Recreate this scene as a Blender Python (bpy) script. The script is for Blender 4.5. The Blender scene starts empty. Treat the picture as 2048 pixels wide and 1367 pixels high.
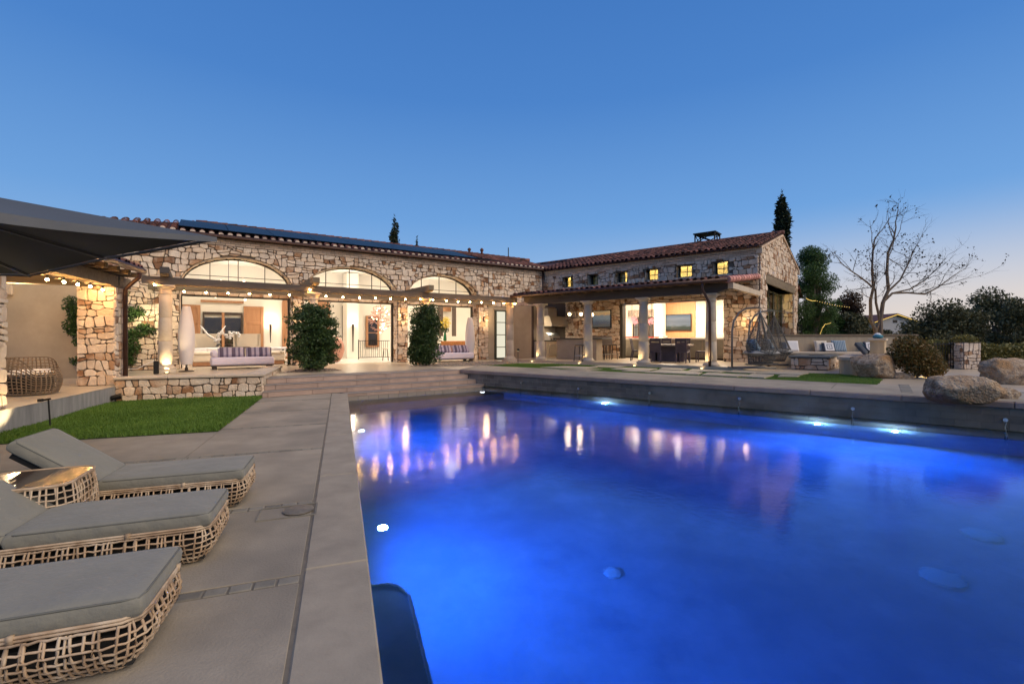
import bpy, math, random
import numpy as np
from mathutils import Vector, Matrix
random.seed(7); RNG = np.random.default_rng(7)
SC = bpy.context.scene
R_ = math.radians

# ------------------------------------------------------------------ camera
F, Y0, H = 932.0, 676.0, 1.6            # focal length and horizon row of the 2048 px photograph, eye height
cam_d = bpy.data.cameras.new("camera"); cam = bpy.data.objects.new("camera", cam_d)
SC.collection.objects.link(cam); SC.camera = cam
cam.location = (0, 0, H); cam.rotation_euler = (R_(90), 0, 0)
cam_d.sensor_width = 36; cam_d.lens = F / 2048 * 36; cam_d.shift_y = (Y0 - 683.5) / 2048
cam_d.clip_start = .05; cam_d.clip_end = 6000

# ------------------------------------------------------------------ sky, after-glow, exposure
W = bpy.data.worlds.new("World"); SC.world = W; W.use_nodes = True
nt = W.node_tree; N = nt.nodes; N.clear()
out = N.new("ShaderNodeOutputWorld"); bg = N.new("ShaderNodeBackground")
sky = N.new("ShaderNodeTexSky"); sky.sky_type = 'NISHITA'; sky.sun_disc = False
SUN_EL, SUN_AZ = 3.0, 62.0              # azimuth measured from the view direction towards the right
sky.sun_elevation = R_(SUN_EL); sky.sun_rotation = R_(SUN_AZ)
sky.altitude = 300; sky.air_density = 1.0; sky.dust_density = .25; sky.ozone_density = 4.5
# after-sunset gradient: deep blue overhead, paler to the horizon, warm low down towards the set sun
tcw = N.new("ShaderNodeTexCoord"); sep = N.new("ShaderNodeSeparateXYZ"); nt.links.new(tcw.outputs['Generated'], sep.inputs[0])
rampw = N.new("ShaderNodeValToRGB"); e_ = rampw.color_ramp.elements
for p_, c_ in ((.0, (.38, .47, .60)), (.10, (.255, .435, .69)), (.24, (.140, .320, .640)), (.45, (.066, .205, .530)), (.75, (.034, .135, .42)), (1.0, (.025, .11, .37))):
    q_ = e_[0] if p_ == 0 else e_[-1] if p_ == 1 else e_.new(p_); q_.position = p_; q_.color = (*c_, 1)
nt.links.new(sep.outputs['Z'], rampw.inputs[0])
dotn = N.new("ShaderNodeVectorMath"); dotn.operation = 'DOT_PRODUCT'; nt.links.new(tcw.outputs['Generated'], dotn.inputs[0])
dotn.inputs[1].default_value = (math.sin(R_(SUN_AZ)), math.cos(R_(SUN_AZ)), 0)
g1 = N.new("ShaderNodeMapRange"); g1.interpolation_type = 'SMOOTHSTEP'; g1.inputs[1].default_value = .35; g1.inputs[2].default_value = 1.0; nt.links.new(dotn.outputs['Value'], g1.inputs[0])
g2 = N.new("ShaderNodeMapRange"); g2.interpolation_type = 'SMOOTHSTEP'; g2.inputs[1].default_value = .24; g2.inputs[2].default_value = .0; nt.links.new(sep.outputs['Z'], g2.inputs[0])
gm = N.new("ShaderNodeMath"); gm.operation = 'MULTIPLY'; nt.links.new(g1.outputs[0], gm.inputs[0]); nt.links.new(g2.outputs[0], gm.inputs[1])
mixw = N.new("ShaderNodeMix"); mixw.data_type = 'RGBA'; nt.links.new(gm.outputs[0], mixw.inputs[0]); nt.links.new(rampw.outputs[0], mixw.inputs[6]); mixw.inputs[7].default_value = (.70, .60, .54, 1)
bg.inputs['Strength'].default_value = 1.1; nt.links.new(mixw.outputs[2], bg.inputs['Color'])
bg2 = N.new("ShaderNodeBackground"); bg2.inputs['Strength'].default_value = .012; nt.links.new(sky.outputs[0], bg2.inputs['Color'])
adds = N.new("ShaderNodeAddShader"); nt.links.new(bg.outputs[0], adds.inputs[0]); nt.links.new(bg2.outputs[0], adds.inputs[1]); nt.links.new(adds.outputs[0], out.inputs[0])

sun_d = bpy.data.lights.new("sun", 'SUN'); sun = bpy.data.objects.new("sun", sun_d)
SC.collection.objects.link(sun)
sun_d.energy = 3.0; sun_d.angle = R_(64); sun_d.color = (1.0, .82, .55)
_az, _el = R_(116), R_(40)
sun.rotation_euler = Vector((-math.sin(_az) * math.cos(_el), -math.cos(_az) * math.cos(_el), -math.sin(_el))).to_track_quat('-Z', 'Y').to_euler()

SC.view_settings.view_transform = 'Standard'; SC.view_settings.look = 'None'
SC.view_settings.exposure = 0.0; SC.view_settings.gamma = 1.0
SC.render.engine = 'CYCLES'
cy = SC.cycles
cy.use_denoising = True
try: cy.denoiser = 'OPENIMAGEDENOISE'
except Exception: pass
cy.use_adaptive_sampling = True; cy.adaptive_threshold = .025
cy.max_bounces = 7; cy.diffuse_bounces = 3; cy.glossy_bounces = 4; cy.transmission_bounces = 6; cy.transparent_max_bounces = 12
cy.sample_clamp_indirect = 40.0; cy.caustics_refractive = False; cy.caustics_reflective = False
# ------------------------------------------------------------------ helpers
def gp(px, py, z=0.0):
    "point at height z on the ray through a photograph pixel"
    d = F * (H - z) / (py - Y0); return Vector(((px - 1024) / F * d, d, z))
def pd(px, py, d):
    return Vector(((px - 1024) / F * d, d, H - (py - Y0) / F * d))
class Fr:
    "a frame: origin and heading (degrees) of local x; local y points away from the viewer"
    def __init__(s, o, deg):
        s.M = Matrix.Translation((o[0], o[1], 0)) @ Matrix.Rotation(R_(deg), 4, 'Z'); s.I = s.M.inverted(); s.deg = deg
    def w(s, x, y, z=0.0): return s.M @ Vector((x, y, z))
    def l(s, v): return s.I @ Vector(v)
    def hit(s, px, y=0.0):
        "local x and depth where image column px meets the plane local y = const"
        r = (px - 1024) / F; o = s.w(0, y); e = s.w(1, y) - o
        t = (r * o.y - o.x) / (e.x - r * e.y); return t, o.y + e.y * t
    def a(s, px, y=0.0): return s.hit(px, y)[0]
    def z(s, px, py, y=0.0): return H - (py - Y0) / F * s.hit(px, y)[1]
    def at(s, x, y, z, rz=0.0): return s.M @ Matrix.Translation((x, y, z)) @ Matrix.Rotation(R_(rz), 4, 'Z')

PAT, COV, ZW = .45, .57, -.213          # patio level, covered floor, water
FM = Fr((1.857, 27.01), 34.0)           # main wing: wall plane y = 0, inner corner at x = 0, extends to -x
FR = Fr((1.857, 27.01), -40.5)          # side wing: wall plane y = 0, x runs towards the viewer
FP = Fr((-.617, 2.158), 20.2)            # pool deck: x = 0 is the pool edge, y runs along it, deck at x < 0
FW = Fr((-.496, 15.94), -38.5)          # raised bank along the pool
FS = Fr((-1.04, 16.25), 36.5)           # garden steps, running to -x

def lk(o): SC.collection.objects.link(o); return o
def tag(o, label=None, cat=None, group=None, kind=None):
    if label: o["label"] = label
    if cat: o["category"] = cat
    if group: o["group"] = group
    if kind: o["kind"] = kind
    return o
def thing(name, M, label, cat, group=None):
    o = lk(bpy.data.objects.new(name, None)); o.matrix_world = M; o.empty_display_size = .1
    return tag(o, label, cat, group)
def T(x, y, z, rz=0.0): return Matrix.Translation((x, y, z)) @ Matrix.Rotation(R_(rz), 4, 'Z')
def TV(v, rz=0.0): return T(v[0], v[1], v[2], rz)
def link_mesh(name, me, mat, parent=None, M=None, **kw):
    o = lk(bpy.data.objects.new(name, me))
    if mat is not None and not me.materials:
        for m in (mat if isinstance(mat, (list, tuple)) else [mat]): me.materials.append(m)
    if parent is not None: o.parent = parent
    if M is not None: o.matrix_basis = M
    return tag(o, **kw)
def copy_tree(o, M, parent=None, label=None):
    c = lk(o.copy()); c.parent = parent
    c.matrix_basis = M
    if label: c["label"] = label
    for ch in [x for x in bpy.data.objects if x.parent == o]: copy_tree(ch, ch.matrix_basis.copy(), c)
    return c

class MB:
    "collects shapes into one mesh"
    def __init__(s): s.v = []; s.f = []; s.t = []; s.mi = []; s.m = 0
    def add(s, vs, fs, tint=None):
        b = len(s.v); s.v += [tuple(v) for v in vs]
        s.f += [tuple(i + b for i in f) for f in fs]; s.mi += [s.m] * len(fs)
        s.t += [tint if tint is not None else random.random()] * len(vs); return s
    def box(s, x0, x1, y0, y1, z0, z1, c=0.0, tint=None):
        if c <= 0:
            return s.add([(x, y, z) for z in (z0, z1) for y in (y0, y1) for x in (x0, x1)],
                         [(0, 2, 3, 1), (4, 5, 7, 6), (0, 1, 5, 4), (2, 6, 7, 3), (0, 4, 6, 2), (1, 3, 7, 5)], tint)
        c = min(c, (x1 - x0) * .49, (y1 - y0) * .49, (z1 - z0) * .49); vs = []; idx = {}
        for sx in (0, 1):
            for sy in (0, 1):
                for sz in (0, 1):
                    X = (x0, x1)[sx]; Y = (y0, y1)[sy]; Z = (z0, z1)[sz]
                    dx = c if sx == 0 else -c; dy = c if sy == 0 else -c; dz = c if sz == 0 else -c
                    for k, p in enumerate(((X, Y + dy, Z + dz), (X + dx, Y, Z + dz), (X + dx, Y + dy, Z))):
                        idx[(sx, sy, sz, k)] = len(vs); vs.append(p)
        g = lambda a, b, d, k: idx[(a, b, d, k)]; fs = []
        for q in (0, 1):
            a = [g(q, 0, 0, 0), g(q, 1, 0, 0), g(q, 1, 1, 0), g(q, 0, 1, 0)]; fs.append(a if q else a[::-1])
            a = [g(0, q, 0, 1), g(1, q, 0, 1), g(1, q, 1, 1), g(0, q, 1, 1)]; fs.append(a[::-1] if q else a)
            a = [g(0, 0, q, 2), g(1, 0, q, 2), g(1, 1, q, 2), g(0, 1, q, 2)]; fs.append(a if q else a[::-1])
        for p in (0, 1):
            for q in (0, 1):
                fs.append([g(0, p, q, 1), g(1, p, q, 1), g(1, p, q, 2), g(0, p, q, 2)])
                fs.append([g(p, 0, q, 0), g(p, 1, q, 0), g(p, 1, q, 2), g(p, 0, q, 2)])
                fs.append([g(p, q, 0, 0), g(p, q, 1, 0), g(p, q, 1, 1), g(p, q, 0, 1)])
                for r in (0, 1): fs.append([g(p, q, r, 0), g(p, q, r, 1), g(p, q, r, 2)])
        return s.add(vs, fs, tint)
    def prism(s, pts, z0, z1, tint=None):
        n = len(pts); vs = [(p[0], p[1], z0) for p in pts] + [(p[0], p[1], z1) for p in pts]
        fs = [tuple(range(n))[::-1], tuple(range(n, 2 * n))] + [(i, (i + 1) % n, n + (i + 1) % n, n + i) for i in range(n)]
        return s.add(vs, fs, tint)
    def prism_y(s, pts, y0, y1, tint=None):
        "outline in x,z pushed along y"
        n = len(pts); vs = [(p[0], y0, p[1]) for p in pts] + [(p[0], y1, p[1]) for p in pts]
        fs = [tuple(range(n)), tuple(range(n, 2 * n))[::-1]] + [(i, n + i, n + (i + 1) % n, (i + 1) % n) for i in range(n)]
        return s.add(vs, fs, tint)
    def prism_x(s, pts, x0, x1, tint=None):
        "outline in y,z pushed along x"
        n = len(pts); vs = [(x0, p[0], p[1]) for p in pts] + [(x1, p[0], p[1]) for p in pts]
        fs = [tuple(range(n))[::-1], tuple(range(n, 2 * n))] + [(i, (i + 1) % n, n + (i + 1) % n, n + i) for i in range(n)]
        return s.add(vs, fs, tint)
    def tube(s, pts, r, n=6, caps=True, tint=None):
        pts = [Vector(p) for p in pts]; m = len(pts)
        rs = r if isinstance(r, (list, tuple)) else [r] * m
        vs = []; up = None
        for i, p in enumerate(pts):
            d = (pts[min(i + 1, m - 1)] - pts[max(i - 1, 0)]).normalized()
            if up is None: up = Vector((0, 0, 1)) if abs(d.z) < .9 else Vector((1, 0, 0))
            a = d.cross(up)
            if a.length < 1e-6: a = d.orthogonal()
            a.normalize(); b = d.cross(a).normalized(); up = b * -1 if False else up
            for k in range(n):
                t = 2 * math.pi * k / n; vs.append(p + (a * math.cos(t) + b * math.sin(t)) * rs[i])
        fs = [(i * n + k, i * n + (k + 1) % n, (i + 1) * n + (k + 1) % n, (i + 1) * n + k) for i in range(m - 1) for k in range(n)]
        if caps: fs += [tuple(range(n))[::-1], tuple(range((m - 1) * n, m * n))]
        return s.add(vs, fs, tint)
    def lathe(s, prof, n=16, c=(0, 0, 0), tint=None, caps=True):
        "profile of (r, z) turned round the vertical"
        vs = [(c[0] + r * math.cos(2 * math.pi * k / n), c[1] + r * math.sin(2 * math.pi * k / n), c[2] + z) for r, z in prof for k in range(n)]
        m = len(prof)
        fs = [(i * n + k, i * n + (k + 1) % n, (i + 1) * n + (k + 1) % n, (i + 1) * n + k) for i in range(m - 1) for k in range(n)]
        if caps: fs += [tuple(range(n))[::-1], tuple(range((m - 1) * n, m * n))]
        return s.add(vs, fs, tint)
    def ball(s, c, r, n=10, m=6, sc=(1, 1, 1), tint=None):
        vs = [(c[0], c[1], c[2] - r * sc[2])]
        for j in range(1, m):
            t = math.pi * j / m - math.pi / 2
            vs += [(c[0] + r * sc[0] * math.cos(t) * math.cos(2 * math.pi * k / n), c[1] + r * sc[1] * math.cos(t) * math.sin(2 * math.pi * k / n), c[2] + r * sc[2] * math.sin(t)) for k in range(n)]
        vs.append((c[0], c[1], c[2] + r * sc[2])); L = len(vs) - 1
        fs = [(0, 1 + (k + 1) % n, 1 + k) for k in range(n)]
        for j in range(m - 2): fs += [(1 + j * n + k, 1 + j * n + (k + 1) % n, 1 + (j + 1) * n + (k + 1) % n, 1 + (j + 1) * n + k) for k in range(n)]
        fs += [(1 + (m - 2) * n + k, 1 + (m - 2) * n + (k + 1) % n, L) for k in range(n)]
        return s.add(vs, fs, tint)
    def grid(s, fn, nu, nv, tint=None, closed_u=False):
        vs = [fn(i / nu, j / nv) for j in range(nv + 1) for i in range(nu + (0 if closed_u else 1))]
        k = nu if closed_u else nu + 1
        fs = [(j * k + i, j * k + (i + 1) % k, (j + 1) * k + (i + 1) % k, (j + 1) * k + i) for j in range(nv) for i in range(nu)]
        return s.add(vs, fs, tint)
    def pillow(s, w, d, t, c=(0, 0, 0), e=.25, n=10, tint=None, crown=1.0):
        "soft rectangular cushion w x d, t thick, lying flat"
        def P(u, v, sg):
            a, b = 2 * u - 1, 2 * v - 1
            k = max(0.0, (1 - abs(a) ** (2 / e))) ** .5 * max(0.0, (1 - abs(b) ** (2 / e))) ** .5
            return (c[0] + a * w / 2 * (1 - .03 * (1 - abs(b))) , c[1] + b * d / 2, c[2] + sg * t / 2 * (k ** .6) * crown)
        s.grid(lambda u, v: P(u, v, 1), n, n, tint)
        s.grid(lambda u, v: P(1 - u, v, -1), n, n, tint); return s
    def mesh(s, name, smooth=False):
        me = bpy.data.meshes.new(name); me.from_pydata(s.v, [], s.f); me.validate(verbose=False) if False else None
        a = me.attributes.new("tint", 'FLOAT', 'POINT'); a.data.foreach_set("value", np.array(s.t, dtype=np.float32))
        if any(s.mi): me.polygons.foreach_set("material_index", s.mi)
        if smooth: me.polygons.foreach_set("use_smooth", [True] * len(me.polygons)); 
        me.update(); return me
    def build(s, name, mat, parent=None, M=None, smooth=False, sharp=None, **kw):
        me = s.mesh(name, smooth)
        if smooth and sharp: 
            try: me.set_sharp_from_angle(angle=R_(sharp))
            except Exception: pass
        return link_mesh(name, me, mat, parent, M, **kw)

def np_mesh(name, V, Fc, tint=None):
    "fast mesh of equal-sized faces"
    me = bpy.data.meshes.new(name); k = Fc.shape[1]
    me.vertices.add(len(V)); me.vertices.foreach_set("co", V.astype(np.float32).ravel())
    me.loops.add(Fc.size); me.loops.foreach_set("vertex_index", Fc.astype(np.int32).ravel())
    me.polygons.add(len(Fc)); me.polygons.foreach_set("loop_start", np.arange(0, Fc.size, k, dtype=np.int32))
    if tint is not None:
        a = me.attributes.new("tint", 'FLOAT', 'POINT'); a.data.foreach_set("value", tint.astype(np.float32))
    me.update(calc_edges=True); return me
def leaf_mesh(name, C, size, rng, droop=0.0, asp=.5, outward=None, quad=True):
    "leaf-sized faces at the points C, each with its own tilt; folded along the rib"
    n = len(C); a = rng.normal(size=(n, 3))
    if outward is not None: a += outward * 1.2
    a[:, 2] -= droop; a /= np.linalg.norm(a, axis=1)[:, None]
    b = np.cross(a, rng.normal(size=(n, 3))); b /= np.linalg.norm(b, axis=1)[:, None]
    s = (size * rng.uniform(.6, 1.35, n))[:, None]
    nrm = np.cross(a, b)
    p0 = C - a * s * .5; p2 = C + a * s * .5; m = C + nrm * s * -.08
    p1 = m + b * s * asp * .5 + nrm * s * .16; p3 = m - b * s * asp * .5 + nrm * s * .16
    V = np.stack([p0, p1, p2, p3], 1).reshape(-1, 3); i = np.arange(n)[:, None] * 4
    Fc = np.concatenate([i + np.array([[0, 1, 2]]), i + np.array([[0, 2, 3]])], 0)
    return np_mesh(name, V, Fc, np.repeat(rng.random(n), 4))

# ------------------------------------------------------------------ materials (all procedural)
def nodes(name):
    m = bpy.data.materials.new(name); m.use_nodes = True; t = m.node_tree
    return m, t, t.nodes['Principled BSDF']
def pm(name, c, c2=None, scale=6, rough=.7, bump=0.0, bscale=None, metal=0, spec=.4, tint=0.0, tcol=None, detail=6, stretch=None, sheen=0, coords='Object', bdist=.02, warp=0, emit=None, estr=0, patch=None):
    "principled surface: two tones mixed by noise, per-piece tint, fine relief"
    m, t, b = nodes(name); n = t.nodes; l = t.links.new
    mp = n.new("ShaderNodeMapping")
    if stretch: src = n.new("ShaderNodeTexCoord").outputs[coords]; mp.inputs['Scale'].default_value = stretch
    else: src = n.new("ShaderNodeNewGeometry").outputs['Position']
    l(src, mp.inputs[0])
    no = n.new("ShaderNodeTexNoise"); no.inputs['Scale'].default_value = scale; no.inputs['Detail'].default_value = detail
    no.inputs['Roughness'].default_value = .62; no.inputs['Distortion'].default_value = warp; l(mp.outputs[0], no.inputs['Vector'])
    rp = n.new("ShaderNodeValToRGB"); rp.color_ramp.elements[0].position = .32; rp.color_ramp.elements[1].position = .68
    c2 = c2 or tuple(x * .8 for x in c)
    rp.color_ramp.elements[0].color = (*c2, 1); rp.color_ramp.elements[1].color = (*c, 1); l(no.outputs[0], rp.inputs[0])
    col = rp.outputs[0]
    if tcol or tint:
        at = n.new("ShaderNodeAttribute"); at.attribute_name = "tint"
        if tcol:
            r2 = n.new("ShaderNodeValToRGB"); e = r2.color_ramp.elements; r2.color_ramp.interpolation = 'LINEAR'
            k = len(tcol)
            while len(e) < k: e.new(.5)
            for i, (p, q) in enumerate(tcol): e[i].position = p; e[i].color = (*q, 1)
            l(at.outputs['Fac'], r2.inputs[0])
            mx = n.new("ShaderNodeMix"); mx.data_type = 'RGBA'; mx.blend_type = 'MULTIPLY'; mx.inputs[0].default_value = 1
            l(col, mx.inputs[6]); l(r2.outputs[0], mx.inputs[7]); col = mx.outputs[2]
        if tint:
            h = n.new("ShaderNodeMapRange"); h.inputs[3].default_value = 1 - tint; h.inputs[4].default_value = 1 + tint; l(at.outputs['Fac'], h.inputs[0])
            hs = n.new("ShaderNodeHueSaturation"); l(h.outputs[0], hs.inputs['Value']); l(col, hs.inputs['Color']); col = hs.outputs[0]
    if patch:
        pn = n.new("ShaderNodeTexNoise"); pn.inputs['Scale'].default_value = patch[1]; pn.inputs['Detail'].default_value = 3; l(src, pn.inputs['Vector'])
        pr = n.new("ShaderNodeMapRange"); pr.inputs[1].default_value = .45; pr.inputs[2].default_value = .7; l(pn.outputs[0], pr.inputs[0])
        mx = n.new("ShaderNodeMix"); mx.data_type = 'RGBA'; l(pr.outputs[0], mx.inputs[0]); l(col, mx.inputs[6]); mx.inputs[7].default_value = (*patch[0], 1); col = mx.outputs[2]
    l(col, b.inputs['Base Color'])
    b.inputs['Roughness'].default_value = rough; b.inputs['Metallic'].default_value = metal; b.inputs['Specular IOR Level'].default_value = spec
    if sheen: b.inputs['Sheen Weight'].default_value = sheen
    if emit: b.inputs['Emission Color'].default_value = (*emit, 1); b.inputs['Emission Strength'].default_value = estr
    if bump:
        bn = n.new("ShaderNodeTexNoise"); bn.inputs['Scale'].default_value = bscale or scale * 5; bn.inputs['Detail'].default_value = 5; l(mp.outputs[0], bn.inputs['Vector'])
        bp = n.new("ShaderNodeBump"); bp.inputs['Strength'].default_value = bump; bp.inputs['Distance'].default_value = bdist
        l(bn.outputs[0], bp.inputs['Height']); l(bp.outputs[0], b.inputs['Normal'])
    return m
def em(name, c, s):
    m = bpy.data.materials.new(name); m.use_nodes = True; t = m.node_tree; t.nodes.clear()
    o = t.nodes.new("ShaderNodeOutputMaterial"); e = t.nodes.new("ShaderNodeEmission")
    e.inputs[0].default_value = (*c, 1); e.inputs[1].default_value = s; t.links.new(e.outputs[0], o.inputs[0]); return m
def thin_glass(name, c=(1, 1, 1), rough=.02, refl=.5):
    m = bpy.data.materials.new(name); m.use_nodes = True; t = m.node_tree; t.nodes.clear(); n = t.nodes.new; l = t.links.new
    o = n("ShaderNodeOutputMaterial"); tr = n("ShaderNodeBsdfTransparent"); gl = n("ShaderNodeBsdfGlossy"); fr = n("ShaderNodeFresnel"); mx = n("ShaderNodeMixShader")
    tr.inputs[0].default_value = (*c, 1); gl.inputs['Roughness'].default_value = rough; fr.inputs[0].default_value = 1.5
    l(fr.outputs[0], mx.inputs[0]); l(tr.outputs[0], mx.inputs[1]); l(gl.outputs[0], mx.inputs[2]); l(mx.outputs[0], o.inputs[0]); return m
def leafm(name, c, c2, trans=.25, rough=.5):
    "leaf: two tones by leaf, a little light through it"
    m, t, b = nodes(name); n = t.nodes; l = t.links.new
    at = n.new("ShaderNodeAttribute"); at.attribute_name = "tint"
    rp = n.new("ShaderNodeValToRGB"); rp.color_ramp.elements[0].color = (*c, 1); rp.color_ramp.elements[1].color = (*c2, 1); l(at.outputs['Fac'], rp.inputs[0])
    l(rp.outputs[0], b.inputs['Base Color']); b.inputs['Roughness'].default_value = rough; b.inputs['Specular IOR Level'].default_value = .35
    tl = n.new("ShaderNodeBsdfTranslucent"); l(rp.outputs[0], tl.inputs[0]); mx = n.new("ShaderNodeMixShader"); mx.inputs[0].default_value = trans
    l(b.outputs[0], mx.inputs[1]); l(tl.outputs[0], mx.inputs[2]); l(mx.outputs[0], n['Material Output'].inputs[0]); return m

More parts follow.
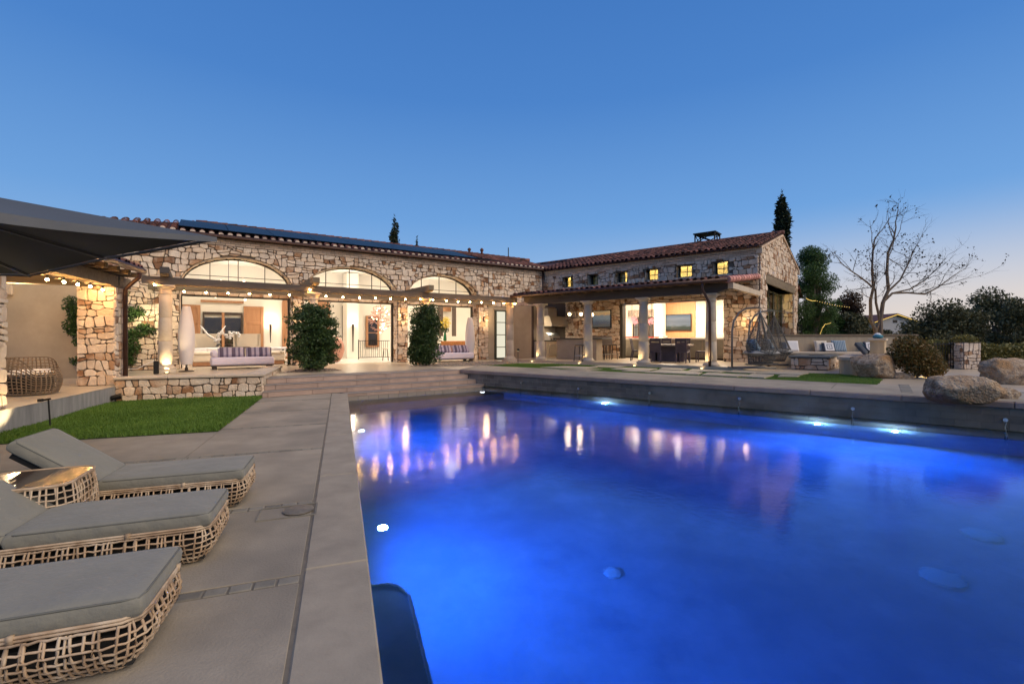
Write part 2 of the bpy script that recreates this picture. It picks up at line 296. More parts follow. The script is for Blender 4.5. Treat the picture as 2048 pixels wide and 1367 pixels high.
STONE_T = [(0, (.22, .12, .075)), (.10, (.42, .24, .14)), (.20, (.66, .47, .33)), (.25, (.86, .71, .58)), (.30, (.97, .86, .76)), (.7, (1.0, .95, .90)), (1, (.80, .76, .73))]
M = dict(
    concrete=pm("concrete_paving", (.36, .303, .23), (.262, .222, .171), 2.2, .75, .25, 60, patch=((.20, .172, .135), .8), detail=12),
    coping=pm("concrete_coping", (.35, .298, .23), (.255, .218, .171), 2.6, .72, .12, 70),
    slab=pm("stepping_slab", (.40, .335, .255), (.32, .27, .205), 3, .78, .15, 60),
    paver=pm("paver", (.235, .21, .17), (.165, .15, .125), 6, .8, .2, 60, tint=.2),
    joint=pm("joint", (.195, .166, .130), (.14, .12, .095), 10, .95),
    steppink=pm("step_paver", (.43, .30, .24), (.33, .23, .19), 3, .75, .12, 60, tint=.12),
    tread=pm("step_tread", (.30, .25, .215), (.23, .195, .17), 2.5, .8, .1, 60),
    walltile=pm("wall_tile", (.225, .175, .137), (.175, .138, .11), 4, .7, .12, 40, tint=.18, spec=.2, patch=((.30, .25, .21), 1.2)),
    poolplaster=pm("pool_plaster", (.44, .52, .62), (.27, .34, .45), 1.5, .75, .05, 20, patch=((.24, .31, .42), .6), detail=8),
    pooltile=pm("pool_tile", (.16, .15, .15), (.11, .105, .11), 5, .4, tint=.15),
    steel=pm("steel", (.62, .62, .62), (.5, .5, .5), 8, .3, metal=1),
    grassbase=pm("lawn_soil", (.05, .075, .02), (.03, .045, .014), 9, .95),
    grass=leafm("grass_blade", (.06, .125, .014), (.17, .285, .045), .3, .55),
    gravel=pm("gravel", (.26, .21, .17), (.15, .12, .10), 14, .9, .9, 35, bdist=.05),
    pebble=pm("pebble", (.34, .27, .22), (.24, .19, .16), 8, .85, tint=.35),
    stone=pm("rubble_stone", (.82, .72, .62), (.64, .54, .45), 6, .88, .6, 26, tcol=STONE_T, bdist=.04, patch=((.58, .44, .33), 3.2)),
    mortar=pm("mortar", (.15, .115, .09), (.11, .085, .065), 14, .95, .5, 60),
    brick=pm("brick", (.70, .53, .40), (.56, .40, .29), 11, .85, .2, 60, tint=.25),
    tile=pm("clay_roof_tile", (.165, .070, .052), (.095, .042, .034), 6, .8, .2, 40, tcol=[(0, (.38, .36, .40)), (.35, (.8, .72, .75)), (.75, (1.1, .95, .95)), (1, (1.7, 1.6, 1.6))]), plug=pm("tile_mortar_plug", (.62, .50, .42), (.5, .4, .33), 6, .9),
    tile_lit=pm("clay_tile_lit_pink", (.60, .27, .22), (.45, .19, .16), 6, .7, .15, 40, tint=.2),  # roof clay with the pink light on it put into the colour
    bronze=pm("bronze_gutter", (.085, .042, .032), (.06, .03, .025), 6, .45, metal=.4, spec=.5),
    frame=pm("dark_window_frame", (.05, .042, .032), (.04, .034, .027), 6, .45),
    greenframe=pm("green_window_frame", (.055, .06, .038), (.045, .05, .03), 6, .45),
    darkbeam=pm("dark_stained_beam", (.075, .062, .058), (.05, .042, .04), 3, .75, .25, 40, stretch=(.3, 3, 3)),
    beam=pm("weathered_beam", (.23, .175, .115), (.15, .11, .07), 3, .8, .3, 40, stretch=(.4, 4, 4)),
    limestone=pm("limestone", (.56, .46, .36), (.46, .37, .285), 3.5, .8, .12, 60),
    stucco=pm("stucco", (.46, .37, .27), (.37, .295, .215), 1.6, .9, .15, 60),
    plaster=pm("white_plaster", (.80, .75, .66), (.77, .72, .63), 1.2, .9),
    floor=pm("stone_floor", (.50, .41, .30), (.43, .35, .26), 1.5, .35, spec=.45),
    ceilwood=pm("ceiling_boards", (.20, .135, .075), (.14, .09, .05), 2, .8, .2, 30, stretch=(.4, 5, 5)),
    wood=pm("alder_wood", (.42, .21, .10), (.33, .155, .075), 2.5, .5, .1, 30, stretch=(5, 5, .5)),
    woodpanel=pm("oak_panel", (.48, .25, .115), (.40, .20, .09), 2.2, .55, .1, 30, stretch=(6, 6, .5)),
    darkwood=pm("dark_wood", (.055, .035, .025), (.035, .022, .017), 4, .5),
    cushion=pm("grey_cushion", (.225, .212, .176), (.195, .184, .153), 3, .85, .5, 6, sheen=.15, bdist=.05),
    cream=pm("cream_fabric", (.74, .63, .50), (.68, .58, .46), 3, .9, .12, 180, sheen=.2),
    white=pm("white_fabric", (.80, .76, .74), (.75, .71, .69), 3, .9, .12, 180, sheen=.2),
    lav=pm("pale_lavender_fabric", (.64, .56, .66), (.59, .52, .61), 2, .9, .1, 200, sheen=.15),
    greyfab=pm("grey_fabric", (.30, .285, .27), (.25, .24, .23), 3, .9),
    wicker=pm("natural_wicker", (.46, .32, .205), (.33, .22, .14), 14, .6, .15, 80, tint=.3, patch=((.60, .47, .34), 7)),
    brownwicker=pm("brown_wicker", (.27, .185, .115), (.19, .125, .075), 14, .65, .15, 80, tint=.25),
    wickdark=pm("lounger_core", (.022, .02, .018), (.015, .014, .013), 5, .9),
    canvas=pm("umbrella_canvas", (.032, .033, .036), (.026, .027, .03), 2, .9, .08, 200, sheen=.2),
    canvas_rim=pm("umbrella_valance", (.13, .135, .15), (.11, .115, .13), 2, .9, .08, 200),  # canopy cloth made paler and bluer, sky light put into its colour
    metal=pm("dark_metal", (.03, .028, .026), (.022, .02, .02), 6, .45, metal=.6),
    greymetal=pm("grey_metal", (.17, .165, .16), (.14, .135, .13), 6, .5, metal=.4),
    stainless=pm("stainless", (.72, .74, .74), (.66, .68, .68), 5, .28, metal=1, stretch=(.3, 6, 6)),
    granite=pm("granite", (.10, .10, .10), (.055, .055, .06), 30, .25),
    marble=pm("marble", (.78, .74, .68), (.66, .60, .54), 2, .25, warp=1.5),
    slate=pm("slate_top", (.13, .135, .13), (.095, .10, .10), 5, .6, .2, 40),
    glassblack=pm("black_glass", (.012, .012, .013), (.01, .01, .01), 3, .08, spec=.6),
    solar=pm("solar_glass", (.010, .014, .024), (.008, .011, .019), 2, .22, spec=.04),
    darkglass=pm("night_window", (.03, .022, .016), (.018, .013, .01), 1.2, .06, spec=.8),
    glass=thin_glass("clear_glass"),
    amberglass=thin_glass("amber_lit_glass", (1.0, .93, .70)),
    boulder=pm("granite_boulder", (.60, .47, .34), (.24, .15, .09), 9, .9, 1.0, 26, detail=14, bdist=.07, spec=.12, patch=((.44, .25, .12), 1.9)),
    bark=pm("bark", (.23, .165, .115), (.14, .10, .07), 9, .95, .5, 40),
    twig=pm("twig", (.075, .055, .042), (.05, .037, .03), 9, .95),
    leafdark=leafm("glossy_leaf", (.014, .032, .009), (.075, .125, .035), .15, .38),
    leafvine=leafm("vine_leaf", (.02, .045, .012), (.06, .11, .025), .25),
    leafcyp=leafm("cypress_leaf", (.010, .018, .008), (.035, .048, .018), .1, .7),
    leafpep=leafm("pepper_leaf", (.035, .075, .02), (.085, .16, .042), .3),
    leafolive=leafm("olive_leaf", (.045, .048, .022), (.16, .155, .07), .12, .6),
    leafbrown=leafm("brown_leaf", (.05, .022, .012), (.09, .05, .022), .15, .6),
    leafhedge=leafm("hedge_leaf", (.07, .08, .022), (.27, .22, .06), .2),
    leafbush=leafm("bush_leaf", (.06, .075, .018), (.26, .14, .045), .25),
    leafdry=leafm("dry_leaf", (.02, .016, .014), (.05, .034, .025), .1, .7),
    yellow=leafm("yellow_flower", (.55, .40, .03), (.75, .60, .08), .25),
    vase=pm("green_vase", (.02, .16, .07), (.02, .13, .05), 3, .15),
    copper=pm("pink_copper_sculpture", (.60, .33, .24), (.42, .19, .13), 2.5, .45, .5, 4, bdist=.1),
    orangeprint=pm("orange_print", (.52, .20, .05), (.20, .07, .02), 22, .8),
    teal=pm("teal_fabric", (.05, .20, .26), (.04, .16, .21), 4, .9),
    navy=pm("navy_fabric", (.075, .085, .11), (.06, .07, .09), 4, .9),
    redglow=em("pink_glass_glow", (1.0, .30, .26), 2.2),
    bulb=em("warm_bulb", (1.0, .50, .14), 330.0),
    globe=em("globe_lamp", (1.0, .74, .42), 7.0),
    cryst=em("chandelier_bulb", (1.0, .66, .40), 9.0),
    sconce=em("sconce_glow", (1.0, .80, .55), 9.0),
    upl=em("uplight_lens", (1.0, .78, .40), 14.0),
    fairy=em("fairy_light", (1.0, .66, .16), 1.6),
    poollens=em("pool_lamp_lens", (.85, .93, 1.0), 16.0),
)
M['solar'].node_tree.nodes['Principled BSDF'].inputs['IOR'].default_value = 1.13
def lamp(kind, loc, e, col=(1, .70, .40), size=.05, rot=None, spot=None, parent=None, shape=None, sy=None, blend=.6, name="lamp_light"):
    L = bpy.data.lights.new(name, kind); L.energy = e; L.color = col
    if kind == 'AREA':
        L.size = size
        if sy: L.shape = 'RECTANGLE'; L.size_y = sy
    else: L.shadow_soft_size = size
    if kind == 'SPOT': L.spot_size = R_(spot); L.spot_blend = blend
    o = lk(bpy.data.objects.new(name, L))
    if parent is not None: o.parent = parent
    o.location = loc
    if rot is not None: o.rotation_euler = Vector(rot).to_track_quat('-Z', 'Y').to_euler()
    return o
# ------------------------------------------------------------------ ground, deck, pool, lawns
from mathutils.geometry import tessellate_polygon
def isect(p, d, q, e):
    k = d.x * e.y - d.y * e.x; t = ((q.x - p.x) * e.y - (q.y - p.y) * e.x) / k; return p + d * t
def dirv(fr, x=1, y=0): return fr.w(x, y) - fr.w(0, 0)
def sheet(name, loops, z, mat, thick=0.0, **kw):
    "flat polygon (with holes) given in world x,y; optional skirt downwards"
    L = [[Vector((p[0], p[1], z)) for p in lp] for lp in loops]; tri = tessellate_polygon(L)
    flat = [v for lp in L for v in lp]; mb = MB()
    vs = [tuple(v) for v in flat]; fs = []
    for t in tri:
        a, b, c = (flat[i] for i in t)
        fs.append(tuple(t) if (b - a).cross(c - a).z > 0 else tuple(t)[::-1])
    mb.add(vs, fs, .5)
    if thick:
        for lp in L:
            n = len(lp); mb.add([tuple(v) for v in lp] + [(v.x, v.y, z - thick) for v in lp], [(i, (i + 1) % n, n + (i + 1) % n, n + i) for i in range(n)], .5)
    return mb.build(name, mat, **kw)
def fl(fr, pts): return [fr.w(x, y) for x, y in pts]

PB = Vector(FS.w(0, 0)); PA = isect(FP.w(0, 0), dirv(FP, 0, 1), FS.w(0, 0), dirv(FS))
pool_poly = [FP.w(0, -7), PA, PB, FW.w(24, 0), Vector((17, -9, 0))]
poolY = FP.l(PA).y
sheet("ground", [[(-3000, -800), (3000, -800), (3000, 4000), (-3000, 4000)], pool_poly], -.07, M['grassbase'], kind="structure")

# deck: base sheet that shows as joint, slabs laid on it
STR = [-3.1, -1.0, 1.17, 2.71, 5.11, 7.2, 9.13, 11.0]; SW = .11
deck = sheet("pool_deck", [fl(FP, [(-12, -7), (0, -7), (0, poolY), (-2.1, poolY - 1.2), (-2.1, 13), (-12, 13)])], -.007, M['joint'], .04, kind="structure")
ys = [-7] + STR + [13.0]
DX = [-9.2, -5.43, -2.13, -.415]
def slab(fr, x0, x1, y0, y1, z1, mat, parent, name="concrete_slab", th=.03, g=.006, c=.004):
    mb = MB(); mb.box(-(x1 - x0) / 2 + g, (x1 - x0) / 2 - g, -(y1 - y0) / 2 + g, (y1 - y0) / 2 - g, -th, 0, c)
    return mb.build(name, mat, parent, fr.at((x0 + x1) / 2, (y0 + y1) / 2, z1))
for i in range(len(ys) - 1):
    y0 = ys[i] + (SW / 2 if i else 0); y1 = ys[i + 1] - (SW / 2 if i < len(ys) - 2 else 0)
    for j in range(3):
        if i == len(ys) - 2:
            if j < 2: slab(FP, DX[j], DX[j + 1], y0, y1, 0, M['concrete'], deck)
            else:   # the last slab runs to the foot of the garden steps
                q0 = FP.l(isect(FP.w(DX[2], 0), dirv(FP, 0, 1), FS.w(0, .38), dirv(FS))).y; q1 = FP.l(isect(FP.w(DX[3], 0), dirv(FP, 0, 1), FS.w(0, .38), dirv(FS))).y
                MB().prism([(DX[2] + .006, y0 + .006), (DX[3] - .006, y0 + .006), (DX[3] - .006, q1), (DX[2] + .006, q0)], -.03, 0).build("concrete_slab", M['concrete'], deck, FP.M)
        else: slab(FP, DX[j], DX[j + 1], y0, y1, 0, M['concrete'], deck)
pv = MB().box(-.064, .064, -.046, .046, -.02, 0, .006).mesh("paver"); pv.materials.append(M['paver'])
pvs = [pv]
for k in range(3):
    c_ = pv.copy(); c_.attributes["tint"].data.foreach_set("value", [.15 + .3 * k] * len(c_.vertices)); pvs.append(c_)
far = MB()
for k, y in enumerate(STR):
    if k in (0,): continue
    x = -.49
    while x > (-6.4 if y < 6 else -2.1 if y < 11.5 else -2.1):
        if 1 <= k <= 5 and x > -5.2: link_mesh("paver", random.choice(pvs), None, deck, FP.at(x, y, .001 + random.uniform(-.002, .002), random.uniform(-1, 1)))
        else: far.box(x - .064, x + .064, y - .046, y + .046, -.01, .001, .005)
        x -= .139
far.build("far_pavers", M['paver'], deck, FP.M, kind="stuff")
# coping along the pool edge
cop = tag(lk(bpy.data.objects.new("pool_coping", None)), kind="structure")
cj = [-7, -4.6, -2.4, -.35, 1.28, 3.6, 6.0, 8.4, 10.2, poolY]
for i in range(len(cj) - 1):
    if i == len(cj) - 2:
        q = FP.l(isect(FP.w(-.40, 0), dirv(FP, 0, 1), FS.w(0, .37), dirv(FS))).y; q2 = FP.l(isect(FP.w(.02, 0), dirv(FP, 0, 1), FS.w(0, -.01), dirv(FS))).y
        MB().prism([(-.40, cj[i] + .004), (.02, cj[i] + .004), (.02, q2 - .01), (-.40, q - .01)], -.09, .004).build("coping_slab", M['coping'], cop, FP.M)
    else:
        MB().box(-.40, .02, cj[i] + .003, cj[i + 1] - .003, -.09, .004, .012).build("coping_slab", M['coping'], cop, FP.M)
# drain lid and its frame
dl = gp(597, 1021); dloc = FP.l(dl)
dr = thing("drain_cover", FP.at(dloc.x, dloc.y, .006), "round steel skimmer lid set in the pool deck by the coping", "drain cover")
MB().lathe([(.128, 0), (.132, .006), (.12, .012), (.02, .014)], 28).build("lid", pm("worn_bronze_lid", (.30, .245, .175), (.20, .16, .11), 20, .55, metal=.5), dr, smooth=True, sharp=40)
fm = MB()
for a, b, c_, d_ in ((-.33, .16, -.16, -.15), (-.33, .16, .15, .16), (-.33, -.32, -.15, .15), (.15, .16, -.15, .15)): fm.box(a, b, c_, d_, -.006, .004)
fm.build("rim", M['paver'], dr)

# pool basin
bas = MB()
def wallq(a, b, z0, z1): bas.add([(a.x, a.y, z0), (b.x, b.y, z0), (b.x, b.y, z1), (a.x, a.y, z1)], [(0, 1, 2, 3)], .5)
for i in range(5): wallq(pool_poly[i], pool_poly[(i + 1) % 5], -1.8, -.085 if i == 0 else -.30)
basin = bas.build("pool_basin", M['poolplaster'], kind="structure")
sheet("pool_floor", [pool_poly], -1.75, M['poolplaster'], kind="structure")
# under-water bench by the near coping, tread below the garden steps, shelf under the bank
MB().prism([(.0, -5), (.34, -5), (.34, 1.45), (.28, 1.62), (.2, 1.68), (0, 1.70)], -1.75, -.62).build("pool_bench", M['poolplaster'], None, FP.M, kind="structure")
MB().tube([(.335, -5, -.615), (.335, 1.45, -.615), (.275, 1.615, -.615), (.2, 1.675, -.615), (0, 1.695, -.615)], .014, 6).build("pool_bench_edge", M['white'], None, FP.M, kind="structure")
MB().prism([(-4.6, -1.0), (.2, -1.0), (0.75, 0), (-4.2, 0)], -1.75, -.36).build("pool_step", M['pooltile'], None, FS.M, kind="structure")
# water
def water_mat():
    m, t, b = nodes("pool_water"); n = t.nodes; l = t.links.new
    b.inputs['Base Color'].default_value = (.86, .93, 1, 1); b.inputs['Roughness'].default_value = .05; b.inputs['IOR'].default_value = 1.33
    b.inputs['Transmission Weight'].default_value = 1
    tc = n.new("ShaderNodeTexCoord"); mp = n.new("ShaderNodeMapping"); l(tc.outputs['Object'], mp.inputs[0])
    no = n.new("ShaderNodeTexNoise"); no.inputs['Scale'].default_value = 13.0; no.inputs['Detail'].default_value = 4; l(mp.outputs[0], no.inputs[0])
    bp = n.new("ShaderNodeBump"); bp.inputs['Strength'].default_value = .045; bp.inputs['Distance'].default_value = .05
    l(no.outputs[0], bp.inputs['Height']); l(bp.outputs[0], b.inputs['Normal']); return m
cxy = sum(pool_poly, Vector()) / 5
sheet("pool_water", [[(p.x, p.y) for p in pool_poly]], ZW, water_mat(), kind="structure")
BLUE = (.0, .115, 1.0)
def pool_lamp(M_, label, e, spot=174, col=BLUE, r=.10):
    t = thing("pool_lamp", M_, label, "pool lamp", "under-water pool lamps")
    MB().prism_y([(r * math.cos(a * math.pi / 8), r * math.sin(a * math.pi / 8)) for a in range(16)], -.03, .0).build("lens", M['poollens'], t)
    MB().prism_y([(r * 1.3 * math.cos(a * math.pi / 8), r * 1.3 * math.sin(a * math.pi / 8)) for a in range(16)], -.02, .02).build("rim", M['steel'], t)
    lamp('SPOT', (0, -.07, 0), e, col, .09, (0, -1, -.10), spot, t, blend=.5)
    lamp('POINT', (0, -.22, .02), e * .03, (.35, .70, 1.0), .05, parent=t)
    return t
pool_lamp(FP.at(.01, 2.6, -.46, 90), "under-water lamp in the pool wall below the near coping", 560)
pool_lamp(FP.at(.01, -1.9, -.42, 90), "added unseen under-water lamp behind the viewer, lighting the submerged bench", 430)  # lamp put in out of view to brighten the bench
pool_lamp(FP.at(.01, 7.6, -.46, 90), "under-water lamp in the pool wall below the far part of the coping", 680)
pool_lamp(FW.at(FW.a(1215), 0, -.42), "under-water lamp glowing at the bank, nearer to the steps", 560)
pool_lamp(FW.at(FW.a(1637), 0, -.44), "under-water lamp glowing at the bank below the lawn", 700)
pool_lamp(FW.at(10.5, 0, -.44), "under-water lamp in the bank outside the right edge of the view", 680)
lp_ = FS.w(-.22, -.35, -.33)
t = thing("step_lamp", TV((lp_.x, lp_.y, -.36)), "small round lamp lit on the submerged step by the bank", "pool lamp")
MB().lathe([(.07, 0), (.075, .02), (.06, .035)], 16).build("lens", M['poollens'], t)
for k, (px, py) in enumerate(((930, 952), (1225, 1252))):
    p = gp(px, py, -1.0); p = Vector((p.x * 1.18, p.y * 1.18, -1.745)) if k else Vector((p.x * 1.25, p.y * 1.25, -1.745))
    o = MB().lathe([(.09, 0), (.09, .02), (.05, .03)], 18).build("floor_inlet", M['white'], None, TV(p), label="white round inlet on the pool floor " + ("towards the far left" if k == 0 else "in the near middle"), cat="pool inlet")
for k, (px, py) in enumerate(((1963, 1212), (1884, 1302))):
    p = gp(px, py, -1.0); p = Vector((p.x * 1.2, p.y * 1.2, -1.745))
    MB().lathe([(.17, 0), (.18, .008), (.15, .014), (.04, .018)], 22).build("floor_drain", M['white'], None, TV(p), smooth=True, sharp=40, label=("farther" if k == 0 else "nearer") + " pale domed drain on the pool floor at right", cat="pool drain")

# garden steps
LX = FS.l(FP.w(-2.16, 12.1)).x
steps = tag(lk(bpy.data.objects.new("garden_steps", None)), kind="structure")
RT = .38
def right_x(y): return FS.l(isect(FS.w(0, y), dirv(FS), FW.w(0, 0), dirv(FW))).x
def left_x(y): return FS.l(isect(FS.w(0, y), dirv(FS), FP.w(-2.15, 0), dirv(FP, 0, 1))).x
px0 = FS.l(PA).x
for n_ in range(4):
    y = RT * n_; z1 = .15 * n_; x1 = right_x(y + .01) - .005; x0 = left_x(y) + .003 if n_ else px0 + .02
    d2 = RT if n_ < 3 else .8
    x0b = left_x(y + d2) + .003 if n_ else x0 - .1
    MB().prism([(x0, y + .02), (x1, y + .02), (right_x(y + d2) - .005, y + d2 + .05), (x0b, y + d2 + .05)], z1 - .2, z1 - .012).build("step_core", M['tread'], steps, FS.M)
    MB().prism([(x0, y - .012), (x1, y - .012), (right_x(y + d2) - .005, y + d2 + .03), (x0b, y + d2 + .03)], z1 - .012, z1).build("tread_slab", M['tread'], steps, FS.M)
    x = x0 + random.uniform(.1, .9); xs = [x0] + []
    while x < x1 - .25: xs.append(x); x += random.uniform(.95, 1.15)
    xs.append(x1)
    for a, b in zip(xs, xs[1:]):
        MB().box(a + .004, b - .004, y, y + .03, z1 - (.15 if n_ else .10) + .002, z1 - .014, .006).build("riser_paver", M['steppink'], steps, FS.M)
    if n_ == 0:     # band of small tiles at the water line
        x = x0
        while x < x1 - .05:
            b = min(x + .31, x1); MB().box(x + .003, b - .003, y + .006, y + .03, -.30, z1 - .103, .004).build("waterline_tile", M['tread'], steps, FS.M); x += .31

# raised bank: patio sheet, retaining wall, coping
far_l = FP.w(-2.15, 16.4)
top_l = FS.w(left_x(RT * 3 + .7), RT * 3 + .7); top_r = FS.w(right_x(RT * 3 + .7), RT * 3 + .7)
sheet("patio", [[top_l, top_r, FW.w(24, .02), FW.w(24, 4.5), (25, 17.6), (25, 26), (-45, 70), (-45, 12.6), FP.w(-5.5, 12.2), FP.w(-2.15, 12.2)]], PAT, M['floor'], .55, kind="structure")
# bank wall: tiles laid in running bond on a core
bank = tag(lk(bpy.data.objects.new("bank_wall", None)), kind="structure")
xw0 = FW.l(FS.w(right_x(RT * 3), RT * 3)).x
MB().box(xw0, 26, .006, .10, -.6, .33).build("wall_core", M['walltile'], bank, FW.M)
row = 0; tl = []
zt = .333; hh = [.135] * 5
for row in range(5):
    x = xw0 + (.0 if row % 2 else -.17); w = .36
    while x < 14.5:
        a, b = max(x, xw0), x + w
        if b - a > .05:
            MB().box(a + .002, b - .002, random.uniform(-.002, .001), .02, zt - .135 * (row + 1) + .002, zt - .135 * row - .002, .002).build("wall_tile", M['walltile'], bank, FW.M)
        x += w
x = xw0 - .02
while x < 24:
    b = x + 1.55
    MB().box(x + .004, b - .004, -.035, .62, .335, PAT + .006, .014).build("bank_coping", M['steppink'], bank, FW.M); x = b
sheet("bank_path", [fl(FW, [(xw0 - .05, .0), (24, .0), (24, 2.37), (xw0 - 1.2, 2.37)])], PAT + .011, M['concrete'], kind="structure")

sx_ = FW.a(1815, .6)
for k in range(16): MB().box(-.10, .10, -.062, .062, -.01, .004, .004).build('paver', pvs[k % 4].materials[0], bank, FW.at(sx_, .70 + .135 * k, PAT + .012))
for xj in (3.1, 6.3, 9.4): MB().box(xj - .008, xj + .008, .63, 2.36, PAT + .0112, PAT + .0135).build('path_joint', M['joint'], bank, FW.M)
# water spouts in the bank wall
for k, (px, py) in enumerate(((1046, 765), (1160, 776), (1302, 785), (1481, 796), (1706, 816), (2009, 838))):
    xa = FW.a(px); zz = FW.z(px, py); zz = max(zz, .10)
    t = thing("water_spout", FW.at(xa, 0, zz), ("first", "second", "third", "fourth", "fifth", "last")[k] + " steel water spout in the bank wall counted from the steps", "water spout", "water spouts along the bank wall")
    MB().tube([(0, .03, 0), (0, -.09, 0)], .022, 10).build("nozzle", M['steel'], t, smooth=True, sharp=40)
    MB().prism_y([(.034 * math.cos(a * math.pi / 6), .034 * math.sin(a * math.pi / 6)) for a in range(12)], -.1, -.085).build("flange", M['steel'], t)
    st = MB(); g_ = zz - ZW
    st.tube([(random.uniform(-.004, .004), -.09 - .05 * u, -g_ * u * u) for u in [i / 8 for i in range(9)]], [.006 + .002 * u for u in range(9)], 6)
    st.build("water_jet", M['glass'], t, smooth=True)

# ---- lawns
def grass(name, fr, poly, z, n, h, rng, label, holes=()):
    P = np.array(poly); x0, y0 = P.min(0); x1, y1 = P.max(0); pts = []
    X = rng.uniform(x0, x1, n * 3); Y = rng.uniform(y0, y1, n * 3); ins = np.zeros(len(X), bool)
    for (ax, ay), (bx, by) in zip(poly, poly[1:] + poly[:1]):
        c = (ay > Y) != (by > Y); ins ^= c & (X < (bx - ax) * (Y - ay) / ((by - ay) + 1e-9) + ax)
    for hp in holes:
        hi = np.zeros(len(X), bool)
        for (ax, ay), (bx, by) in zip(hp, hp[1:] + hp[:1]):
            c = (ay > Y) != (by > Y); hi ^= c & (X < (bx - ax) * (Y - ay) / ((by - ay) + 1e-9) + ax)
        ins &= ~hi
    X, Y = X[ins][:n], Y[ins][:n]; m = len(X); X = X + rng.normal(0, .012, m); Y = Y + rng.normal(0, .012, m); th = rng.uniform(0, 6.28, m); hs = h * rng.uniform(.55, 1.25, m) * (1 + .25 * np.sin(X * 2.3 + 1) * np.sin(Y * 1.9))
    wv = .006 * (1 + (h > .05)); dx, dy = np.cos(th) * wv, np.sin(th) * wv
    lean = rng.normal(0, .45, (m, 2)) * hs[:, None]
    V = np.stack([np.stack([X - dx, Y - dy, np.full(m, z)], 1), np.stack([X + dx, Y + dy, np.full(m, z)], 1), np.stack([X + lean[:, 0], Y + lean[:, 1], z + hs], 1)], 1).reshape(-1, 3)
    me = np_mesh(name, V, np.arange(m * 3).reshape(-1, 3), np.repeat(np.clip(.55 * rng.random(m) + .22 + .22 * np.sin(X * 1.7 + 2 * np.sin(Y * 1.3)) * np.sin(Y * 2.1 + 1.5 * np.sin(X * .9)), 0, 1), 3))
    link_mesh(name, me, M['grass'], None, fr.M, kind="stuff", label=label, cat="grass")
LP = [(-5.42, 7.02), (-2.14, 7.0), (-2.14, 12.06), (-5.42, 12.06)]
sheet("lawn", [fl(FP, LP)], .012, M['grassbase'], .03, kind="structure")
grass("lawn_grass", FP, LP, .012, 60000, .055, RNG, "mown green lawn below the low stone wall")
# lawn and stepping slabs between the bank path and the covered terrace
gz = PAT + .006
def gw(px, py): v = FW.l(gp(px, py, PAT)); return (v.x, v.y)
G1 = [(FW.a(965, 2.38), 2.38), gw(1754, 768.7), gw(1766, 758.5), gw(1690, 748.5), gw(1560, 744), gw(1420, 739), gw(1270, 733.5), gw(1110, 727.5), gw(1040, 727)]
G1[1] = (G1[1][0], 2.38)
sheet("bank_lawn", [[FW.w(*p) for p in G1]], gz, M['grassbase'], kind="structure")
stp = tag(lk(bpy.data.objects.new("stepping_slabs", None)), kind="structure")
quads = [  # photograph outlines of the slabs (far-left, far-right, near-right, near-left)
 [(1130, 733), (1196, 735.2), (1170, 738.5), (1080, 735.8)], [(1150, 739.2), (1205, 739.0), (1172, 741.8), (1118, 740.0)],
 [(1204, 731.5), (1253, 733.2), (1232, 736.2), (1180, 734.2)], [(1243, 736.5), (1270, 736.2), (1250, 740.6), (1222, 739.5)],
 [(1262, 736.4), (1315, 738.4), (1296, 742.4), (1240, 740.5)], [(1258, 741.6), (1300, 743.0), (1290, 745.0), (1244, 743.2)],
 [(1318, 741.0), (1400, 744.6), (1375, 749.2), (1290, 746.0)], [(1326, 736.4), (1375, 738.6), (1362, 741.6), (1318, 739.4)],
 [(1385, 739.4), (1460, 742.5), (1440, 746.0), (1376, 743.0)], [(1378, 747.5), (1405, 746.4), (1396, 750.6), (1372, 750.0)],
 [(1416, 747.0), (1484, 750.4), (1470, 754.5), (1402, 751.6)], [(1470, 741.5), (1530, 744.0), (1508, 748.2), (1452, 745.2)],
 [(1452, 749.0), (1496, 751.0), (1474, 755.2), (1440, 753.6)], [(1530, 744.2), (1618, 747.6), (1600, 751.4), (1512, 748.2)],
 [(1506, 749.6), (1548, 751.6), (1528, 757.6), (1483, 755.4)], [(1562, 752.0), (1600, 753.2), (1594, 755.0), (1556, 754.6)]]
for qi, q in enumerate(quads):
    pts = [FW.l(gp(a, b, PAT)) for a, b in q]; cx = sum((p.x for p in pts)) / 4; cy_ = sum((p.y for p in pts)) / 4
    MB().prism([((p.x - cx) * 1.0, (p.y - cy_) * 1.0) for p in pts][::-1], -.02, .026).build("stepping_slab", M['slab'], stp, FW.at(cx, cy_, gz + .0011 * qi))
rng2 = np.random.default_rng(3)
grass("bank_grass", FW, G1, gz, 60000, .022, rng2, "low green lawn and joints between the stepping slabs on the bank", [[tuple(FW.l(gp(a, b, PAT)).xy) for a, b in q] for q in quads])
# ------------------------------------------------------------------ rubble masonry
def clip(poly, px, pz, nx, nz):
    o = []; n = len(poly)
    for i in range(n):
        a, b = poly[i], poly[(i + 1) % n]; da = (a[0] - px) * nx + (a[1] - pz) * nz; db = (b[0] - px) * nx + (b[1] - pz) * nz
        if da >= 0: o.append(a)
        if (da >= 0) != (db >= 0): t = da / (da - db); o.append((a[0] + (b[0] - a[0]) * t, a[1] + (b[1] - a[1]) * t))
    return o
def area(p): return abs(sum(p[i][0] * p[(i + 1) % len(p)][1] - p[(i + 1) % len(p)][0] * p[i][1] for i in range(len(p)))) / 2
class Rect:
    def __init__(s, x0, x1, z0, z1): s.b = (x0, x1, z0, z1)
    def plane(s, x, z):
        x0, x1, z0, z1 = s.b; c = [(x0 - x, x0, z, -1, 0), (x - x1, x1, z, 1, 0), (z0 - z, x, z0, 0, -1), (z - z1, x, z1, 0, 1)]
        return max(c)
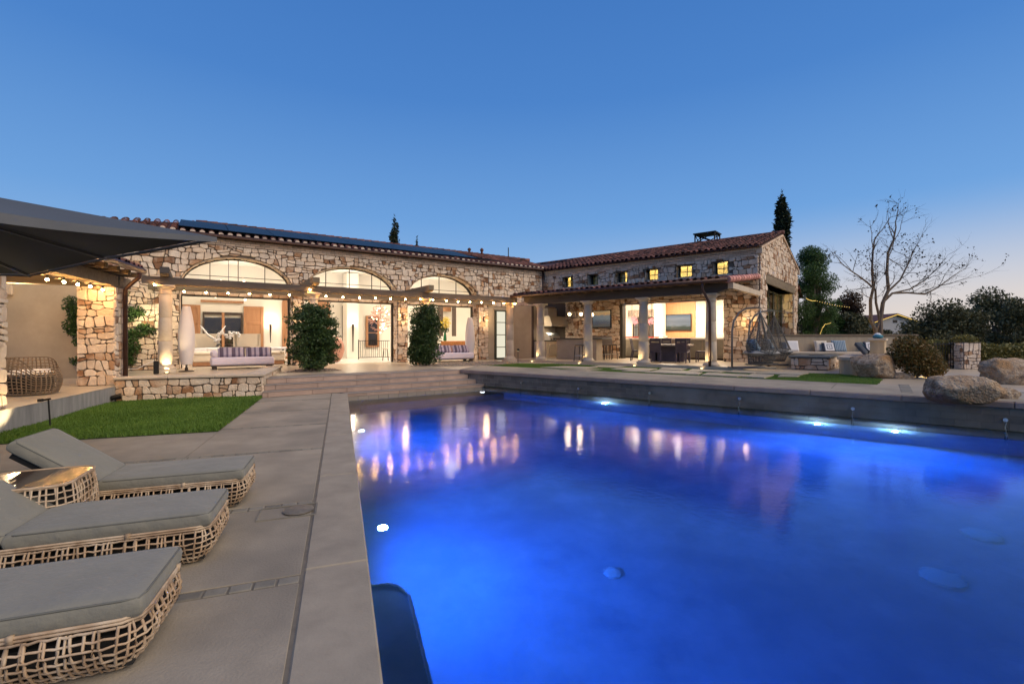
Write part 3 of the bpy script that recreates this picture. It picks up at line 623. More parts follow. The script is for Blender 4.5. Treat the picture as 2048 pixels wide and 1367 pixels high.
class Arch:
    def __init__(s, x0, x1, z0, zs, rise): s.x0, s.x1, s.z0, s.zs, s.r = x0, x1, z0, zs, rise; s.c = (x0 + x1) / 2; s.a = (x1 - x0) / 2
    def top(s, x): return s.zs + s.r * math.sqrt(max(0, 1 - ((x - s.c) / s.a) ** 2))
    def plane(s, x, z):
        if z < s.zs: return max((s.x0 - x, s.x0, z, -1, 0), (x - s.x1, s.x1, z, 1, 0))
        t = math.atan2((z - s.zs) / s.r, (x - s.c) / s.a); ex, ez = s.c + s.a * math.cos(t), s.zs + s.r * math.sin(t)
        nx, nz = math.cos(t) / s.a, math.sin(t) / s.r; k = math.hypot(nx, nz); nx /= k; nz /= k
        return ((x - ex) * nx + (z - ez) * nz, ex, ez, nx, nz)
def finish_poly(poly, gap, rng, amin):
    src = poly
    for k in range(len(src)):
        a, b = src[k], src[(k + 1) % len(src)]; ex, ez = b[0] - a[0], b[1] - a[1]; L = math.hypot(ex, ez)
        if L < 1e-5: continue
        n_ = (-ez / L, ex / L); g = gap * rng.uniform(.35, .7); poly = clip(poly, a[0] + n_[0] * g, a[1] + n_[1] * g, *n_)
        if len(poly) < 3: return None
    if area(poly) < amin: return None
    cc = []
    for k in range(len(poly)):
        a, b = poly[k], poly[(k + 1) % len(poly)]; L = math.hypot(a[0] - b[0], a[1] - b[1])
        if L < .012: cc.append(((a[0] + b[0]) / 2, (a[1] + b[1]) / 2)); continue
        c = min(.3, .022 / L); cc += [(a[0] * (1 - c) + b[0] * c, a[1] * (1 - c) + b[1] * c), (a[0] * c + b[0] * (1 - c), a[1] * c + b[1] * (1 - c))]
    return cc
def rubble(x0, x1, z0, z1, sx, sz, rng, holes=(), gap=.024, top=None, drop=.0):
    "roughly coursed rubble filling a rectangle: list of stone outlines"
    zs = [z0]
    while zs[-1] < z1 - sz * .5: zs.append(zs[-1] + sz * rng.uniform(.72, 1.38))
    zs[-1] = z1
    if len(zs) == 1: zs.append(z1)
    ph = rng.uniform(0, 6.28, (len(zs), 3)); fq = rng.uniform(.7, 1.5, (len(zs), 3)) * 2.2 / sx; outp = []
    def zb(j, x):
        if j == 0 or j == len(zs) - 1: return zs[j]
        return zs[j] + sz * (.13 * math.sin(fq[j][0] * x * .6 + ph[j][0]) + .11 * math.sin(fq[j][1] * x * 1.3 + ph[j][1]) + .08 * math.sin(fq[j][2] * x * 2.1 + ph[j][2]))
    for j in range(len(zs) - 1):
        h = zs[j + 1] - zs[j]; xs = [(x0, x0, x0)]; x = x0 + sx * rng.uniform(.3, 1)
        while x < x1 - sx * .3:
            d = rng.uniform(-.30, .30, 2) * sx * .55; xs.append((x + d[0], x, x + d[1])); x += sx * rng.choice([.55, .8, 1.0, 1.25, 1.6], p=[.18, .24, .26, .2, .12]) * rng.uniform(.88, 1.12)
        xs.append((x1, x1, x1))
        for (al, am, at_), (bl, bm, bt) in zip(xs, xs[1:]):
            if min(bl - al, bt - at_) < .03: continue
            cb, ct = (al + bl) / 2, (at_ + bt) / 2; mz = zs[j] + h * rng.uniform(.35, .65)
            P = [(al, zb(j, al)), (cb, zb(j, cb) - sz * .05 * rng.random()), (bl, zb(j, bl)), ((bl + bt) / 2 + sx * .05 * rng.random(), mz), (bt, zb(j + 1, bt)), (ct, zb(j + 1, ct) + sz * .05 * rng.random()), (at_, zb(j + 1, at_)), ((al + at_) / 2 - sx * .05 * rng.random(), mz)]
            # convex outline of the eight points
            Q = sorted(set(P)); lo, up = [], []
            for p in Q:
                while len(lo) > 1 and (lo[-1][0] - lo[-2][0]) * (p[1] - lo[-2][1]) - (lo[-1][1] - lo[-2][1]) * (p[0] - lo[-2][0]) <= 1e-9: lo.pop()
                lo.append(p)
            for p in Q[::-1]:
                while len(up) > 1 and (up[-1][0] - up[-2][0]) * (p[1] - up[-2][1]) - (up[-1][1] - up[-2][1]) * (p[0] - up[-2][0]) <= 1e-9: up.pop()
                up.append(p)
            base = lo[:-1] + up[:-1]; cx = sum(p[0] for p in base) / len(base); cz = sum(p[1] for p in base) / len(base); parts = [base]; r = rng.random()
            if r < .20 and h > sz * .8: tl = rng.uniform(-.25, .25); parts = [clip(base, cx, mz, -tl, 1), clip(base, cx, mz, tl, -1)]
            elif r < .30 and bl - al > sx: parts = [clip(base, cx, mz, 1, .3), clip(base, cx, mz, -1, -.3)]
            for poly in parts:
                if len(poly) < 3: continue
                for q in ((x0, cz, 1, 0), (x1, cz, -1, 0), (cx, z0, 0, 1), (cx, z1, 0, -1)): poly = clip(poly, *q) if len(poly) > 2 else []
                if len(poly) < 3: continue
                mx = sum(p[0] for p in poly) / len(poly); mz_ = sum(p[1] for p in poly) / len(poly); bad = False
                for hl in holes:
                    q = hl.plane(mx, mz_)
                    if q[0] < -.30 * min(sx, sz): bad = True; break
                    poly = clip(poly, *q[1:])
                    if len(poly) < 3: bad = True; break
                if bad: continue
                if top is not None:
                    for tq in top: poly = clip(poly, *tq) if len(poly) > 2 else []
                if len(poly) < 3: continue
                poly = finish_poly(poly, gap, rng, sx * sz * .04)
                if poly: outp.append(poly)
    return outp
class Stones:
    def __init__(s, parent, fr, mat=None): s.parent = parent; s.fr = fr; s.e = []; s.mat = mat or M['stone']
    def add(s, polys, fn, rng, th=.045):
        "fn(x, z, h) -> frame coordinates of a point h proud of the wall"
        for p in polys:
            n = len(p); cx = sum(q[0] for q in p) / n; cz = sum(q[1] for q in p) / n; t = th * rng.uniform(.6, 1.25)
            tilt = rng.uniform(-.06, .06, 2)
            r0 = [fn(x, z, -.01) for x, z in p]; r1 = [fn(x, z, t * .62) for x, z in p]
            r2 = [fn(cx + (x - cx) * .88, cz + (z - cz) * .88, t + (x - cx) * tilt[0] + (z - cz) * tilt[1]) for x, z in p]
            vs = r0 + r1 + r2
            fs = [(i, (i + 1) % n, n + (i + 1) % n, n + i) for i in range(n)] + [(n + i, n + (i + 1) % n, 2 * n + (i + 1) % n, 2 * n + i) for i in range(n)] + [tuple(range(2 * n, 3 * n))]
            c = s.fr.w(*fn(cx, cz, 0)); s.e.append((area(p) / max(4, (c.y ** 2 + c.x ** 2)), vs, fs, Vector(fn(cx, cz, 0)), float(rng.random())))
    def finish(s, limit=300, name="stone", rest="small_stones"):
        s.e.sort(key=lambda e: -e[0]); mb = MB()
        for k, (sc, vs, fs, c, t) in enumerate(s.e):
            if k < limit:
                b = MB(); b.add([Vector(v) - c for v in vs], fs, t); b.build(name, s.mat, s.parent, Matrix.Translation(c))
            else: mb.add(vs, fs, t)
        if mb.v: mb.build(rest, s.mat, s.parent, kind="stuff")
def tile_mesh():
    "one barrel tile: upper end at y = 0, runs down to -y"
    mb = MB(); L, n = .46, 6
    for sgn, r0, r1 in ((0, .085, .105),):
        vs = []
        for (y, r, dz) in ((0, .078, 0), (-L, .10, .012)):
            for k in range(n + 1):
                a = math.pi * k / n; vs.append((r * math.cos(a), y, dz + r * math.sin(a)))
        for k in range(n + 1):
            a = math.pi * k / n; vs.append((.082 * math.cos(a), -L, .012 + .080 * math.sin(a)))
        m = n + 1
        mb.add(vs, [(k, k + 1, m + k + 1, m + k) for k in range(n)] + [(m + k, m + k + 1, 2 * m + k + 1, 2 * m + k) for k in range(n)], .5)
    return mb
TILES = []
for k in range(6):
    me_ = tile_mesh().mesh("roof_tile", True); me_.attributes["tint"].data.foreach_set("value", [k / 5] * len(me_.vertices)); me_.materials.append(M['tile']); TILES.append(me_)
def roof_tiles(fr, parent, x0, x1, ye, ze, yr, zr, rng, limit=300, skip=None, pitch=.255, plug=False):
    "tiles on a slope rising from the eave (ye, ze) to (yr, zr)"
    L = math.hypot(yr - ye, zr - ze); ang = math.atan2(zr - ze, abs(yr - ye)); sg = 1 if yr > ye else -1
    rows = int(L / .38); ent = []
    for j in range(rows + 1):
        for i in range(int((x1 - x0) / pitch) + 1):
            x = x0 + (i + .5) * pitch + rng.uniform(-.012, .012); s_ = min(L - .02, .44 + j * .38) + rng.uniform(-.02, .02)
            if x > x1: continue
            if skip and skip(x, s_): continue
            y = ye + sg * s_ * math.cos(ang); z = ze + s_ * math.sin(ang) + .02 + rng.uniform(-.006, .01)
            w = fr.w(x, y, z); ent.append((w.y ** 2 + w.x ** 2, x, y, z, int(rng.integers(0, 6))))
    ent.sort(); mb = MB(); src = tile_mesh()
    B = Matrix.Rotation(ang, 4, 'X') if sg > 0 else Matrix.Rotation(math.pi, 4, 'Z') @ Matrix.Rotation(ang, 4, 'X')
    for k, (d, x, y, z, c) in enumerate(ent):
        Mx = Matrix.Translation((x, y, z)) @ B
        if k < limit: link_mesh("roof_tile", TILES[c], None, parent, Mx)
        else: mb.add([Mx @ Vector(v) for v in src.v], src.f, c / 5)
    pg = MB()
    if plug:
        for k in range(int((x1 - x0) / pitch)):
            x = x0 + (k + .5) * pitch; pg.prism_y([(x + .085 * math.cos(a * math.pi / 6), ze + .03 + .085 * math.sin(a * math.pi / 6)) for a in range(7)], ye - .03, ye)
        pg.build("eave_plugs", M['plug'], parent, kind="stuff")
    if mb.v: mb.build("tile_field", M['tile'], parent, smooth=True, kind="stuff")
def brick_band(fr, parent, x0, x1, z0, n, h, y, rng, L=.24, name="brick_frieze"):
    mb = MB()
    for j in range(n):
        x = x0 - (L / 2 if j % 2 else 0); pr = .012 * j
        while x < x1:
            a, b = max(x, x0), min(x + L, x1)
            if b - a > .03: mb.box(a + .005, b - .005, y - .02 - pr, y + .03, z0 + j * h + .004, z0 + (j + 1) * h - .004, .004, tint=float(rng.random()))
            x += L
    return mb.build(name, M['brick'], parent, kind="stuff")

# ------------------------------------------------------------------ main wing
rm = np.random.default_rng(11)
MW = thing("stone_house", FM.M, "long rubble stone wing with three wide arches and solar panels on its tile roof", "house")
XL = -22.0; TH = .78
AX = [(FM.a(359), FM.a(585)), (FM.a(607), FM.a(795)), (FM.a(815), FM.a(956))]
ARC = [Arch(a, b, PAT, 3.58, 1.22) for a, b in AX]
ZT = 5.5; XS = FM.a(976)            # stone gives way to stucco right of this, below the canopy
wall = MB(); rev = MB(); inner = MB()
def span(x0, x1, z0, z1, y, mb, flip=False):
    q = [(x0, y, z0), (x1, y, z0), (x1, y, z1), (x0, y, z1)]; mb.add(q, [(0, 1, 2, 3) if not flip else (3, 2, 1, 0)], .5)
edges = [XL] + [e for a in ARC for e in (a.x0, a.x1)] + [0.0]
for i in range(0, len(edges), 2):
    span(edges[i], edges[i + 1], 0, ZT, 0, wall); span(edges[i], edges[i + 1], 0, ZT, TH, inner, True)
for A in ARC:
    n = 28; xs = [A.c - A.a * math.cos(math.pi * k / n) for k in range(n + 1)]; tops = [A.top(x) for x in xs]
    for k in range(n):
        for mb, y, fl_ in ((wall, 0, False), (inner, TH, True)):
            q = [(xs[k], y, tops[k]), (xs[k + 1], y, tops[k + 1]), (xs[k + 1], y, ZT), (xs[k], y, ZT)]; mb.add(q, [(0, 1, 2, 3) if not fl_ else (3, 2, 1, 0)], .5)
        rev.add([(xs[k], 0, tops[k]), (xs[k + 1], 0, tops[k + 1]), (xs[k + 1], TH, tops[k + 1]), (xs[k], TH, tops[k])], [(0, 3, 2, 1)], .5)
    for x, s in ((A.x0, 1), (A.x1, -1)):
        rev.add([(x, 0, PAT - .1), (x, TH, PAT - .1), (x, TH, A.zs), (x, 0, A.zs)], [(0, 1, 2, 3) if s > 0 else (3, 2, 1, 0)], .5)
wl = wall.build("wall", M['mortar'], MW)
rev.build("reveal", M['mortar'], MW); inner.build("inner_wall", M['plaster'], MW)
ss = Stones(wl, FM)
ss.add(rubble(XL + 1.5, XS, PAT, 5.2, .27, .20, rm, ARC, .026), lambda x, z, h: (x, -h, z), rm, .07)
ss.add(rubble(XS, -.01, 3.3, 5.2, .27, .20, rm, ARC, .026), lambda x, z, h: (x, -h, z), rm, .07)
for A in ARC:     # stones on jambs and round the inside of the arch
    hj = A.zs - PAT
    ss.add(rubble(0.0, TH, PAT, A.zs, .24, .19, rm), (lambda x, z, h, X=A.x1: (X - h, x, z)), rm, .03)
    ss.add(rubble(0.0, TH, PAT, A.zs, .24, .19, rm), (lambda x, z, h, X=A.x0: (X + h, TH - x, z)), rm, .03)
    LL = math.pi * (A.a + A.r) / 2 * 1.02
    def onarch(u, v, h, A=A, LL=LL):
        t = math.pi * (1 - u / LL); nx, nz = math.cos(t) / A.a, math.sin(t) / A.r; k = math.hypot(nx, nz)
        return (A.c + A.a * math.cos(t) - nx / k * h, v, A.zs + A.r * math.sin(t) - nz / k * h)
    ss.add(rubble(0.0, LL, 0.0, TH * .62, .26, .17, rm), onarch, rm, .03)
    cl_ = MB().box(A.x0 + .3, A.x1 - .3, .26, .30, 3.585, 3.60).build('cove_light', M['sconce'], MW)
    lamp('AREA', FM.w(A.c, .20, 3.64), 5, (1, .80, .36), A.a * 1.7, FM.w(0, -.12, 1) - FM.w(0, 0, 0), sy=.05, name='arch_cove_light')
    # recessed stone header below the fanlight
    y_h = .52; hd = MB().box(A.x0, A.x1, y_h, TH - .02, 3.26, 3.58).build("header", M['mortar'], MW)
    hs_ = Stones(hd, FM); hs_.add(rubble(A.x0, A.x1, 3.27, 3.57, .42, .28, rm), lambda x, z, h: (x, y_h - h, z), rm, .03); hs_.finish(300)
ss.finish(300)
brick_band(FM, MW, XL + 1.5, -.02, 5.21, 3, .082, 0, rm, .34)
# stucco stretch with the glazed door
st = MB(); span(XS, 0, PAT - .1, 3.3, -.03, st); st.add([(XS, -.03, PAT - .1), (XS, 0, PAT - .1), (XS, 0, 3.3), (XS, -.03, 3.3)], [(0, 3, 2, 1)], .5); st.build("stucco_wall", M['stucco'], MW)
# fanlights: frame, glazing bars, each pane its own piece
for A in ARC:
    n = 28; y = .60; fm = MB(); wd = .055
    pts = [(A.c - A.a * math.cos(math.pi * k / n), A.zs + A.r * math.sin(math.pi * k / n)) for k in range(n + 1)]
    inn = [(A.c + (x - A.c) * (1 - wd / A.a), A.zs + (z - A.zs) * (1 - wd / A.r)) for x, z in pts]
    for k in range(n):
        fm.add([(pts[k][0], y, pts[k][1]), (pts[k + 1][0], y, pts[k + 1][1]), (inn[k + 1][0], y, inn[k + 1][1]), (inn[k][0], y, inn[k][1]),
                (inn[k][0], y + .06, inn[k][1]), (inn[k + 1][0], y + .06, inn[k + 1][1])], [(0, 3, 2, 1), (3, 4, 5, 2)], .5)
    fm.box(A.x0, A.x1, y, y + .06, 3.56, 3.63); zm = A.zs + A.r * .40
    vx = [A.c + A.a * f for f in (-.5, 0, .5)]
    for x in vx: fm.box(x - .014, x + .014, y + .005, y + .055, 3.6, A.top(x))
    dx = A.a * math.sqrt(1 - .4 ** 2); fm.box(A.c - dx, A.c + dx, y + .008, y + .05, zm - .012, zm + .012)
    win = fm.build("arched_window", M['frame'], MW)
    cols = [A.x0 + .05] + vx + [A.x1 - .05]
    for k in range(4):
        a, b = cols[k] + .02, cols[k + 1] - .02; m_ = 6; xs = [a + (b - a) * q / m_ for q in range(m_ + 1)]
        up = [(x, min(A.top(x) - .03, 9)) for x in xs]
        lo = [(x, 3.63) for x in xs]; mid = [(x, zm) for x in xs]
        for hi_, lo_ in (([(x, min(z, zm - .018)) for x, z in up], lo), ([(x, z) for x, z in up if z > zm + .02], None)):
            if lo_ is None:
                if len(hi_) < 2: continue
                poly = [(hi_[0][0], zm + .018), (hi_[-1][0], zm + .018)] + hi_[::-1]
            else: poly = [lo_[0], lo_[-1]] + [p for p in hi_[::-1]]
            MB().prism_y(poly, y + .025, y + .031).build("pane", M['glass'], win)
    # folded sliding-door stack at the right jamb
    sd = MB()
    for q in range(2): sd.box(A.x1 - .10, A.x1 - .04, .50 + .09 * q, .56 + .09 * q, PAT, 3.26)
    sd.box(A.x0 + .03, A.x0 + .07, .54, .7, PAT, 3.26); sd.box(A.x0, A.x1, .50, .7, 3.225, 3.262)
    sd.build("sliding_door_frame", M['frame'], MW)
# roof
YE, ZE, YR = -.24, 5.56, 4.4; ZR = ZE + .285 * (YR - YE)
XH = FM.a(392, YR); XE = XH - (YR - YE)
rf = MB(); rf.add([(XE, YE, ZE - .03), (2.0, YE, ZE - .03), (2.0, YR, ZR - .03), (XH, YR, ZR - .03), (XE, 2 * YR - YE, ZE), (2.0, 2 * YR - YE, ZE)], [(0, 1, 2, 3), (3, 2, 5, 4), (0, 3, 4)], .1)
rf.add([(XL, YE, ZE - .04), (0.2, YE, ZE - .04), (0.2, .05, ZE - .0), (XL, .05, ZE - .0)], [(0, 3, 2, 1)], .1)
roof = rf.build("roof", M['tile'], MW)
SX0, SX1 = FM.a(352, 1.0), FM.a(1010); SLP = math.hypot(YR - YE, ZR - ZE)
roof_tiles(FM, roof, XE + .2, .55, YE + .0, ZE, YR, ZR, rm, 300, plug=True, pitch=.30, skip=lambda x, s: x < XE + s * .96 or (SX0 < x < SX1 - max(0, s - 1) * .6 and .62 < s < 3.75))
rdg = MB()
x = XH
while x < 2:
    rdg.tube([(x, YR, ZR + .02), (x + .44, YR, ZR + .035)], [.10, .12], 8, tint=float(rm.random())); x += .4
rdg.build("ridge_tiles", M['tile'], roof, smooth=True, kind="stuff")
MB().box(XL, -.12, YE - .11, YE + .02, ZE - .10, ZE + .0, .03).build("gutter", M['bronze'], MW)
for px, hh in ((937, .42), (962, .5), (1015, .75)):
    xv = FM.a(px, YR - .4); MB().lathe([(.07, 0), (.07, hh * .6), (.11, hh * .65), (.11, hh * .85), (.04, hh)] if hh < .7 else [(.03, 0), (.03, hh)], 10, (xv, YR - .5, ZR - .15)).build("roof_vent", M['tile' if hh < .7 else 'metal'], roof)
ds = MB(); ds.tube([(-.16, -.1, 5.5), (-.16, -.1, 3.9)], .05, 8); ds.build("downspout", M['bronze'], MW, smooth=True)
# solar array on the slope
ang = math.atan2(ZR - ZE, YR - YE)
sa = thing("solar_array", FM.M @ Matrix.Translation((0, YE + .46 * math.cos(ang), ZE + .46 * math.sin(ang) + .13)) @ Matrix.Rotation(ang, 4, 'X'), "row of dark blue solar panels lying on the tile roof above the arches", "solar panels")
pw, ph = 1.62, 1.03
for j in range(3):
    x = SX0 + .1
    while x + pw < SX1 - j * .55:
        p_ = MB(); p_.box(x, x + pw - .02, j * ph, (j + 1) * ph - .02, 0, .035, .004).build("solar_panel", M['solar'], sa); x += pw
rl = MB()
for j in range(3):
    for q in (.25, .75): rl.box(SX0 + .1, SX1 - j * .55 - .3, (j + q) * ph - .02, (j + q) * ph + .02, -.14, -.005)
rl.build("rail", M['metal'], sa)
# room behind the arches: floor, back and side walls, ceiling
rmb = MB(); YB = 6.8
for q in ([(XL, YB, .4), (2, YB, .4), (2, YB, 5.4), (XL, YB, 5.4)], [(-19.2, TH, .4), (-19.2, YB, .4), (-19.2, YB, 5.4), (-19.2, TH, 5.4)], [(0.3, YB, .4), (0.3, TH, .4), (0.3, TH, 5.4), (0.3, YB, 5.4)], [(XL, TH, 5.35), (2, TH, 5.35), (2, YB, 5.35), (XL, YB, 5.35)]):
    rmb.add(q, [(0, 1, 2, 3)], .5)
rmb.build("inner_room", M['plaster'], MW)
MB().box(-19.2, .3, TH + .02, YB, PAT - .02, PAT + .006).build("room_floor", M['marble'], MW)
MB().box(-19.2, .3, .0, TH + .02, PAT - .02, PAT + .004).build("threshold", M['floor'], MW)
for x in (-16.2, -12.2, -8.2, -4.2, -1.6):
    lamp('AREA', FM.w(x, 2.2, 5.2), 160, (1, .89, .74), 1.6, (0, 0, -1), sy=1.6, name="ceiling_light")

for x in (-15.4, -10.2, -5.6): lamp('AREA', FM.w(x, 4.2, 3.5), 85, (1, .90, .76), 2.0, (0, 0, 1), name="room_fill_uplight")  # added upward wash for the upper room walls, no fixture of its own
# ------------------------------------------------------------------ side wing
rs = np.random.default_rng(23)
SWG = thing("side_house", FR.M, "stone side wing with gabled end, small high windows and a tiled lean-to terrace roof", "house")
XG, BG, ZE2 = 11.3, 8.6, 5.42; ZA = 6.66
SX = (FR.a(1240), FR.a(1448)); SZ = FR.z(1447, 596) - .02
WINS = []
for pr, p0, p1, y0, y1 in ((1125.7, 1136.8, 1144, 556.8, 573), (1176, 1186.4, 1194.5, 551.7, 568.7), (1230.6, 1241, 1252, 546.6, 564), (1290, 1300.3, 1313.5, 541, 558.5), (1352, 1365.6, 1381, 534, 553), (1425.7, 1436.9, 1455, 527, 547.5)):
    xa, xb = FR.a(pr), FR.a(p1) + .06; WINS.append(Rect(xa, xb, FR.z(p0, y1) - .02, FR.z(pr, y0) + .06))
holes = [Rect(SX[0], SX[1], COV - .2, SZ)] + WINS
TH2 = .5
w2 = MB(); gx = sorted(set([0, XG] + [e for h in holes for e in h.b[:2]]))
gz_ = sorted(set([0, 5.4] + [e for h in holes for e in h.b[2:]]))
for i in range(len(gx) - 1):
    for j in range(len(gz_) - 1):
        cx, cz = (gx[i] + gx[i + 1]) / 2, (gz_[j] + gz_[j + 1]) / 2
        if any(h.plane(cx, cz)[0] < 0 for h in holes): continue
        span(gx[i], gx[i + 1], gz_[j], gz_[j + 1], 0, w2)
for h in holes:
    a, b, c, d = h.b
    for q in ([(a, 0, c), (a, TH2, c), (a, TH2, d), (a, 0, d)], [(b, TH2, c), (b, 0, c), (b, 0, d), (b, TH2, d)], [(a, 0, d), (a, TH2, d), (b, TH2, d), (b, 0, d)], [(a, TH2, c), (a, 0, c), (b, 0, c), (b, TH2, c)]): w2.add(q, [(0, 1, 2, 3)], .5)
w2l = w2.build("wall", M['mortar'], SWG)
s2 = Stones(w2l, FR)
s2.add(rubble(1.5, XG - .02, COV - .1, 5.12, .27, .20, rs, holes), lambda x, z, h: (x, -h, z), rs, .07)
s2.add(rubble(  .05, 1.5, 3.6, 5.12, .275, .195, rs, holes), lambda x, z, h: (x, -h, z), rs, .07)
for h in WINS: s2.add(rubble(0, .36, h.b[2], h.b[3], .2, .2, rs), (lambda x, z, hh, X=h.b[0]: (X + hh, .36 - x, z)), rs, .02)
s2.add(rubble(0, TH2, COV, SZ, .24, .26, rs), lambda x, z, h: (SX[1] - h, x, z), rs, .03)
s2.finish(300)
brick_band(FR, SWG, .05, XG + .03, 5.10, 3, .07, 0, rs, .3)
so = MB(); x = .05
while x < XG + .05: so.box(x + .004, x + .058, -.09, .02, 5.32, 5.44, .004, tint=.8 + .2 * float(rs.random())); x += .064
so.build("soldier_course", pm("pale_brick", (.62, .53, .44), (.5, .42, .34), 9, .85, .2, 60, tint=.15), SWG, kind="stuff")
MB().box(0, XG, .0, .5, 5.40, 5.46).build("wall_plate", M['mortar'], SWG)
for h in WINS:      # small clerestory windows
    a, b, c, d = h.b; f = MB(); y = .36; w_ = .035
    f.box(a, b, y, y + .05, c, c + w_ + .02); f.box(a, b, y, y + .05, d - w_, d); f.box(a, a + w_ + .05, y, y + .05, c, d); f.box(b - w_, b, y, y + .05, c, d)
    xm, zm = (a + b) / 2 + .02, (c + d) / 2; f.box(xm - .012, xm + .012, y + .005, y + .045, c, d); f.box(a, b, y + .006, y + .044, zm - .012, zm + .012)
    f.box(a - .0, b, .02, y, d - .04, d - .004)
    wn = f.build("window", M['frame'], SWG)
    for xx in ((a + w_, xm), (xm, b - w_)):
        for zz in ((c, zm), (zm, d)): MB().box(xx[0], xx[1], y + .022, y + .028, zz[0], zz[1]).build("pane", M['amberglass'], wn)
# gable end
FG = Fr(FR.w(XG, 0), 49.5)
gw0, gw1 = FG.a(1533), FG.a(1586); gzl = FG.z(1535.6, 568)
GT = MB(); gh = Rect(gw0, gw1, PAT, gzl)
def gtop(b): return 5.44 + (ZA - 5.44) * (1 - abs(b - BG / 2) / (BG / 2))
for a, b, lo in ((0, gw0, .3), (gw0, BG / 2, gzl), (BG / 2, gw1, gzl), (gw1, BG, .3)):
    if b > a: GT.add([(a, 0, lo), (b, 0, lo), (b, 0, gtop(b)), (a, 0, gtop(a))], [(0, 1, 2, 3)], .5)
for q in ([(gw0, 0, .3), (gw0, .7, .3), (gw0, .7, gzl), (gw0, 0, gzl)], [(gw1, .7, .3), (gw1, 0, .3), (gw1, 0, gzl), (gw1, .7, gzl)], [(gw0, 0, gzl), (gw0, .7, gzl), (gw1, .7, gzl), (gw1, 0, gzl)]): GT.add(q, [(0, 1, 2, 3)], .5)
toF = FR.I @ FG.M
gab = GT.build("gable_wall", M['mortar'], SWG, toF)
s3 = Stones(gab, FG)
sl = (ZA - 5.44) / (BG / 2); nn = math.hypot(1, sl)
tops = [(0, 5.40, sl / nn, -1 / nn), (BG, 5.40, -sl / nn, -1 / nn)]
lint = Rect(gw0 - .3, gw1 + .3, gzl - .01, gzl + .42)
s3.add(rubble(.0, BG, PAT, ZA, .26, .20, rs, [gh, lint], top=tops), lambda x, z, h: (x, -h, z), rs)
s3.add(rubble(0, .7, PAT, gzl, .26, .27, rs), lambda x, z, h: (gw1 - h, x, z), rs, .03)
s3.finish(240)
MB().box(gw0 - .3, gw1 + .3, -.05, .66, gzl + .0, gzl + .40, .02).build("lintel", M['beam'], SWG, toF)
gf = MB()
nv = 6; y = max(.12, (gw1 - FG.a(1566)) * .2); print('gable', gw0, gw1, y)
for k in range(nv + 1):
    x = gw0 + (gw1 - gw0) * k / nv; ww = .07 if k % 2 == 0 else .025; gf.box(max(x - ww, gw0), min(x + ww, gw1), y, y + .07, PAT, gzl)
for z in (PAT + .9, PAT + 1.75, PAT + 2.6, gzl - .08): gf.box(gw0, gw1, y + .004, y + .066, z - .025, z + .025)
gwn = gf.build("window", M['greenframe'], SWG, toF)
for k in range(nv):
    a = gw0 + (gw1 - gw0) * k / nv + .05; b = gw0 + (gw1 - gw0) * (k + 1) / nv - .04
    for z0, z1 in ((PAT, PAT + .88), (PAT + .92, PAT + 1.73), (PAT + 1.77, PAT + 2.58), (PAT + 2.62, gzl - .1)): MB().box(a, b, y + .03, y + .036, z0, z1).build("pane", M['amberglass'], gwn)
rk = MB()     # brick edge following the rake, and corbels
for s_ in (0, 1):
    n = 26
    for k in range(n):
        u = (k + .5) / n; b = u * BG / 2 if s_ == 0 else BG - u * BG / 2; z = gtop(b)
        c = MB().box(-.08, .08, -.10, .04, -.05, .03, .006)
        Mx = Matrix.Translation((b, 0, z)) @ Matrix.Rotation(-math.atan(sl) if s_ == 0 else math.atan(sl), 4, 'Y'); rk.add([Mx @ Vector(v) for v in c.v], c.f, float(rs.random()))
rk.build("rake_bricks", M['brick'], SWG, toF, kind="stuff")
for b in (-.1, BG - .02): MB().box(b, b + .16, -.12, .12, 5.16, 5.42, .015).build("corbel", M['limestone'], SWG, toF)
lean = MB(); lean.add([(BG, .1, .3), (BG + 1.1, .1, .3), (BG + 1.1, .1, 4.0), (BG, .1, 4.45)], [(0, 1, 2, 3)], .5); lean.add([(BG + 1.1, .1, .3), (BG + 1.1, 4, .3), (BG + 1.1, 4, 4.0), (BG + 1.1, .1, 4.0)], [(0, 1, 2, 3)], .5)
ln = lean.build("lean_to_wall", M['mortar'], SWG, toF); s4 = Stones(ln, FG)
s4.add(rubble(BG, BG + 1.1, PAT, 4.4, .34, .28, rs, top=[(BG, 4.45, -.4, -1)]), lambda x, z, h: (x, .1 - h, z), rs); s4.finish(60)
MB().prism_y([(BG, 4.46), (BG + 1.35, 3.92), (BG + 1.35, 4.0), (BG, 4.56)], -.1, 4).build("lean_to_roof", M['tile'], SWG, toF)
# roof of the wing
YE2 = -.30; rr = MB(); hf = BG / 2; ze = 5.44
zr2 = ze + .285 * (hf - YE2)
rr.add([(-6, YE2, ze), (XG + .1, YE2, ze), (XG + .1, hf, zr2), (-6, hf, zr2), (-6, BG - YE2, ze), (XG + .1, BG - YE2, ze)], [(0, 1, 2, 3), (3, 2, 5, 4)], .1)
rr.add([(0, YE2, ze - .01), (XG + .1, YE2, ze - .01), (XG + .1, 0.1, ze + .0), (0, 0.1, ze + .0)], [(0, 3, 2, 1)], .1)
roof2 = rr.build("roof", M['tile'], SWG)
roof_tiles(FR, roof2, -.6, XG + .12, YE2 - .03, ze + .01, hf, zr2, rs, 300)
rd = MB(); x = -5
while x < XG + .1: rd.tube([(x, hf, zr2 + .02), (x + .44, hf, zr2 + .04)], [.12, .10], 8, tint=float(rs.random())); x += .4
rd.build("ridge_tiles", M['tile'], roof2, smooth=True, kind="stuff")
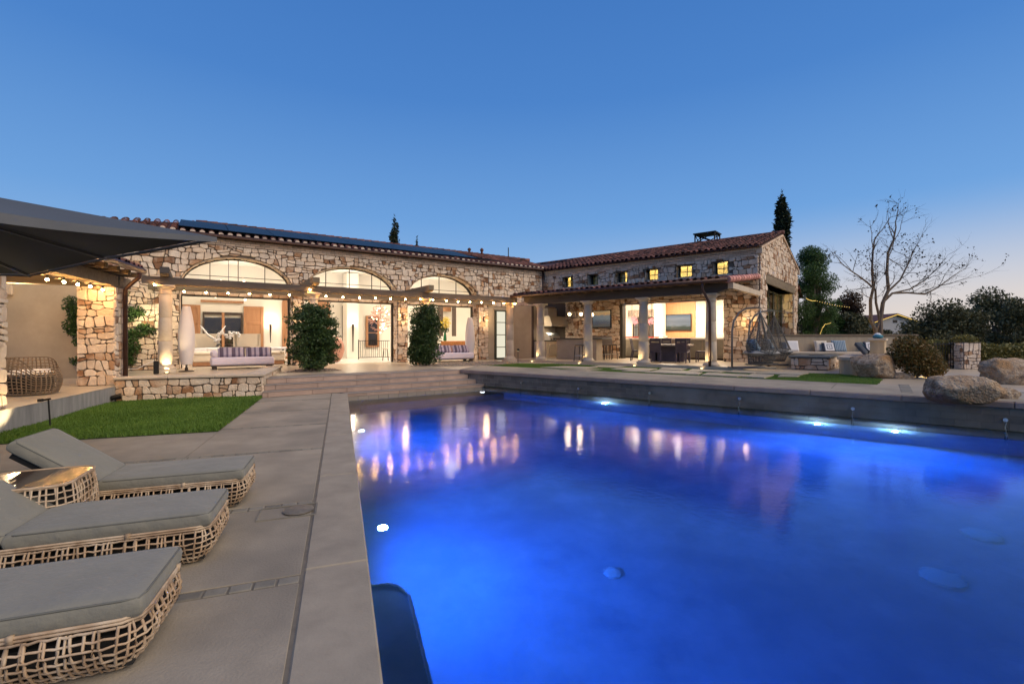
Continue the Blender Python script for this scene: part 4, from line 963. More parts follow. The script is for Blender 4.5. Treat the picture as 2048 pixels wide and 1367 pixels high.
# chimney cage above the ridge
cp = FR.a(1414, hf + .6); cg = MB(); cz = zr2 - .02
c0, c1, d0, d1 = cp - .52, cp + .52, hf + .2, hf + 1.1
for x in (c0, c1):
    for yy in (d0, d1): cg.tube([(x, yy, cz - .5), (x, yy, cz + .62)], .04, 5)
for yy in (d0, d1):
    cg.tube([(c0, yy, cz + .1), (c1, yy, cz + .6)], .026, 4); cg.tube([(c1, yy, cz + .1), (c0, yy, cz + .6)], .026, 4)
for x in (c0, c1): cg.tube([(x, d0, cz + .1), (x, d1, cz + .6)], .026, 4); cg.tube([(x, d1, cz + .1), (x, d0, cz + .6)], .026, 4)
cg.box(c0 - .08, c1 + .08, d0 - .08, d1 + .08, cz + .6, cz + .66); cg.box(c0 + .1, c1 - .1, d0 + .1, d1 - .1, cz - .6, cz + .12)
cg.build("chimney_cap", M['metal'], SWG)
# sliding doors of the terrace side, folded to the left
sd = MB()
for q in range(4): sd.box(SX[0] + .02 + .0 * q, SX[0] + .12, .06 + .09 * q, .13 + .09 * q, COV, SZ)
sd.box(SX[0], SX[1], .1, .42, SZ - .035, SZ); sd.build("sliding_door_frame", M['frame'], SWG)
# lean-to terrace: floor, beam, rafters, roof, columns stand apart
YC, YG = -3.8, -4.35
ter = MB(); ter.box(1.2, XG + .4, -4.15, .0, PAT - .05, COV); ter.box(1.2, XG, .0, 8, PAT - .05, COV + .003); ter.build("terrace_floor", M['floor'], SWG)
xr0, xr1 = FR.a(1026, YG), XG - .06
zg, zwl = FR.z(1200, 577.5, YG), 4.22
beam = MB(); xb1 = FR.a(1462, YC)
beam.prism_y([(FR.a(1052, YC), 3.40), (FR.a(1062, YC), 3.25), (xb1 - .5, 3.25), (xb1 - .12, 3.36), (xb1, 3.46), (xb1, 3.60), (FR.a(1052, YC), 3.60)], YC - .16, YC + .16)
beam.build("eave_beam", M['darkbeam'], SWG)
rb = MB(); x = xr0 + .3
while x < xr1 - .1:
    q = MB(); q.prism_x([(YG + .12, zg - .12), (YG + .12, zg - .01), (0, zwl - .06), (0, zwl - .24)], x, x + .12); q.build("rafter", M['beam'], SWG); x += .62
lr = MB(); lr.add([(xr0, YG, zg), (xr1, YG, zg), (xr1, 0, zwl), (xr0, 0, zwl), (xr0, YG, zg - .035), (xr1, YG, zg - .035), (xr1, 0, zwl - .035), (xr0, 0, zwl - .035)], [(0, 1, 2, 3), (0, 4, 5, 1), (1, 5, 6, 2), (0, 3, 7, 4)], .1)
lroof = lr.build("terrace_roof", M['tile'], SWG)
MB().add([(xr0, YG, zg - .037), (xr1, YG, zg - .037), (xr1, 0, zwl - .037), (xr0, 0, zwl - .037)], [(0, 3, 2, 1)], .5).build("roof_boards", M['ceilwood'], SWG)
roof_tiles(FR, lroof, xr0, xr1 - .1, YG - .03, zg, 0, zwl, rs, 220)
n = 12                # end tiles of the lean-to, pink evening light put into their colour
for k in range(n):
    u0 = k / n; y_ = YG + (0 - YG) * u0; z_ = zg + (zwl - zg) * u0; a2 = math.atan2(zwl - zg, -YG)
    q = MB(); L_ = .40
    q.tube([(xr1, y_ - .02, z_ - .01), (xr1, y_ + L_, z_ + L_ * math.tan(a2) - .01)], [.13, .11], 10, tint=float(rs.random())); q.build("end_tile", M['tile_lit'], lroof, smooth=True, sharp=50)
MB().box(xr1 - .08, xr1 + .1, YG + .35, -.05, zg - .30, zg - .10).build("end_fascia", M['limestone'], SWG)
MB().box(XG - .42, XG - .04, YC - .1, YC + .35, 3.42, zg - .30, .03).build("corbel", M['limestone'], SWG)
MB().tube([(xr0 - .1, YG - .06, zg - .03), (xr1 + .02, YG - .06, zg - .03)], .075, 10).build("terrace_gutter", M['bronze'], SWG, smooth=True)
xd = FR.a(1406, YG); MB().tube([(xd, YG - .06, zg - .05), (xd, YG - .06, zg - .32), (xd + .14, YC - .30, zg - .78), (xd + .16, YC - .30, zg - 1.0), (xd + .16, YC - .30, COV)], .05, 10).build("downspout", M['bronze'], SWG, smooth=True)
# pantry block: stucco side wall, brick edge, kitchen back wall
tt = -FM.a(1024); YP = FR.l(FM.w(-tt, 0)).y; XP = FR.a(1064, YP)
xi = FR.l(isect(FR.w(0, YP), dirv(FR), FM.w(0, -.06), dirv(FM))).x
pb = MB(); pb.prism([(xi, YP), (XP, YP), (XP, 0), (.05, 0)], .3, 3.36); pb.build("stucco_block", M['stucco'], SWG)
brick_band(FR, SWG, xi + .1, XP - .3, 3.37, 3, .062, YP, rs)
MB().box(XP - .02, XP + .05, YP - .02, YP + .09, PAT, 3.30).build("wall_edge", M['bronze'], SWG)
# kitchen room behind the sliding doors
kr = MB(); YK = 4.6
for q in ([(0, YK, .4), (XG - 1.3, YK, .4), (XG - 1.3, YK, 5.3), (0, YK, 5.3)], [(XG - 5, 8.4, .4), (XG - .9, 8.4, .4), (XG - .9, 8.4, 5.3), (XG - 5, 8.4, 5.3)], [(XG - 4.4, YK, .4), (XG - 4.4, 8.5, .4), (XG - 4.4, 8.5, 5.3), (XG - 4.4, YK, 5.3)], [(-1, TH2, 5.36), (-1, YK, 5.36), (XG - 1, YK, 5.36), (XG - 1, TH2, 5.36)], [(1.5, TH2, .4), (1.5, YK, .4), (1.5, YK, 4.0), (1.5, TH2, 4.0)], [(-1.0, TH2, 3.9), (-1.0, YK, 3.9), (-1.0, YK, 5.4), (-1.0, TH2, 5.4)], [(-1, TH2, 4.0), (-1, YK, 4.0), (XG - .9, YK, 4.0), (XG - .9, TH2, 4.0)], [(-1, 4.58, 4.0), (XG - 1.3, 4.58, 4.0), (XG - 1.3, 4.58, 5.4), (-1, 4.58, 5.4)]): kr.add(q, [(0, 1, 2, 3)], .5)
for a, b, c, d in ((1.5, SX[0], .4, 5.3), (SX[1], XG - .75, .4, 5.3), (SX[0], SX[1], SZ, 4.0)): span(a, b, c, d, TH2 + .01, kr, True)
kr.build("inner_room", M['plaster'], SWG)
for x in (4.2, 6.6, 9.2): lamp('AREA', FR.w(x, 2.3, 3.92), 300, (1, .84, .64), 1.2, (0, 0, -1), name="ceiling_light")
for x in (.2, 2.4, 4.6, 6.8, 9.2): lamp('POINT', FR.w(x, 2.6, 4.75), 60, (1, .84, .46), .12, name="clerestory_light")
lamp('POINT', FR.w(XG - 2.2, 6.0, 3.3), 200, (1, .86, .46), .15, name="gable_light")
# ------------------------------------------------------------------ left loggia, low wall, umbrella
rl_ = np.random.default_rng(31)
TZ = .40
MB().box(-16, -5.43, 4.0, 15, -.05, TZ).build("concrete_terrace", pm("board_marked_concrete", (.34, .32, .30), (.22, .21, .20), 2.2, .75, .2, 30, stretch=(4, 4, .5)), None, FP.M, kind="structure")
MB().box(-16, -5.42, 3.9, 15, TZ - .002, TZ + .012, .01).build("terrace_paving", M['floor'], None, FP.M, kind="structure")
LG = thing("stone_loggia", FP.M, "covered loggia at left on stone piers with tile eave and stucco back wall", "loggia")
lst = None
PIERS = [(-6.28, -5.5, 12.25, 12.95), (-6.5, -5.5, 7.35, 8.2)]
for k, (a, b, c, d) in enumerate(PIERS):
    core = MB().box(a + .03, b - .03, c + .03, d - .03, TZ - .3, 2.92).build("pier", M['mortar'], LG)
    S_ = Stones(core, FP); z0 = TZ + .012 if k == 0 else TZ
    if k == 0:
        z0 = TZ + .012
    S_.add(rubble(a, b, z0, 2.9, .24, .19, rl_), lambda x, z, h, c=c: (x, c + .03 - h, z), rl_, .04)
    S_.add(rubble(c, d, z0, 2.9, .24, .19, rl_), lambda x, z, h, b=b: (b - .03 + h, x, z), rl_, .04)
    S_.add(rubble(c, d, z0, 2.9, .24, .19, rl_), lambda x, z, h, a=a: (a + .03 - h, d - (x - c), z), rl_, .03) if k == 0 else None
    S_.finish(200)
MB().box(-16, -7.15, 14.7, 15.2, 0, 3.6).build("back_wall", M['stucco'], LG)
MB().box(-5.86, -5.52, 3.0, 13.25, 2.92, 3.20, .01).build("eave_beam", M['beam'], LG)
MB().box(-12, -5.5, 12.5, 12.8, 2.94, 3.2, .01).build("cross_beam", M['beam'], LG)
y = 4.0
while y < 13: MB().box(-9, -5.16, y, y + .16, 3.205, 3.33, .01).build("rafter", M['beam'], LG); y += .62
FV = Fr(FP.w(-5.05, 3.5), 110.2); toP = FP.I @ FV.M
lr2 = MB(); lr2.add([(0, 0, 3.37), (9.1, 0, 3.37), (9.1, 6, 5.0), (0, 6, 5.0)], [(0, 1, 2, 3)], .1); lr2.add([(0, 0, 3.345), (9.1, 0, 3.345), (9.1, 6, 4.975), (0, 6, 4.975)], [(0, 3, 2, 1)], .1)
lrf = lr2.build("roof", M['tile'], LG, toP)
roof_tiles(FV, lrf, 5.2, 9.1, -.03, 3.37, 2.4, 4.02, rl_, 120)
MB().tube([(0, -.07, 3.34), (8.98, -.07, 3.34)], .075, 10).build("gutter", M['bronze'], LG, toP, smooth=True)
MB().tube([(-5.03, 12.35, 3.32), (-5.04, 12.38, 3.18), (-5.28, 12.5, 2.98), (-5.4, 12.56, 2.85), (-5.4, 12.56, .62)], .052, 10).build("downspout", M['bronze'], LG, smooth=True)
MB().tube([(-6.75, 14.3, 3.2), (-6.75, 14.3, TZ)], .05, 8).build("rear_downspout", M['bronze'], LG, smooth=True)
o = MB().box(-.17, .17, -.1, 0, -.14, .14, .02).box(-.12, .12, -.115, -.1, -.1, .1).build("wall_speaker", M['limestone'], None, FP.at(-8.85, 14.7, 2.93), label="small beige speaker box high on the stucco wall of the loggia", cat="speaker")
gr_ = MB()
for k in range(420):
    x, y, z = rl_.uniform(-10.5, -6.3), rl_.uniform(13.2, 14.65), TZ + .02; r = rl_.uniform(.02, .045); gr_.ball((x, y, z), r, 6, 4, (1, 1, .6), float(rl_.random()))
gr_.build("gravel_bed", M['pebble'], None, FP.M, smooth=True, kind="stuff", label="strip of pebbles along the foot of the stucco wall", cat="gravel")
# low stone wall with cap
LW = thing("low_wall", FP.M, "low rubble stone wall with flat cap between the lawn and the patio", "wall")
core = MB(); core.box(-5.45, -2.19, 12.1, 12.5, -.05, .555); core.box(-2.6, -2.19, 12.5, 16.2, -.05, .555); core = core.build("wall_core", M['mortar'], LW)
S_ = Stones(core, FP); S_.add(rubble(-5.45, -2.16, .0, .55, .24, .16, rl_), lambda x, z, h: (x, 12.1 - h, z), rl_, .04); S_.add(rubble(12.07, 16.2, .0, .55, .27, .19, rl_), lambda x, z, h: (-2.19 + h, x, z), rl_, .04); S_.finish(200)
for a, b, c, d in ((-5.46, -4.35, 12.03, 12.54), (-4.34, -3.3, 12.03, 12.54), (-3.29, -2.12, 12.03, 12.54), (-2.64, -2.12, 12.55, 13.8), (-2.64, -2.12, 13.81, 15.0), (-2.64, -2.12, 15.01, 16.2)):
    MB().box(a, b, c, d, .557, .62, .012).build("cap_stone", M['limestone'], LW)
# gravel strip at the right end of the low wall and below the shrubs
def pebbles(name, fr, poly, z, n, label):
    mb = MB(); P = np.array(poly); lo, hi = P.min(0), P.max(0); c = 0
    while c < n:
        x, y = rl_.uniform(lo, hi); ins = False
        for (ax, ay), (bx, by) in zip(poly, poly[1:] + poly[:1]):
            if (ay > y) != (by > y) and x < (bx - ax) * (y - ay) / (by - ay) + ax: ins = not ins
        c += 1
        if ins: mb.ball((x, y, z + .01), rl_.uniform(.018, .04), 6, 4, (1, 1, .6), float(rl_.random()))
    mb.build(name, M['pebble'], None, fr.M, smooth=True, kind="stuff", label=label, cat="gravel")
g_ = [FS.l(gp(a, b, PAT)) for a, b in ((556, 746), (685, 741), (670, 737), (600, 738))]
sheet("planting_bed", [[FS.w(p.x, p.y) for p in g_]], PAT + .006, M['gravel'], kind="structure")
pebbles("bed_gravel", FS, [(p.x, p.y) for p in g_], PAT, 300, "dark gravel bed at the foot of the left clipped shrub")
g_ = [FW.l(gp(a, b, PAT)) for a, b in ((815, 733), (975, 731), (1045, 727), (1000, 722.5), (905, 724))]
sheet("gravel_bed_right", [[FW.w(p.x, p.y) for p in g_]], PAT + .006, M['gravel'], kind="structure")
pebbles("patio_gravel", FW, [(p.x, p.y) for p in g_], PAT, 900, "strip of pebbles between the right clipped shrub and the bank lawn")

# umbrella
UM = thing("patio_umbrella", T(0, 0, 0), "big dark square canopy umbrella leaning in from the left edge", "umbrella")
V0 = pd(432, 474, 4.87); e1 = Vector((-.49, -.87, -.05)); e2 = Vector((-.889, .458, -.02)); sd_ = 4.7
def up(a, b): return V0 + e1 * a + e2 * b
cen = up(sd_ / 2, sd_ / 2) + Vector((0, 0, .66))
ring = [up(0, 0), up(0, sd_ / 2) + Vector((0, 0, .03)), up(0, sd_), up(sd_ / 2, sd_) + Vector((0, 0, .03)), up(sd_, sd_), up(sd_, sd_ / 2) + Vector((0, 0, .03)), up(sd_, 0), up(sd_ / 2, 0) + Vector((0, 0, .03))]
cv = MB()
for k in range(8):
    a, b = ring[k], ring[(k + 1) % 8]
    def pt(u, v, a=a, b=b):
        p = a.lerp(b, u).lerp(cen, v); s_ = math.sin(math.pi * u) * (1 - v) * .07; d_ = (cen - a.lerp(b, .5)); d_.z = 0; return p + d_.normalized() * s_ * (1 - v) * 1.6 - Vector((0, 0, s_ * .6))
    cv.grid(pt, 10, 8, .5)
canopy = cv.build("canopy", M['canvas'], UM, smooth=True)
vl = MB()
for k in range(8):
    a, b = ring[k], ring[(k + 1) % 8]
    def pt(u, v, a=a, b=b):
        p = a.lerp(b, u); s_ = math.sin(math.pi * u) * .07; d_ = (cen - a.lerp(b, .5)); d_.z = 0; dn = d_.normalized()
        return p + dn * (s_ * 1.6 - .01) - Vector((0, 0, s_ * .6 + v * (.10 if k == 7 else .035) * (1 - .5 * u if k == 7 else 1)))
    vl.grid(pt, 10, 2, .5)
vl.build("valance", M['canvas_rim'], UM, smooth=True)
for k in range(8):
    r_ = MB(); r_.tube([ring[k] - Vector((0, 0, .03)), ring[k].lerp(cen, .97) - Vector((0, 0, .06))], .014, 6); r_.build("rib", M['greymetal'], UM)
MB().tube([(cen.x, cen.y, 0), (cen.x, cen.y, cen.z + .1)], .04, 10).lathe([(.34, 0), (.34, .05), (.08, .09), (.05, .3)], 20, (cen.x, cen.y, 0)).build("pole", M['metal'], UM)

# wicker tub chair on the terrace
def lattice(mb, fn, nu, nv, r, rng, closed=True, jit=.0, n=5, sub=3):
    "open weave of canes over the surface fn(u, v)"
    for i in range(nu):
        u = i / nu if closed else i / (nu - 1); u += rng.uniform(-jit, jit) / nu
        mb.tube([fn(u, j / (nv * sub)) for j in range(nv * sub + 1)], r * rng.uniform(.85, 1.15), n, False, float(rng.random()))
    for j in range(nv + 1):
        v = j / nv
        pts = [fn(i / (nu * 2), v) for i in range(nu * 2 + (1 if closed else -1))]
        mb.tube(pts, r * rng.uniform(.8, 1.1), n, False, float(rng.random()))
cb = FP.l(gp(62, 789, TZ + .012)); CH = thing("wicker_tub_chair", FP.at(cb.x - .1, cb.y + .15, TZ + .014, 12), "round woven wicker tub chair with white cushion on the raised terrace", "chair")
def tub(u, v, full=False):
    t = 2 * math.pi * u; opening = max(0.0, math.cos(t + .35)) ** 2; r = .43 + .06 * math.sin(math.pi * v); ht = .74 - (.26 if opening > .45 else .26 * opening / .45)
    c_, s_ = math.cos(t), math.sin(t); k = (abs(c_) ** 3 + abs(s_) ** 3) ** (-1 / 3)
    return Vector((r * c_ * k, r * s_ * k, .03 + v * ht))
mb = MB(); lattice(mb, tub, 44, 11, .011, rl_); mb.build("woven_shell", M['brownwicker'], CH, smooth=True)
MB().lathe([(.36, .05), (.4, .3), (.36, .36)], 20).build("seat_core", M['wickdark'], CH)
MB().pillow(.62, .62, .16, (0.02, 0, .44)).build("cushion", M['white'], CH, smooth=True)
# lamps of the lawn edge
pl = FP.l(gp(101, 856)); PLM = thing("path_light", FP.at(pl.x, pl.y, .0), "slim dark path light standing at the lawn edge by the terrace", "path light")
MB().tube([(0, 0, 0), (-.03, 0, .52)], .013, 6).build("stem", M['metal'], PLM); MB().tube([(-.13, 0, .50), (.0, 0, .525)], .02, 6).box(-.17, -.11, -.03, .03, .48, .53).build("head", M['metal'], PLM)
fl_ = FP.l(gp(240, 801)); FLD = thing("flood_light", FP.at(-5.33, 11.8, .01), "black spot light on the lawn corner under the stone wall", "flood light")
MB().lathe([(.09, 0), (.09, .02), (.02, .04), (.02, .1)], 12).build("foot", M['metal'], FLD); MB().tube([(-.08, 0, .13), (.10, .04, .17)], [.055, .075], 12).build("head", M['metal'], FLD, smooth=True, sharp=50); MB().tube([(.102, .041, .17), (.108, .042, .171)], .065, 12).build("lens", M['glassblack'], FLD)
NIC = thing("terrace_niche_light", FP.at(-5.425, 7.72, .13), "round steel niche light low in the terrace wall at the left edge", "wall light")
MB().tube([(-.02, 0, 0), (.02, 0, 0)], .07, 16).build("rim", M['steel'], NIC)
lamp('SPOT', FP.w(-5.05, 8.0, .10), 60, (1, .76, .42), .05, FP.w(-5.6, 7.6, 1.0) - FP.w(-5.05, 8.0, .10), 110, name="pier_uplight")
for x_, y_ in ((-6.4, 10.4), (-7.6, 12.6)): lamp('POINT', FP.w(x_, y_, 2.75), 75, (1, .68, .36), .06, name='loggia_fill_light')  # added lights without fixture, brightening the stucco wall
lamp('POINT', FP.w(-5.75, 11.85, 2.7), 16, (1, .58, .24), .05, name='loggia_fill_light')  # added light without fixture, warming the pier
# climbing plants on the walls
def cloud(rng, blobs, n):
    C = []; Wt = np.array([b[3] * b[4] * b[5] for b in blobs]); Wt = Wt / Wt.sum(); O = []
    for b, w in zip(blobs, Wt):
        m = max(6, int(n * w)); d = rng.normal(size=(m, 3)); d /= np.linalg.norm(d, axis=1)[:, None]; r = rng.random(m) ** .45
        C.append(np.array(b[:3]) + d * r[:, None] * np.array(b[3:6])); O.append(d)
    return np.concatenate(C), np.concatenate(O)
def plant(name, M_, blobs, n, size, mat, label, cat, rng, stems=(), group=None, asp=.5, droop=0.0):
    t = thing(name, M_, label, cat, group); C, O = cloud(rng, blobs, n)
    link_mesh("foliage", leaf_mesh("foliage", C, size, rng, droop, asp, O), mat, t)
    if stems:
        mb = MB()
        for s_ in stems: mb.tube(s_[0], s_[1], 6)
        mb.build("stem", M['bark'], t)
    return t
vb = [(-.1, 0, 2.15, .22, .12, .28), (.05, 0, 1.9, .25, .15, .3), (-.05, 0, 1.55, .25, .15, .3), (.12, 0, 1.2, .2, .14, .3), (.1, -.02, .55, .25, .15, .15), (.2, 0, .9, .12, .1, .3)]
plant("climbing_vine", FP.at(-7.25, 14.5, TZ), vb, 2400, .075, M['leafvine'], "leafy climber at the end of the stucco wall behind the stone pier", "climbing plant", rl_, [([(.1, 0, 0), (.15, 0, .7), (.05, 0, 1.4), (0, 0, 2.2)], [.02, .018, .015, .01])])
vx_ = FM.a(262, -.3); vb = [(.1, 0, 2.1, .32, .1, .22), (-.1, 0, 1.9, .25, .1, .2), (.35, 0, 1.45, .38, .1, .22), (0, 0, 1.25, .3, .12, .25), (.05, 0, .8, .25, .12, .3), (-.05, 0, .4, .2, .12, .25), (-.15, 0, 2.75, .1, .08, .12)]
plant("climbing_vine", FM.at(vx_, -.14, PAT), vb, 2200, .085, M['leafpep'], "bright green climber on the stone wall beside the downspout", "climbing plant", rl_, [([(.0, 0, 0), (.1, 0, .8), (.0, 0, 1.6), (.1, 0, 2.3)], [.02, .018, .015, .01])])
lamp('POINT', FM.w(vx_ + .5, -.75, 2.35), 40, (1, .88, .5), .05, name="vine_light")
# ------------------------------------------------------------------ columns, pergola, string lights
def column(name, fr, x, y, z0, z1, label, group, r=.20, upl=None):
    t = thing(name, fr.at(x, y, z0), label, "column", group); h = z1 - z0
    MB().box(-r * 1.5, r * 1.5, -r * 1.5, r * 1.5, 0, .12, .012).build("plinth", M['limestone'], t)
    MB().lathe([(r * 1.38, .12), (r * 1.45, .16), (r * 1.38, .20), (r * 1.2, .215), (r * 1.12, .25), (r * 1.03, .285)], 24).build("base", M['limestone'], t, smooth=True, sharp=50)
    zs = [.285, .285 + (h - .57) * .33, .285 + (h - .57) * .66, h - .285]
    for k in range(3): 
        a, b = zs[k] + .003, zs[k + 1] - .003; ra = r * (1.03 - .06 * k) ; rb = r * (1.03 - .06 * (k + 1))
        MB().lathe([(ra - .006, a), (ra, a + .008), ((ra + rb) / 2 + .002, (a + b) / 2), (rb, b - .008), (rb - .006, b)], 24).build("shaft_drum", M['limestone'], t, smooth=True, sharp=50)
    q = r * .85; MB().lathe([(q + .03, h - .285), (q + .035, h - .265), (q, h - .25), (q, h - .16), (q + .03, h - .15), (q + .05, h - .12), (q + .08, h - .07)], 24).build("capital", M['limestone'], t, smooth=True, sharp=40)
    MB().box(-r * 1.3, r * 1.3, -r * 1.3, r * 1.3, h - .07, h, .008).build("abacus", M['limestone'], t)
    return t
PY = -2.2
PCX = [FM.a(px, PY) for px in (331, 626, 851, 1020)]
for x, lb in zip(PCX, ("floodlit limestone column at the left end of the pergola", "limestone column rising behind the left clipped shrub", "limestone column rising behind the right clipped shrub", "limestone column at the right end of the pergola by the glazed door")):
    column("limestone_column", FM, x, PY, PAT, 3.35, lb, "pergola columns")
PG = thing("pergola", FM.M, "dark timber pergola beam carried by limestone columns along the arched wall", "pergola")
bx0, bx1 = FM.a(283, PY - .2), FM.a(1034, PY - .2)
MB().box(bx0, bx1, PY - .21, PY - .12, 3.36, 3.60, .006).build("front_fascia", M['darkbeam'], PG)
MB().box(bx0 + .3, bx1, PY + .06, PY + .2, 3.352, 3.58, .006).build("rear_beam", M['beam'], PG)
MB().box(bx0 + .5, bx1, PY - .11, PY + .05, 3.46, 3.50).build("beam_cap", M['beam'], PG)
for x in PCX + [(PCX[0] + PCX[1]) / 2 - .4]:
    if x == PCX[3]: continue
    if x not in PCX: continue
    MB().prism_x([(PY - .62, 3.68), (PY - .62, 3.88), (-.0, 3.88), (-.0, 3.61), (PY - .45, 3.61)], x - .12, x + .12).build("cross_beam", M['darkbeam' if x == PCX[0] else 'beam'], PG)
MB().box(bx0, bx1, -.12, -.055, 3.36, 3.58, .006).build("wall_ledger", M['beam'], PG)
# string lights
def string(name, pts, label, r=.028, sag=.05, drop=.10):
    t = thing(name, TV(pts[0]), label, "string lights"); o = Vector(pts[0]); cb = MB()
    for a, b in zip(pts, pts[1:]):
        a, b = Vector(a) - o + Vector((0, 0, drop)), Vector(b) - o + Vector((0, 0, drop))
        cb.tube([a.lerp(b, k / 5) - Vector((0, 0, sag * 4 * (k / 5) * (1 - k / 5))) for k in range(6)], .006, 4, False)
    cb.build("cable", M['metal'], t)
    bl = MB().ball((0, 0, 0), r, 10, 7).mesh("bulb", True); bl.materials.append(M['bulb'])
    so = MB().lathe([(.012, .02), (.016, .03), (.016, .075), (.008, .10)], 8).mesh("socket"); so.materials.append(M['metal'])
    for p in pts:
        v = Vector(p) - o; link_mesh("bulb", bl, None, t, Matrix.Translation(v)); link_mesh("socket", so, None, t, Matrix.Translation(v))
    return t
SB = [(309, 569), (368, 583), (412, 585), (456, 586), (498.5, 587), (540, 589), (579, 590), (620, 579), (652, 592), (686, 594), (719, 595.5), (751, 596), (781, 597), (811, 598), (841, 598), (866, 600), (892.6, 601), (916, 603), (940, 604), (963, 604.6), (987, 605.6), (1008, 606.5), (1030, 607)]
yb = PY - .30
string("string_lights", [FM.w(FM.a(a, yb), yb, FM.z(a, b, yb)) for a, b in SB], "string of warm bulbs hanging under the pergola beam")
string("string_lights", [FP.w(-5.62 + .0 * k, FP.l(pd(a, b, 11)).y if False else y_, 0) + Vector((0, 0, z_)) for k, (a, b, y_, z_) in enumerate([(67, 542, 9.0, 2.83), (77, 556, 9.6, 2.76), (109, 561, 10.2, 2.78), (137, 567, 10.75, 2.79), (163, 572, 11.3, 2.80), (188, 577, 11.9, 2.78)])], "short string of warm bulbs under the loggia beam at left")
cbl = MB(); cbx = FM.a(309, PY - .3); cbl.tube([FM.w(cbx, PY - .3, 3.4), FM.w(cbx + .02, PY - .33, 1.6), FM.w(cbx, PY - .36, .63)], .007, 4)
cbl.build("power_cable", M['metal'], None, label="thin dark cable hanging down beside the left pergola column", cat="cable")
TR = thing("transformer_box", FM.at(cbx + .05, PY - .4, PAT), "small black transformer with coiled cords on the ledge by the left column", "transformer")
MB().box(-.07, .07, -.06, .06, .0, .42, .02).build("body", M['metal'], TR); MB().tube([(-.06, 0, .42), (-.3, 0, .3), (-.45, -.05, .2), (-.7, 0, .19)], .009, 5).build("cord", M['white'], TR)
# wall sconces on the piers
def sconce(fr, x, y, z, label, e=26):
    t = thing("wall_sconce", fr.at(x, y, z), label, "wall sconce", "wall sconces on the stone piers")
    MB().lathe([(.055, -.14), (.065, -.1), (.065, .1), (.055, .14)], 14, (0, -.09, 0)).build("shade", M['bronze'], t); MB().box(-.04, .04, -.05, .0, -.09, .09).build("bracket", M['bronze'], t)
    MB().lathe([(.045, .141), (.045, .146)], 12, (0, -.09, 0)).build("lamp_glow", M['sconce'], t)
    lamp('POINT', (0, -.30, -.02), e * .75, (1, .68, .32), .10, parent=t)
for px, lb in ((596, "wall sconce on the stone pier between the left and middle arch"), (806, "wall sconce on the stone pier between the middle and right arch"), (966, "wall sconce on the stone pier right of the last arch")): sconce(FM, FM.a(px), -.05, 2.62, lb)
sconce(FR, 10.9, -.05, 2.3, "wall sconce on the stone corner behind the hanging chairs", 22)
# terrace columns and well lights
CX = [FR.a(px, -3.8) for px in (1081, 1176, 1287, 1422)]
for k, x in enumerate(CX):
    column("limestone_column", FR, x, -3.8, PAT, 3.25, ("first", "second", "third", "last")[k] + " limestone column of the terrace roof counted from the inner corner", "terrace columns")
    w = thing("well_light", FR.at(x - .2, -4.22, PAT + .012), ("first", "second", "third", "last")[k] + " little ground light at the foot of the terrace columns from the inner corner", "ground light", "ground lights at the terrace columns")
    MB().lathe([(.07, 0), (.07, .025), (.05, .03)], 14).build("rim", M['metal'], w); MB().lathe([(.045, .031), (.045, .034)], 12).build("lens", M['upl'], w)
    lamp('SPOT', (0, -.02, .06), 36, (1, .74, .36), .03, (.22, .42, 1), 70, w)
w = thing("well_light", FM.at(PCX[0] + .05, PY - .38, PAT + .012), "little ground light washing the left pergola column", "ground light")
MB().lathe([(.07, 0), (.07, .025), (.05, .03)], 14).build("rim", M['metal'], w); MB().lathe([(.045, .031), (.045, .034)], 12).build("lens", M['upl'], w)
lamp('SPOT', (0, 0, .06), 70, (1, .74, .38), .03, (0, .28, 1), 80, w)
pth = gp(1036, 729, PAT); w = thing("path_light", TV(pth), "thin mushroom path light on the bank lawn in front of the stucco wall", "path light")
MB().tube([(0, 0, 0), (0, 0, .58)], .012, 6).build("stem", M['metal'], w); MB().lathe([(.015, .58), (.05, .60), (.075, .66), (.02, .70)], 12).build("head", M['metal'], w); lamp('POINT', (0, 0, .55), 2.5, (1, .75, .4), .03, parent=w)
# glazed door in the stucco
dx0, dx1 = FM.a(989, -.04), FM.a(1013, -.04); D = thing("glazed_door", FM.at(dx0, -.035, PAT), "narrow green framed glazed door with glowing panes in the stucco wall", "door"); dw = dx1 - dx0; dh = FM.z(1000, 620) - PAT
f = MB(); f.box(0, dw, -.05, .0, 0, .10); f.box(0, dw, -.05, 0, dh - .08, dh); f.box(0, .12, -.05, 0, 0, dh); f.box(dw - .1, dw, -.05, 0, 0, dh)
for k in (1, 2, 3): f.box(.1, dw - .1, -.04, -.01, dh * k / 4 - .012, dh * k / 4 + .012)
f.build("door_frame", M['greenframe'], D); lit = em("pane_glow", (1.0, .93, .72), .85)  # panes emit a glow themselves in place of a lit room
for k in range(4): MB().box(.12, dw - .1, -.022, -.016, dh * k / 4 + .02 + (.08 if k == 0 else 0), dh * (k + 1) / 4 - .02).build("pane", lit, D)
MB().box(-.08, dw + .08, -.06, .02, dh, dh + .1).build("door_head", M['stucco'], D)

lt = thing("wall_lantern", FG.at(FG.a(1597, -.06) - .35, -.06, 2.1), "small black lantern on the right end of the gable wall", "wall lantern")
MB().box(-.09, .09, -.2, -.02, -.2, .2, .01).build("glass_box", thin_glass("lantern_glass", (.9, .92, .95)), lt); q = MB(); q.box(-.11, .11, -.22, 0, .2, .24); q.box(-.11, .11, -.22, 0, -.24, -.2)
for sx in (-.1, .08):
    for sy in (-.21, -.03): q.box(sx, sx + .02, sy, sy + .02, -.2, .2)
q.box(-.03, .03, -.03, .06, -.05, .35); q.build("cage", M['metal'], lt)
